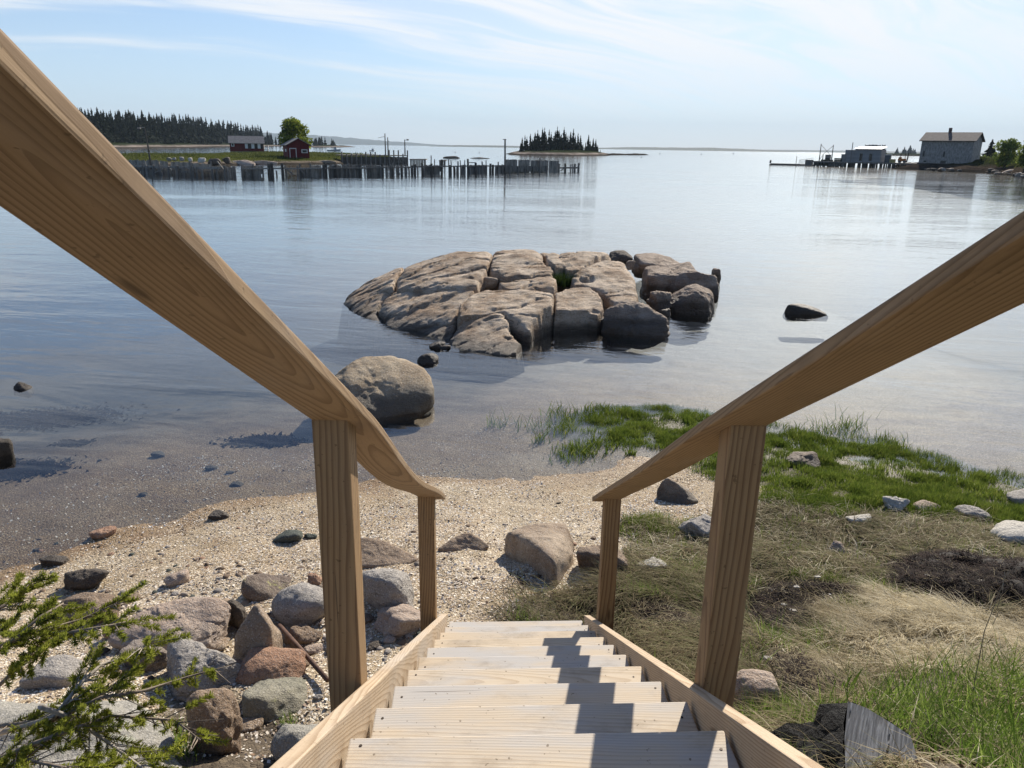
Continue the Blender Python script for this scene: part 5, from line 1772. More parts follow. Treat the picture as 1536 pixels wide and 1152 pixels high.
FOREST = [np_mesh('spruce_crown', *spruce_crown(500 + k, 1.0, (.22, .25, .2, .26, .21, .24)[k], .03, 24, 12, .1), [M['spruce']]) for k in range(6)]
ISLEV = [np_mesh('spruce_crown', *spruce_crown(600 + k, 1.0, (.23, .18, .25, .17, .21, .19)[k], (.06, .16, .04, .2, .1, .12)[k], 26, 11, .22), [M['spruce']]) for k in range(6)]
mb = MB()
mb.tube([(0, 0, -.03), (0, 0, .5), (0, 0, .96)], [.014, .01, .002], 6)
tko = mb.build('trunk', M['trunk'])
TRUNK = tko.data
bpy.data.objects.remove(tko)


def spruce(px, pyb, hpx, variants, label, group, parts=True, zoff=0.0, wide=1.0):
    g = gp(px, pyb, 0)
    s = hpx * proj(g)[2] / F_PX * 1.02
    me = variants[random.randrange(len(variants))]
    if parts:
        o = thing('spruce_tree', label, 'tree', (g[0], g[1], zoff), group)
        obj('crown', me, o)
        obj('trunk', TRUNK, o)
    else:
        o = obj('spruce_tree', me, None, (g[0], g[1], zoff))
        tag(o, label, 'tree', group)
    o.scale = (s * wide, s * wide, s)
    o.rotation_euler = (0, 0, random.uniform(0, 6.28))
    return o


def skyline(x, prof): return np.interp(x, [p[0] for p in prof], [p[1] for p in prof])


FP = [(60, 176), (120, 171), (150, 170), (180, 173), (205, 172), (230, 173), (260, 176), (290, 178), (320, 182), (350, 186), (380, 190), (397, 192), (405, 200), (412, 208)]
for row, (yb, nn, sc) in enumerate(((220.1, 74, .86), (219.2, 74, 1.0), (218.2, 70, 1.0))):
    for k in range(nn):
        x = 70 + (408 - 70) * (k + random.random()) / nn
        yb2 = yb - (x - 200) * .0045
        topy = skyline(x, FP) + random.choice((0, 0, 1, 3, 5, 9)) + random.uniform(-2, 2)
        spruce(x, yb2, (yb2 - topy) * sc, FOREST, 'dark spruce in the dense wood on the far left point', 'spruces of the far left wood', False, 1.0, 1.15)
for x, t_ in ((408, 203), (414, 208), (420, 205), (403, 205)):
    spruce(x, 219.4, 219.4 - t_, FOREST, 'dark spruce in the dense wood on the far left point', 'spruces of the far left wood', False, 2.0)
IS = [(783, 208), (787, 205), (790, 207), (795, 203), (798, 209), (802, 201), (806, 198), (809, 204), (813, 194), (816, 195), (819, 204), (823, 197), (826, 201), (829, 206), (832, 199), (835, 193), (838, 198), (841, 203),
      (845, 194), (848, 200), (851, 204), (855, 200), (859, 196), (862, 204), (866, 202), (870, 205), (874, 216), (878, 214), (882, 204), (885, 212), (889, 209), (892, 215), (896, 218), (900, 224), (781, 215), (872, 222), (808, 207), (817, 209), (843, 209), (856, 211), (827, 212), (893, 210), (887, 220)]
for i, (x, t_) in enumerate(IS):
    yb = 231.9 - (i % 3) * .35
    spruce(x, yb, yb - t_ - 3, ISLEV, 'dark spruce in the clump on the small mid bay island', 'spruces of the small island', True, 1.2, 1.0)
for i in range(26):
    x = 470 + 33 * random.random()
    t_ = np.interp(x, [470, 474, 480, 490, 497, 503], [212, 208, 206.5, 206.5, 208, 214]) + random.uniform(0, 4)
    spruce(x, 220.6, 220.6 - t_, ISLEV, 'dark spruce on the far islet behind the red shed', 'spruces of the far islet', False, 1.5, 1.3)
for i in range(28):
    x = random.choice((random.uniform(1303, 1326), random.uniform(1343, 1375), random.uniform(1350, 1372)))
    t_ = 221 + random.uniform(-2, 5)
    spruce(x, 232.6, 232.6 - t_, FOREST, 'far tree on the low point behind the right hand dock', 'trees behind the right dock', False, 1.0, 1.9)
mound('far_point', [(1296, 233), (1340, 233.6), (1400, 234.6), (1400, 232.9), (1300, 231.9)], 2.5, M['far_shore'], 6, 22, .6, 'low point behind the right dock', seed=25)


def leaf_cloud(blobs, n, size, seed, shell=.55):
    """leaf quads spread through several overlapping clumps"""
    r_ = np.random.default_rng(seed)
    B = np.array(blobs, float)
    wgt = B[:, 3] ** 2
    w = r_.choice(len(B), n, p=wgt / wgt.sum())
    d = r_.normal(size=(n, 3))
    d /= np.linalg.norm(d, axis=1)[:, None]
    rad = r_.uniform(shell, 1.0, n) ** .6
    C = B[w, :3] + d * (B[w, 3] * rad * (1 + .3 * fbm(d * 2.5 + w[:, None], 2, seed)))[:, None] * np.array([1, 1, .82])
    nn = d * .6 + r_.normal(size=(n, 3)) * .7
    nn /= np.linalg.norm(nn, axis=1)[:, None]
    u = np.cross(nn, r_.normal(size=(n, 3)))
    u /= np.linalg.norm(u, axis=1)[:, None]
    v = np.cross(nn, u)
    s = (size * r_.uniform(.6, 1.3, n))[:, None]
    V = np.stack([C - u * s, C - v * s * .6, C + u * s, C + v * s * .6], 1).reshape(-1, 3)
    return V, np.arange(n * 4).reshape(n, 4)


M['maple'] = mat_leaf('maple leaves', [(0.07, 0.10, 0.018), (0.16, 0.205, 0.03), (0.26, 0.30, 0.045), (0.36, 0.37, 0.07)], .45, .6)
M['alder'] = mat_leaf('alder leaves', [(0.09, 0.13, 0.032), (0.20, 0.25, 0.055), (0.31, 0.35, 0.085)], .4, .6)


def broad_tree(name, label, px, pyb, zb, hpx, wpx, mat, n, leaf, seed, trunk_h=.3, group=None):
    g = gp(px, pyb, zb)
    s = proj(g)[2] / F_PX
    h, w = hpx * s, wpx * s
    o = thing(name, label, 'tree' if trunk_h > .15 else 'shrub', g, group)
    r_ = random.Random(seed)
    bl = []
    for k in range(16):
        a = r_.uniform(0, 6.28)
        rr = r_.uniform(.05, .36) * w
        zz = h * r_.uniform(trunk_h + .12, .86)
        k_ = 1 - abs((zz / h - (.5 + trunk_h / 2)) / .62) ** 2
        bl.append((math.cos(a) * rr * k_, math.sin(a) * rr * k_, zz, w * r_.uniform(.11, .21)))
    V, Q = leaf_cloud(bl, n, leaf, seed)
    obj('crown', np_mesh('crown', V, Q, mat), o)
    mb = MB()
    gl = np.array(g)
    mb.tube([gl + np.array([0, 0, -.3]), gl + np.array([.02 * w, 0, h * .3]), gl + np.array([0, 0, h * .7])], [w * .035, w * .026, w * .01], 7)
    for b in bl[:8]:
        mb.tube([gl + np.array([0, 0, h * (trunk_h * .8)]), gl + np.array([b[0] * .5, b[1] * .5, (h * trunk_h + b[2]) / 2]), gl + np.array(b[:3])], [w * .018, w * .012, w * .005], 5)
    mb.build('trunk', M['trunk'], o, True)
    return o


broad_tree('maple_tree', 'round yellow green broadleaf tree behind the gabled red shed', 440, 238, 0.7, 57, 60, M['maple'], 5200, .26, 701, .18)
for i, (px, pyb, hp, wp, lab) in enumerate(((1506, 252, 44, 50, 'light green alder bush nearest the little spruce on the right shore'), (1536, 255, 52, 52, 'taller green alder bush cut off by the right edge of the view'), (1475, 245, 9, 30, 'low scrub at the foot of the boathouse gable'), (1560, 258, 50, 50, 'dark alder bush behind the others at the right edge'))):
    broad_tree('alder_bush', lab, px, pyb, 1.0, hp, wp, M['alder'], 3600 if hp > 20 else 700, .22, 720 + i, .06)
o = spruce(1482, 247, 29, FOREST, 'little lone spruce between the grey boathouse and the alder bushes', None, True, 1.6, 1.9)
# pine whose limbs reach in at the right edge
g = gp(1562, 252, 1.6)
s = proj(g)[2] / F_PX
o = thing('pine_tree', 'tall pine just outside the right edge with limbs reaching into view', 'tree', g)
mb = MB()
gl = np.array(g)
mb.tube([gl - np.array([0, 0, .5]), gl + np.array([0, 0, 40 * s]), gl + np.array([0, 0, 78 * s])], [.22, .16, .05], 7)
bl = []
for k, (dx, dz, r_) in enumerate(((-28, 62, 4), (-22, 50, 4), (-14, 68, 5), (8, 60, 8), (-4, 76, 5), (14, 48, 8), (-33, 56, 2.5), (4, 82, 4))):
    e = gl + np.array([dx * s, random.uniform(-6, 6) * s, dz * s])
    mb.tube([gl + np.array([0, 0, (dz - 8) * s]), e], [.06, .02], 5)
    bl.append((dx * s, 0, dz * s, r_ * s))
mb.build('trunk', M['trunk'], o, True)
V, Q = leaf_cloud(bl, 900, .13, 741, .2)
obj('crown', np_mesh('crown', V, Q, M['spruce']), o)

# ------------------------------------------------------------------ red sheds
M['red'] = mat_boards('red boards', (.125, .017, .018), (.09, .013, .015), .16, 0, .8, .35)
M['white_paint'] = mat_plain('white paint', (.62, .62, .60), .6, .15, 3)
M['shingle'] = mat_plain('grey shingles', (.21, .195, .185), .85, .25, 2.5, bump=.03)
M['dark_glass'] = mat_plain('dark pane', (.02, .022, .025), .15, .2, 2)
M['grey_wood'] = mat_boards('weathered boards', (.175, .165, .15), (.11, .105, .095), .2, 0, .9, .55)
M['dark_wood'] = mat_plain('dark wet timber', (.10, .088, .073), .85, .4, 3, bump=.02, stretch=(3, 3, .6))
M['pale_wood'] = mat_plain('bleached timber', (.27, .25, .22), .85, .3, 3, bump=.02, stretch=(3, 3, .6))
M['mid_wood'] = mat_plain('weathered timber', (.20, .18, .155), .85, .35, 3, bump=.02, stretch=(3, 3, .6))


class Frame:
    """local building frame: u to the right along the front, v away from the viewer, w up"""
    def __init__(s, origin, ang):
        s.o = np.array(origin, float)
        s.u = np.array([math.cos(ang), math.sin(ang), 0])
        s.v = np.array([-math.sin(ang), math.cos(ang), 0])

    def p(s, u, v, w): return s.o + s.u * u + s.v * v + np.array([0, 0, w])

    def box(s, mb, u0, u1, v0, v1, w0, w1):
        mb.hexa([s.p(u0, v0, w0), s.p(u1, v0, w0), s.p(u1, v1, w0), s.p(u0, v1, w0), s.p(u0, v0, w1), s.p(u1, v0, w1), s.p(u1, v1, w1), s.p(u0, v1, w1)])
        return mb


def local_obj(mb, name, mat, parent, fr):
    """mesh in the building's own axes so boards run true"""
    me = bpy.data.meshes.new(name)
    A = np.array(mb.v) - np.array(parent.location if parent.parent is None else Vector(parent.location) + Vector(parent.parent.location))
    me.from_pydata([tuple(float(c) for c in (a @ fr.u, a @ fr.v, a[2])) for a in A], [], mb.f)
    bm = bmesh.new()
    bm.from_mesh(me)
    bmesh.ops.recalc_face_normals(bm, faces=bm.faces)
    bm.to_mesh(me)
    bm.free()
    me.materials.append(mat)
    o = obj(name, me, parent)
    if parent.parent is None: o.rotation_euler = (0, 0, math.atan2(fr.u[1], fr.u[0]))
    return o


# long red shed: ridge runs across the view
g = gp(371, 229.0, .9)
s = proj(g)[2] / F_PX
fr = Frame(g, math.atan2(-g[0], g[1]) * -1 + R(0))
fr = Frame(g, -math.atan2(g[0], g[1]))
Wd, Hh, Dp = 48 * s, 14.0 * s, 5.5
t1 = thing('red_shed', 'long dark red shed with white window shutters and a grey roof on the spit', 'shed', g)
mb = MB()
fr.box(mb, -Wd / 2, Wd / 2, 0, Dp, -1.0, Hh)
gz = 9.2 * s
mb.add([fr.p(-Wd / 2, 0, Hh), fr.p(-Wd / 2, Dp, Hh), fr.p(-Wd / 2, Dp / 2, Hh + gz), fr.p(Wd / 2, 0, Hh), fr.p(Wd / 2, Dp, Hh), fr.p(Wd / 2, Dp / 2, Hh + gz)], [(0, 1, 2), (3, 5, 4), (0, 2, 5, 3), (1, 4, 5, 2), (0, 3, 4, 1)])
wall1 = local_obj(mb, 'wall', M['red'], t1, fr)


def roof2(fr, u0, u1, v0, v1, w_e, w_r, ov, th):
    mb = MB()
    vm = (v0 + v1) / 2
    sl = (w_r - w_e) / (vm - v0)
    for sg, ve in ((1, v0 - ov), (-1, v1 + ov)):
        we = w_e - sl * ov
        q = [fr.p(u0 - ov, ve, we + .02), fr.p(u1 + ov, ve, we + .02), fr.p(u1 + ov, vm, w_r + .02), fr.p(u0 - ov, vm, w_r + .02)]
        mb.hexa(q + [a + np.array([0, 0, th]) for a in q])
    return mb


local_obj(roof2(fr, -Wd / 2, Wd / 2, 0, Dp, Hh, Hh + gz, .35, .12), 'roof', M['shingle'], t1, fr)
X = lambda p: (p - 371) * s                                   # photo x on this front
for a, b in ((368.5, 372.5), (377.5, 381.8), (386.5, 390.5)):
    local_obj(fr.box(MB(), X(a), X(b), -.06, -.005, Hh * .44, Hh * .93), 'shutter', M['white_paint'], t1, fr)
for a, b in ((373, 377.2), (382, 386.2), (390.8, 394.5)):
    local_obj(fr.box(MB(), X(a), X(b), -.03, -.005, Hh * .44, Hh * .92), 'window', M['dark_glass'], t1, fr)
w_ = local_obj(fr.box(MB(), X(349), X(353.5), -.05, -.005, Hh * .62, Hh * .95), 'window', M['white_paint'], t1, fr)
local_obj(fr.box(MB(), X(350), X(352.5), -.07, -.045, Hh * .68, Hh * .9), 'window_pane', M['dark_glass'], t1, fr)
local_obj(fr.box(MB(), -Wd / 2 - .01, Wd / 2 + .01, -.02, Dp, -1.2, .35), 'foundation', M['mid_wood'], t1, fr)
# white fence posts at its right
mb = MB()
for a in (396.2, 402.5):
    b = gp(a, 229, .9)
    mb.box((b[0], b[1], .9 + .9), (.3, .3, 2.2))
b0, b1 = gp(396.2, 229, .9), gp(402.5, 229, .9)
mb.beam(b0 + np.array([0, -.18, .9]), b1 + np.array([0, -.18, .9]), .12, .25)
top('white_rail', 'short white fence rail beside the long red shed', 'fence', mb, M['white_paint'])
# gabled red shed at the water
g = gp(449, 245.2, 0.0)
s = proj(g)[2] / F_PX
fr = Frame(g, -math.atan2(g[0], g[1]) + R(9))
t2 = thing('red_shed', 'small red gabled boat shed on posts at the water with white trimmed door', 'shed', g)
X = lambda p: (p - 451.5) * s
Hb, He, Hp = 7.5 * s, 27 * s, 35.3 * s
u0, u1, Dp = X(436.5), X(467.2), 6.5
mb = MB()
fr.box(mb, u0, u1, 0, Dp, Hb, He)
um = (u0 + u1) / 2
mb.add([fr.p(u0, 0, He), fr.p(u1, 0, He), fr.p(um, 0, Hp), fr.p(u0, Dp, He), fr.p(u1, Dp, He), fr.p(um, Dp, Hp)], [(0, 1, 2), (3, 5, 4), (0, 2, 5, 3), (1, 4, 5, 2), (0, 3, 4, 1)])
local_obj(mb, 'wall', M['red'], t2, fr)
mb = MB()
slp = (Hp - He) / (um - u0)
for sg in (0, 1):
    ue = u0 - .45 if sg == 0 else u1 + .45
    we = He - slp * .45
    q = [fr.p(ue, -.4, we + .02), fr.p(um, -.4, Hp + .02), fr.p(um, Dp + .4, Hp + .02), fr.p(ue, Dp + .4, we + .02)]
    mb.hexa(q + [a + np.array([0, 0, .12]) for a in q])
local_obj(mb, 'roof', M['shingle'], t2, fr)
dr = local_obj(fr.box(MB(), X(438.3), X(448.3), -.08, -.005, Hb + .02, Hb + 14.5 * s), 'door_frame', M['white_paint'], t2, fr)
local_obj(fr.box(MB(), X(439.3), X(447.3), -.11, -.075, Hb, Hb + 13.4 * s), 'door', M['red'], t2, fr)
wf = local_obj(fr.box(MB(), X(455.8), X(464.6), -.07, -.005, Hb + 7.6 * s, Hb + 12.8 * s), 'window_frame', M['white_paint'], t2, fr)
local_obj(fr.box(MB(), X(457), X(463.4), -.1, -.065, Hb + 8.5 * s, Hb + 11.8 * s), 'window_pane', M['dark_glass'], t2, fr)
local_obj(fr.box(MB(), u0 - .05, u0 - .003, 2.2, 3.6, Hb + 9 * s, Hb + 13 * s), 'side_window', M['white_paint'], t2, fr)
for a in (437.5, 452.5, 466.2):
    for v in (.25, Dp - .3):
        local_obj(fr.box(MB(), X(a) - .16, X(a) + .16, v - .16, v + .16, -1.2, Hb), 'stilt', M['mid_wood'], t2, fr)

# spit boulders and pink ledges
SB = [(323, 246.5, 18, 9, 'large dark boulder on the waterside of the spit', 'dark_rock'), (340, 243.5, 12, 8, 'dark boulder just right of the large one on the spit', 'dark_rock'), (303, 242.5, 11, 6, 'pale boulder left of the large dark boulder on the spit', 'white_stone'), (285, 241.5, 6, 5, 'small pale boulder on the spit grass, second from the pole', 'white_stone'), (273, 240.5, 7, 5, 'grey boulder on the spit grass, between pale ones', 'grey_rock'), (262, 240, 6, 4, 'small grey stone on the spit grass', 'grey_rock'), (254, 241, 7, 5, 'greenish boulder on the spit grass nearest the pole', 'green_rock')]
for i, (x, y, w, h, lab, mm) in enumerate(SB):
    rock('shore_boulder', lab, (x - w / 2, y - h, x + w / 2, y), M[mm], 800 + i, .8, zbase=.9 if i > 1 else .5, sub=4, bury=.3)
for i, (x0, x1, y0, y1, lab) in enumerate(((336, 384, 240.3, 247.4, 'long low pink granite ledge below the long red shed'), (380, 416, 241, 247, 'pink granite ledge between the two red sheds'), (468, 506, 240.5, 246, 'pale ledge right of the gabled red shed'))):
    rock('shore_ledge', lab, (x0, y0, x1, y1), M['pink_rock'], 820 + i, .35, zbase=0.0, sub=5, bury=.5, k=7, hmin=.08, rough=.05)
for i, (x0, x1, y0, y1, lab) in enumerate(((664, 690, 234.2, 237.4, 'flat brown rock awash beyond the pier, left one'), (705, 735, 236.2, 237.8, 'low rock awash beyond the pier, right one'))):
    rock('shoal_rock', lab, (x0, y0, x1, y1), M['boulder'], 830 + i, .3, zbase=0.0, sub=4, bury=.6, hmin=.03)

# ------------------------------------------------------------------ old piers on the left
def yb_pier(x): return np.interp(x, [150, 200, 240, 300, 335, 363, 460, 560, 650, 740, 838, 870], [257.5, 259, 261.5, 264, 265.5, 264.5, 263.5, 262, 260.8, 259.8, 258, 256.8])


def pier_pt(x, back=0.0):
    g = gp(x, yb_pier(x), 0)
    d = g[:2] / np.linalg.norm(g[:2])
    return np.array([g[0] + d[0] * back, g[1] + d[1] * back, 0]), proj(g)[2] / F_PX


def plank_wall(x0, x1, ytop0, ytop1, back, zlow, mat, parent, seed, jag=.12, gap=.02):
    r_ = random.Random(seed)
    a, s0 = pier_pt(x0, back)
    b, s1 = pier_pt(x1, back)
    h0 = CAMZ - 0 - (CAMZ) + (yb_pier(x0) - ytop0) * s0 * 1.0
    h1 = (yb_pier(x1) - ytop1) * s1
    L = np.linalg.norm(b - a)
    n = max(2, int(L / .24))
    mb = MB()
    d = (b - a) / L
    nn = np.array([-d[1], d[0], 0])
    for k in range(n):
        if r_.random() < gap * 2: continue
        t0, t1 = k / n + .03 / n, (k + 1) / n - .03 / n
        hh = h0 + (h1 - h0) * (k + .5) / n + r_.uniform(-jag, jag)
        p0, p1 = a + (b - a) * t0, a + (b - a) * t1
        o = nn * r_.uniform(-.03, .03)
        lo = zlow + (r_.uniform(0, .5) if r_.random() < .06 else 0)
        q = [p0 + o, p1 + o, p1 + o + nn * .07, p0 + o + nn * .07]
        mb.hexa([w + np.array([0, 0, lo]) for w in q] + [w + np.array([0, 0, hh]) for w in q])
    return mb.build('plank_panel', mat, parent)


def pile(x, ytop, parent, mat, back=0.0, r_=.13, lean=0.0):
    p, s = pier_pt(x, back)
    h = (yb_pier(x) - ytop) * s
    mb = MB()
    mb.tube([p + np.array([0, 0, -1.6]), p + np.array([lean * .5, 0, h * .5]), p + np.array([lean, 0, h])], [r_ * 1.1, r_, r_ * .92], 8)
    return mb.build('post', mat, parent)


def beam_px(xa, ya, xb, yb_, parent, mat, w=.12, h=.2, back=-.12, name='beam'):
    a, s0 = pier_pt(xa, back)
    b, s1 = pier_pt(xb, back)
    mb = MB()
    mb.beam(a + np.array([0, 0, (yb_pier(xa) - ya) * s0]), b + np.array([0, 0, (yb_pier(xb) - yb_) * s1]), w, h)
    return mb.build(name, mat, parent)


M['panel'] = mat_plain('weathered plank panel', (.27, .25, .215), .9, .45, 2.2, bump=.02, stretch=(1, 1, .3))
M['panel_dark'] = mat_plain('dark plank panel', (.20, .185, .16), .9, .45, 2.2, bump=.02, stretch=(1, 1, .3))
p0, _ = pier_pt(265)
crib = thing('old_crib_wharf', 'low ruined timber crib wharf along the left, nearest the handrail', 'wharf', p0)
plank_wall(150, 242, 240.5, 242, 2.6, -.2, M['panel'], crib, 1, .08)
plank_wall(242, 288, 243.2, 246, 2.6, -.2, M['panel'], crib, 2, .08)
plank_wall(288, 319, 245.5, 248, 2.6, -.2, M['panel'], crib, 3, .06)
plank_wall(320, 353.5, 249, 251.5, 1.2, -.2, M['panel_dark'], crib, 4, .1)
plank_wall(150, 335, 251.5, 256.5, 1.2, -.2, M['panel_dark'], crib, 5, .14, .06)
for k, (a, tp, ms, ln) in enumerate(((192, 246, 0, 0), (203, 247, 0, .1), (216, 245, 0, 0), (222, 243, 1, -.25), (228, 248, 0, .3), (240, 247, 0, 0), (252, 250, 0, .2), (265, 249, 0, .15), (277, 251, 0, 0), (287, 242.5, 0, 0), (290, 251, 0, .1), (296, 250, 0, 0), (304, 254, 1, 0), (318, 243, 0, .05), (320, 254, 0, 0), (326, 252, 0, 0), (338, 249, 0, 0), (342, 252, 1, 0), (353, 250, 0, 0), (230, 252, 0, .3), (245, 255, 0, -.4))):
    pile(a, tp, crib, M['pale_wood'] if ms else M['mid_wood'], .0, .12 if a != 318 else .09, ln)
beam_px(190, 249.3, 330, 252.4, crib, M['pale_wood'], .12, .22, -.15)
beam_px(272, 257.6, 345, 257.2, crib, M['mid_wood'], .12, .2, -.15)
beam_px(328, 243, 337, 256, crib, M['mid_wood'], .12, .12, .2, 'brace')
beam_px(233, 259, 242, 255, crib, M['pale_wood'], .1, .1, -.2, 'brace')
# pole with a lamp rising out of the crib
p, s = pier_pt(228.5, 1.6)
lp = thing('lamp_pole', 'thin dark pole with a small lamp rising from the left crib wharf', 'pole', p)
mb = MB()
mb.tube([p + np.array([0, 0, -1]), p + np.array([-.12, 0, 3.0]), p + np.array([-.25, 0, 66 * s])], [.11, .09, .06], 8)
mb.build('mast', M['dark_wood'], lp)
mb = MB()
t_ = p + np.array([-.25, 0, 66 * s])
mb.beam(t_, t_ + np.array([-.6, 0, .05]), .06)
mb.box((t_[0] - .65, t_[1], t_[2] - .05), (.35, .25, .18))
mb.build('lamp_head', M['pale_wood'], lp)

p0, _ = pier_pt(560)
pier = thing('old_pier', 'long ruined timber pier of posts and plank panels across the cove', 'pier', p0)
for i, (a, b, ta, tb) in enumerate(((363, 395, 249.2, 249.2), (450, 467, 253, 252), (466.5, 482.5, 248.8, 248.8), (494.5, 512, 248.8, 249), (513.5, 543, 248.5, 248.5), (550.5, 571, 248.5, 248.8), (579.5, 606.5, 248.6, 248.6), (636.5, 664.5, 248.2, 248.6), (692, 731, 247.8, 248), (744, 758, 248, 248))):
    plank_wall(a, b, ta, tb, .25, -.1, M['panel'] if i in (0, 2) else M['panel_dark'], pier, 20 + i, .05, .03)
PX = [(363, 247, 0), (368, 250, 0), (381, 246.7, 0), (389, 256, 1), (395, 250, 0), (403.5, 245.7, .3), (406, 249, .2), (409.3, 245.3, .3), (415.5, 256, 0), (424.5, 245.4, .3), (430, 249, 0), (447, 249, 0), (450, 246, 0), (456, 254, 0), (460, 254, 0), (466, 246, 0), (483, 253, 1), (485.5, 247, .3), (489, 246, .3), (494, 250, 0), (504, 247.2, .2), (512.5, 251, 0), (520, 253, 0), (524, 245, 0), (532, 254, 1), (541, 247, .2), (547.5, 248, 0),
      (551, 249, 0), (558, 245.5, 0), (571.5, 250, 1), (574, 245.6, .3), (579, 250, 0), (590, 245.4, 0), (603, 247.5, .3), (607.5, 251, 0), (610, 249, 0), (614, 250, 0), (618, 248.5, .2), (622, 247, .2), (627, 251, 0), (634, 245.5, .3), (636.5, 252, 1), (646.5, 234.3, 0), (647.5, 246, .3), (652, 239.8, 0), (662.5, 240, .2), (667, 241, 0), (673.5, 240, 0), (675, 248, .2), (677.5, 241.2, 0), (682, 249, .2), (685, 250, 0), (687.5, 242.6, 0), (691, 241.3, 0), (693.5, 250, 0), (696.5, 241, 0), (702.5, 239.2, .2), (705.5, 252, 1), (714.2, 244.8, .2), (719, 252, 1), (723.5, 243, 0), (729, 241.2, 0), (735, 246, .3), (739, 247.5, .2), (742.8, 248, 1), (747, 243.5, 0), (754, 247, 0),
      (847.8, 245.7, .2), (855.5, 246.3, 0), (859, 246, 0), (861.8, 246, .1), (867.3, 245, .1)]
for a, tp, k in PX:
    pile(a, tp, pier, M['pale_wood'] if k == 1 else (M['mid_wood'] if k < .15 else M['dark_wood']), random.uniform(-.1, .2), .10 + (.07 if 0 < k < 1 else 0) - (.03 if tp < 242 else 0), random.uniform(-.08, .08))
beam_px(363, 253.3, 483, 253.0, pier, M['pale_wood'], .12, .16)
beam_px(483, 252.6, 620, 251.2, pier, M['mid_wood'], .12, .16)
beam_px(620, 250.2, 757, 249.2, pier, M['mid_wood'], .12, .16)
beam_px(704, 244.6, 714, 244.6, pier, M['pale_wood'], .12, .12)
beam_px(431, 254, 440, 262, pier, M['mid_wood'], .1, .14, -.15, 'brace')
beam_px(451, 255, 458, 262, pier, M['mid_wood'], .1, .14, -.15, 'brace')
beam_px(368, 256, 375, 262.5, pier, M['pale_wood'], .1, .12, -.15, 'brace')
beam_px(594, 256, 600, 261, pier, M['mid_wood'], .1, .14, -.15, 'brace')
beam_px(840, 252, 868, 251.6, pier, M['mid_wood'], .14, .22)
beam_px(841, 256, 848, 251.5, pier, M['mid_wood'], .1, .14, -.15, 'brace')
for i, (a, b, ta, tb) in enumerate(((759, 776, 240, 240.2), (777.3, 794.5, 240.6, 240.8), (796, 822, 241, 241.4), (823.3, 837.8, 241.6, 242))):
    plank_wall(a, b, ta, tb, .25, -.1, M['panel'], pier, 50 + i, .03, .01)
plank_wall(758, 820, 249, 249.6, -.15, .15, M['panel_dark'], pier, 60, .12, .05)
for a, tp in ((765, 251), (777, 250), (788, 252), (800, 250), (809.5, 237.5), (820, 249), (838.5, 246)):
    pile(a, tp, pier, M['mid_wood'], -.35, .11)
p, s = pier_pt(757.3, .6)
mb = MB()
mb.tube([p + np.array([0, 0, -1.5]), p + np.array([0, 0, 2]), p + np.array([-.03, 0, 48 * s])], [.15, .13, .11], 8)
mb.box((p[0] - .1, p[1], 48 * s), (.5, .25, .1))
top('tall_post', 'single tall bare post standing where the boarded end of the pier begins', 'post', mb, M['mid_wood'], base=(p[0], p[1], 0))

# old wharf behind the pier
def wpt(x, y, back=0.0):
    g = gp(x, y, 0)
    d = g[:2] / np.linalg.norm(g[:2])
    return np.array([g[0] + d[0] * back, g[1] + d[1] * back, 0]), proj(g)[2] / F_PX


g0, s = wpt(560, 245.2)
wh = thing('old_wharf', 'dark log crib wharf on the spit behind the middle of the pier', 'wharf', g0)
a, s0 = wpt(512, 244.6)
b, s1 = wpt(612, 245.2)
mb = MB()
L = np.linalg.norm(b - a)
d = (b - a) / L
nn = np.array([-d[1], d[0], 0])
for k in range(5):
    for j in range(8):
        x0, x1 = j / 8, (j + 1) / 8 - .004
        q0, q1 = a + (b - a) * x0 + nn * random.uniform(-.05, .05), a + (b - a) * x1
        mb.beam(q0 + np.array([0, 0, .1 + .26 * k]), q1 + np.array([0, 0, .1 + .26 * k]), .24, .25)
mb.build('log_wall', M['dark_wood'], wh)
mb = MB()
mb.hexa([a + np.array([0, 0, 1.42]), b + np.array([0, 0, 1.42]), b + nn * 5 + np.array([0, 0, 1.42]), a + nn * 5 + np.array([0, 0, 1.42]), a + np.array([0, 0, 1.6]), b + np.array([0, 0, 1.6]), b + nn * 5 + np.array([0, 0, 1.6]), a + nn * 5 + np.array([0, 0, 1.6])])
mb.build('deck', M['mid_wood'], wh)
for x in list(range(513, 614, 7)):
    t = (x - 512) / 100
    q = a + (b - a) * t - nn * .25
    mb = MB()
    mb.tube([q + np.array([0, 0, -1]), q + np.array([0, 0, 1.7 + random.choice((0, .2, .9, .5))])], .14, 7)
    mb.build('post', M['mid_wood'], wh)
for x, yt, lab, lamp in ((580, 201.5, 'taller bare mast of the pair on the old wharf', 0), (584, 207, 'shorter bare mast of the pair on the old wharf', 0), (610, 209.8, 'lamp pole at the right end of the old wharf', 1)):
    t = (x - 512) / 100
    q = a + (b - a) * t + nn * 1.0
    o = thing('bare_mast' if not lamp else 'lamp_pole', lab, 'pole', q)
    hh = (245 - yt) * s
    mb = MB()
    mb.tube([q + np.array([0, 0, 1.5]), q + np.array([0, 0, hh])], [.14, .09], 8)
    mb.build('mast', M['mid_wood'], o)
    mb = MB()
    e = q + np.array([0, 0, hh * .97])
    if lamp:
        mb.beam(e, e + np.array([.55, 0, .12]), .07)
        mb.box((e[0] + .6, e[1], e[2] + .1), (.4, .25, .3))
        mb.build('lamp_head', M['pale_wood'], o)
    else:
        mb.beam(e - np.array([0, 0, .4]), e - np.array([(1.4 if x < 582 else -.3), 0, .7]), .07)
        mb.build('cross_arm', M['mid_wood'], o)
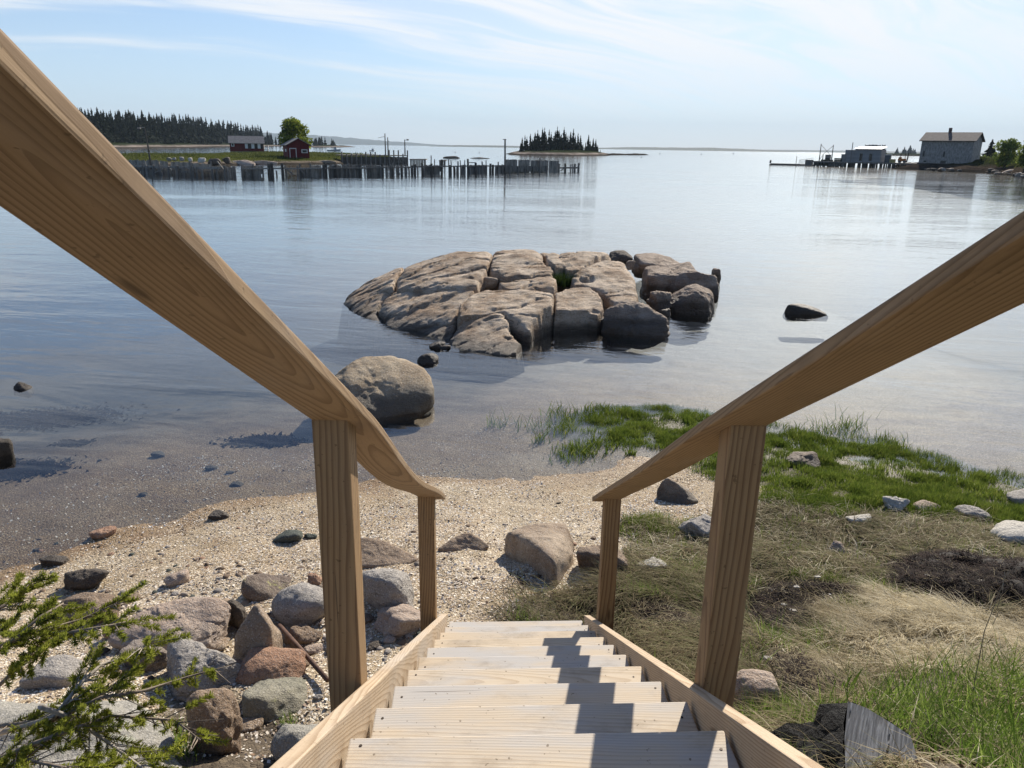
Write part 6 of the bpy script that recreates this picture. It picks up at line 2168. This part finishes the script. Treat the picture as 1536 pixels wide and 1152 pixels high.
for i, (xa, xb, yt) in enumerate(((614.5, 639, 238.6), (658.5, 668.5, 240.3))):
    a, s0 = wpt(xa, 247.5)
    b, s1 = wpt(xb, 247.2)
    h = (247.3 - yt) * s0
    o = thing('ruined_deck', ('longer' if i == 0 else 'shorter') + ' broken deck section on posts past the end of the old wharf', 'wharf', (a + b) / 2)
    mb = MB()
    q = [a, b, b + np.array([0, 2.5, 0]), a + np.array([0, 2.5, 0])]
    mb.hexa([w + np.array([0, 0, h - .22]) for w in q] + [w + np.array([0, 0, h]) for w in q])
    mb.build('deck', M['pale_wood'] if i == 0 else M['dark_wood'], o)
    for k in range(6 if i == 0 else 3):
        for v in (.2, 2.2):
            q = a + (b - a) * ((k + .3) / (6 if i == 0 else 3)) + np.array([0, v, 0])
            mb = MB()
            mb.tube([q + np.array([0, 0, -1.5]), q + np.array([0, 0, h])], .11, 7)
            mb.build('post', M['mid_wood'], o)

# ------------------------------------------------------------------ moored boats
M['hull'] = mat_plain('white hull', (.42, .44, .45), .35, .1, 2)
M['hull_dark'] = mat_plain('dark hull', (.06, .07, .08), .4, .2, 2)


def boat(label, px, py, lpx, mast=False):
    g = gp(px, py, 0)
    s = proj(g)[2] / F_PX
    L = lpx * s
    o = thing('lobster_boat', label, 'boat', g, None)
    n = 12
    V, Fq = [], []
    for i in range(n + 1):
        u = i / n
        w = .17 * L * (1 - max(0, (u - .55) / .45) ** 2.2) * (.9 + .1 * u)
        sh = .085 * L + .07 * L * max(0, (u - .3) / .7) ** 1.6
        x = (u - .5) * L
        for (wy, z) in ((-1, sh), (-.8, .01), (0, -.05 * L), (.8, .01), (1, sh)):
            V.append((x + (.06 * L * max(0, u - .7) if z > .05 else 0), w * wy, z))
    for i in range(n):
        for k in range(4): Fq.append((i * 5 + k, i * 5 + k + 1, i * 5 + 6 + k, i * 5 + 5 + k))
        Fq.append((i * 5 + 4, i * 5, i * 5 + 5, i * 5 + 9))
    obj('hull', np_mesh('hull', V, Fq, M['hull']), o)
    mb = MB()
    gl = np.array(g)
    mb.hexa([gl + np.array(q) * L for q in ((.05, -.12, .1), (.24, -.1, .1), (.24, .1, .1), (.05, .12, .1), (.03, -.12, .27), (.2, -.1, .27), (.2, .1, .27), (.03, .12, .27))])
    mb.build('cabin', M['hull'], o)
    mb = MB()
    mb.hexa([gl + np.array(q) * L for q in ((.0, -.13, .272), (.22, -.12, .272), (.22, .12, .272), (.0, .13, .272), (.0, -.13, .285), (.22, -.12, .285), (.22, .12, .285), (.0, .13, .285))])
    mb.build('cabin_roof', M['hull_dark'], o)
    mb = MB()
    mb.tube([gl + np.array((.1, 0, .28)) * L, gl + np.array((.1, 0, .5)) * L], .04, 5)
    mb.build('mast', M['mid_wood'], o)
    return o


boat('white lobster boat moored beyond the gabled red shed', 501, 226.6, 20)
b2 = boat('smaller grey boat moored beyond the old wharf', 558.5, 226.6, 12)
b2.rotation_euler = (0, 0, R(70))
for i, (x, y) in enumerate(((683, 229), (719, 229.3), (962, 236.5), (1052, 232), (1100, 231), (990, 231))):
    g = gp(x, y, 0)
    mb = MB()
    r_ = .22 * max(1, proj(g)[2] / 300)
    mb.tube([g + np.array([0, 0, -.3]), g + np.array([0, 0, r_]), g + np.array([0, 0, r_ * 1.8])], [r_ * .7, r_, r_ * .4], 8)
    top('mooring_buoy', 'tiny pale mooring buoy out on the bay', 'buoy', mb, M['white_paint'], 'mooring buoys on the bay')

# ------------------------------------------------------------------ right hand dock
def yb_dock(x): return np.interp(x, [1150, 1215, 1300, 1380], [247.3, 249.2, 251.3, 253.6])


def dk(x, back=0.0): return wpt(x, yb_dock(x), back)


a, s0 = dk(1219)
b, s1 = dk(1374)
dock = thing('timber_dock', 'long dark timber dock on piles running out from the grey boathouse', 'dock', (a + b) / 2)
d = (b - a) / np.linalg.norm(b - a)
nn = np.array([-d[1], d[0], 0])
DH = 7.6 * s0
mb = MB()
q = [a, b, b + nn * 9, a + nn * 9]
mb.hexa([w + np.array([0, 0, DH - .35]) for w in q] + [w + np.array([0, 0, DH]) for w in q])
mb.build('deck', M['mid_wood'], dock)
for x in list(np.arange(1220, 1243, 3.2)) + list(np.arange(1243, 1300, 4.6)) + list(np.arange(1302, 1374, 4.4)):
    if 1356 < x < 1360: continue
    x += random.uniform(-1, 1)
    t = (x - 1219) / (1374 - 1219)
    for v in (.25, 4.5, 8.7):
        qq = a + (b - a) * t + nn * v + d * random.uniform(-.4, .4)
        mb = MB()
        mb.tube([qq + np.array([0, 0, -1.8]), qq + np.array([random.uniform(-.15, .15), 0, DH - .3])], .16, 7)
        mb.build('pile', M['dark_wood'], dock)
for x0, x1, v in ((1220, 1241, 1.5), (1244, 1258, .4), (1258, 1270, .4)):
    t0, t1 = (x0 - 1219) / 155, (x1 - 1219) / 155
    q0, q1 = a + (b - a) * t0 + nn * v, a + (b - a) * t1 + nn * v
    mb = MB()
    mb.hexa([q0 + np.array([0, 0, .1]), q1 + np.array([0, 0, .1]), q1 + nn * .1 + np.array([0, 0, .1]), q0 + nn * .1 + np.array([0, 0, .1]), q0 + np.array([0, 0, DH - .36]), q1 + np.array([0, 0, DH - .36]), q1 + nn * .1 + np.array([0, 0, DH - .36]), q0 + nn * .1 + np.array([0, 0, DH - .36])])
    mb.build('skirt_panel', M['dark_wood'] if v > 1 else M['mid_wood'], dock)
dang = math.atan2(d[1], d[0])


def DF(x, v=0.0):
    t = (x - 1219) / (1374 - 1219)
    return Frame(a + (b - a) * t + nn * v + np.array([0, 0, DH]), dang)


SX = np.linalg.norm(b - a) / 155
# bait house
M['pale_siding'] = mat_boards('pale siding', (.30, .295, .285), (.25, .245, .24), .3, 2, .8, .25)
M['metal_roof'] = mat_plain('pale metal roof', (.62, .62, .60), .35, .08, 2)
fr = DF(1299, 2.0)
bh = thing('bait_house', 'low pale shed with a bright white roof standing on the dock', 'shed', fr.o)
mb = MB()
fr.box(mb, -20 * SX, 19 * SX, 0, 5, 0, 19.3 * s1)
local_obj(mb, 'wall', M['pale_siding'], bh, fr)
mb = MB()
q0 = [fr.p(-21 * SX, -.4, 19.0 * s1), fr.p(19.6 * SX, -.4, 19.0 * s1), fr.p(19.6 * SX, 5.3, 22.3 * s1), fr.p(-21 * SX, 5.3, 22.3 * s1)]
mb.hexa(q0 + [w + np.array([0, 0, .15]) for w in q0])
local_obj(mb, 'roof', M['metal_roof'], bh, fr)
mb = MB()
fr.box(mb, -35.5 * SX, -20 * SX - .02, .3, 4.5, 0, 17.8 * s1)
local_obj(mb, 'lean_to', M['pale_siding'], bh, fr)
for u in (-10.5, 4.0):
    local_obj(fr.box(MB(), (u - 1.7) * SX, (u + 2.4) * SX, -.08, -.005, .3, 12.5 * s1), 'door', M['dark_glass'], bh, fr)
# gulls on the roof
mb = MB()
for k in range(9):
    c = k / 8
gv, gf = ico(2)
for k, u in enumerate((-12, -9.5, -8, -5.2, -3, -1, .8, 3, 5.5, 8.3, 13.5, 15.5)):
    c = fr.p(u * SX, 5.0, 22.3 * s1 + .15)
    P = gv * np.array([.34, .13, .15])
    P[:, 2] += .24 + np.where(gv[:, 0] > .6, .06, 0) + np.where(gv[:, 0] < -.7, .03, 0)
    hd = gv * np.array([.10, .085, .09]) + np.array([.27, 0, .44])
    bk = np.array([[.35, -.02, .44], [.35, .02, .44], [.47, 0, .42], [.35, 0, .40]])
    V = np.vstack([P, hd, bk])
    Fq = np.vstack([gf, gf + len(gv), np.array([[0, 1, 2], [1, 3, 2], [0, 2, 3]]) + 2 * len(gv)])
    o = obj('gull', np_mesh('gull', V, Fq, mat_plain('gull plumage', (.16, .155, .15), .8) if k == 0 else M['gull'], True), None, c)
    M['gull'] = o.data.materials[0]
    o.rotation_euler = (0, 0, random.choice((0, 3.1)) + random.uniform(-.5, .5))
    tag(o, 'gull perched along the edge of the white roof on the dock', 'gull', 'gulls on the dock roof')


def dock_thing(name, label, cat, x, v, build):
    fr = DF(x, v)
    return build(fr, thing(name, label, cat, fr.o))


def pole_b(h, arm=0, lean=0.0):
    def f(fr, o):
        mb = MB()
        mb.tube([fr.p(0, 0, 0), fr.p(lean * h, 0, h)], [.14, .09], 7)
        mb.build('mast', M['mid_wood'], o)
        if arm:
            mb = MB()
            mb.tube([fr.p(lean * h, 0, h * .95), fr.p(arm * 1.4, 0, h * .45), fr.p(arm * 2.0, 0, .4)], .05, 5)
            mb.build('stay', M['mid_wood'], o)
        return o
    return f


dock_thing('dock_pole', 'tall wooden pole beside the white roofed shed on the dock', 'pole', 1276, .6, pole_b(29 * s1))
dock_thing('hoist_mast', 'hoist mast with a slanting stay at the seaward end of the dock', 'mast', 1226, 1.2, pole_b(24.5 * s0, 1.6))
dock_thing('hoist_mast', 'hoist mast next along the dock from the end one', 'mast', 1245.5, 1.2, pole_b(23.5 * s0, -1.5))
dock_thing('dock_pole', 'short thin post near the seaward end of the dock', 'pole', 1232, .8, pole_b(10 * s0))
M['trap'] = mat_plain('lobster trap wire', (.045, .05, .04), .8, .4, 8)
M['crate_y'] = mat_plain('yellow crate', (.36, .31, .13), .6, .15, 3)
M['crate_g'] = mat_plain('grey crate', (.22, .21, .19), .7, .2, 3)


def traps(nx, nz, mat):
    def f(fr, o):
        for i in range(nx):
            for k in range(nz - (1 if i in (0, nx - 1) and nz > 1 else 0)):
                mb = MB()
                fr.box(mb, (i - nx / 2) * 1.0 + .04, (i - nx / 2) * 1.0 + .95, random.uniform(0, .15), .75, k * .42, k * .42 + .38)
                mb.build('trap', mat, o, bevel=.03)
        return o
    return f


dock_thing('trap_stack', 'dark stack of lobster traps left of the pale shed on the dock', 'trap stack', 1254, 2.0, traps(2, 3, M['trap']))
dock_thing('trap_stack', 'low dark trap stack at the seaward end of the dock', 'trap stack', 1236, 2.2, traps(3, 2, M['trap']))
dock_thing('bait_crate', 'tall grey crate between the hoist masts on the dock', 'crate', 1235, 3.2, lambda fr, o: ([fr.box(MB(), -.6, .6, 0, 1, 0, 1.5).build('box', M['crate_g'], o, bevel=.04), fr.box(MB(), -.66, .66, -.06, 1.06, 1.5, 1.6).build('lid', M['pale_wood'], o)], o)[1])
dock_thing('bait_crate', 'grey crate against the left wall of the pale shed on the dock', 'crate', 1262, 2.2, lambda fr, o: ([fr.box(MB(), -.6, .6, 0, 1, 0, 1.7).build('box', M['crate_g'], o, bevel=.04), fr.box(MB(), -.66, .66, -.06, 1.06, 1.7, 1.8).build('lid', M['pale_wood'], o)], o)[1])
dock_thing('bait_cooler', 'dark upright cooler with a pale lid right of the pale shed on the dock', 'cooler', 1328.5, 2.0, lambda fr, o: ([fr.box(MB(), -.65, .65, 0, 1.1, 0, 1.7).build('box', M['hull_dark'], o, bevel=.05), fr.box(MB(), -.75, .75, -.1, 1.2, 1.72, 1.9).build('lid', M['hull'], o)], o)[1])
dock_thing('fish_crate', 'yellow fish crate beside the dark cooler on the dock', 'crate', 1335.5, 2.0, lambda fr, o: ([fr.box(MB(), -.65, .65, 0, 1, 0, .75).build('box', M['crate_y'], o, bevel=.04), fr.box(MB(), -.7, .7, -.05, 1.05, .75, .83).build('rim', M['crate_y'], o)], o)[1])


def forklift(fr, o):
    m_o = mat_plain('orange paint', (.42, .16, .04), .5)
    fr.box(MB(), -1.0, .7, 0, 1.1, .35, 1.0).build('body', m_o, o, bevel=.06)
    fr.box(MB(), -.9, -.3, .1, 1.0, 1.0, 1.35).build('counterweight', m_o, o, bevel=.06)
    mb = MB()
    for u, w in ((-.6, 2.2), (.5, 2.2)):
        for v in (.1, 1.0): mb.beam(fr.p(u, v, 1), fr.p(u, v, w), .08)
    fr.box(mb, -.65, .55, .05, 1.05, 2.2, 2.28)
    mb.build('cab_frame', M['dark_wood'], o)
    mb = MB()
    for v in (.2, .9): mb.beam(fr.p(.95, v, .1), fr.p(1.15, v, 2.4), .12)
    for v in (.2, .9): mb.beam(fr.p(1.0, v, .15), fr.p(2.0, v, .15), .1, .06)
    mb.build('lift_mast', M['dark_wood'], o)
    for u in (-.6, .5):
        for v in (0.0, 1.05):
            mb = MB()
            c = fr.p(u, v, .3)
            mb.tube([c - fr.v * .1, c + fr.v * .1], .3, 12)
            mb.build('wheel', M['hull_dark'], o)
    return o


dock_thing('forklift', 'small orange forklift parked on the dock near the grey boathouse', 'forklift', 1350, 2.0, forklift)
# floating landing stage
g, s = wpt(1175, 247.8)
fl_ = thing('floating_dock', 'low dark floating landing stage off the end of the dock', 'floating dock', g)
fr = Frame(g, dang)
L = 21 * SX * 1.05
mb = MB()
fr.box(mb, -L, L, 0, 2.5, -.25, .42)
local_obj(mb, 'deck', M['mid_wood'], fl_, fr)
for u in (-.9, -.45, 0, .45, .9):
    mb = MB()
    fr.box(mb, L * u - .7, L * u + .7, -.08, -.005, -.3, .25)
    local_obj(mb, 'fender', M['dark_wood'], fl_, fr)
mb = MB()
mb.tube([fr.p(3, 1, .4), fr.p(3, 1, 2.4)], .07, 6)
mb.tube([fr.p(-4, 1, .4), fr.p(-3.9, 1, 1.2)], .25, 6)
mb.build('bollard', M['dark_wood'], fl_)
g, s = wpt(1206, 248.4)
fr = Frame(g, dang)
rf = thing('work_raft', 'raft with a dark crate and railing between the landing stage and the dock', 'raft', g)
local_obj(fr.box(MB(), -10 * SX, 12 * SX, 0, 3, -.3, .35), 'deck', M['mid_wood'], rf, fr)
local_obj(fr.box(MB(), 0, 10 * SX, .5, 2.5, .36, 8.5 * s), 'crate', M['mid_wood'], rf, fr)
mb = MB()
for k in range(5): mb.beam(fr.p((-9 + 2 * k) * SX, .1, .3), fr.p((-9 + 2 * k) * SX, .1, 1.4), .07)
mb.beam(fr.p(-9 * SX, .1, 1.4), fr.p(14 * SX, .1, 2.0), .07)
mb.build('railing', M['mid_wood'], rf)

# ------------------------------------------------------------------ grey boathouse
M['grey_shingle'] = mat_plain('silver grey shingles', (.28, .262, .24), .9, .38, 1.5, bump=.03, stretch=(2.2, 2.2, .9))
M['brown_roof'] = mat_plain('brown asphalt roof', (.115, .095, .085), .9, .2, 1.5, bump=.02)
M['foundation'] = mat_plain('brown crib foundation', (.105, .085, .07), .9, .3, 1.2, bump=.03, stretch=(.5, .5, 4))
g = gp(1376, 254.2, 0)
s = proj(g)[2] / F_PX
vw = -math.atan2(g[0], g[1])
fr = Frame(g, vw - R(14))
W_ = 93 * s * 1.02
while proj(fr.p(W_, 0, 41.5 * s))[0] > 1462: W_ -= .05
Hw, Hr, Dp = 41.5 * s, 52.5 * s, 8.5
bt = thing('grey_boathouse', 'large weathered grey shingled boathouse with brown roof on the right shore', 'boathouse', g)
mb = MB()
fr.box(mb, 0, W_, 0, Dp, 9.5 * s, Hw)
vm = Dp / 2
mb.add([fr.p(0, 0, Hw), fr.p(0, Dp, Hw), fr.p(0, vm, Hr), fr.p(W_, 0, Hw), fr.p(W_, Dp, Hw), fr.p(W_, vm, Hr)], [(0, 1, 2), (3, 5, 4), (0, 2, 5, 3), (1, 4, 5, 2), (0, 3, 4, 1)])
local_obj(mb, 'wall', M['grey_shingle'], bt, fr)
rfo = local_obj(roof2(fr, 0, W_, 0, Dp, Hw, Hr, .5, .16), 'roof', M['brown_roof'], bt, fr)
c = fr.p(W_ * .41, vm * .8, Hr + .2)
mb = MB()
fr.box(mb, W_ * .40, W_ * .40 + .6, vm - .3, vm + .3, Hr - 1.0, Hr + 1.15)
local_obj(mb, 'chimney', mat_plain('brick', (.13, .085, .07), .9), bt, fr)
local_obj(fr.box(MB(), -.25, W_ * .72, -.25, Dp, -1.0, 9.5 * s), 'foundation', M['foundation'], bt, fr)
for (u, w0, w1, wd) in ((.06, 18.5, 27, .035), (.455, 18.5, 26.5, .037)):
    f_ = local_obj(fr.box(MB(), W_ * u, W_ * (u + wd), -.08, -.005, w0 * s, w1 * s), 'window_frame', M['grey_wood'], bt, fr)
    local_obj(fr.box(MB(), W_ * u + .12, W_ * (u + wd) - .1, -.11, -.075, w0 * s + .15, w1 * s - .15), 'window_pane', M['dark_glass'], bt, fr)
local_obj(fr.box(MB(), W_ * .10, W_ * .145, -.06, -.005, 11 * s, 13 * s), 'hatch', M['dark_glass'], bt, fr)
local_obj(fr.box(MB(), W_ * .43, W_ * .53, -.06, -.005, 9.7 * s, 13.2 * s), 'hatch', M['dark_wood'], bt, fr)
# boulders along the right shore
for i in range(64):
    x = 1384 + i * 2.6 + random.uniform(-2, 2)
    yb = np.interp(x, [1380, 1430, 1456, 1510, 1545], [254.8, 256.4, 257.6, 262, 265.6]) - random.choice((0, .4, 1.5, 3.5))
    w = random.uniform(4, 11)
    rock('shore_boulder', 'dark boulder tumbled along the right shore below the boathouse', (x - w / 2, yb - w * random.uniform(.3, .55), x + w / 2, yb), M[random.choice(('dark_rock', 'brown_rock', 'boulder', 'dark_rock', 'grey_rock'))], 900 + i, .8, zbase=max(0.0, random.uniform(-.1, .5)), sub=3, bury=.5, group='boulders of the right shore', hmin=.25)
for i, (x0, x1, y0, y1, lab) in enumerate(((1398, 1446, 250.3, 255.4, 'pale flat ledge below the middle of the grey boathouse'), (1500, 1548, 254, 262.5, 'pale ledge at the right end of the rocky shore'))):
    rock('shore_ledge', lab, (x0, y0, x1, y1), M['pink_rock'], 950 + i, .3, zbase=0.0, sub=5, bury=.5, hmin=.08)

# ------------------------------------------------------------------ sea air
t = NT.__new__(NT)
t.m = bpy.data.materials.new('sea haze')
t.m.use_nodes = True
t.t = t.m.node_tree
t.t.nodes.clear()
t.out = t.t.nodes.new('ShaderNodeOutputMaterial')
vol = t.n('VolumePrincipled', {'Color': (.68, .84, 1.0, 1), 'Density': 0.00007, 'Anisotropy': 0.0})
t.t.links.new(vol.outputs[0], t.out.inputs['Volume'])
mb = MB()
mb.box((0, 6450, 200), (27000, 13300, 412))
hz = mb.build('haze', t.m)
tag(hz, 'thin pale sea haze over the bay', None, None, 'stuff')
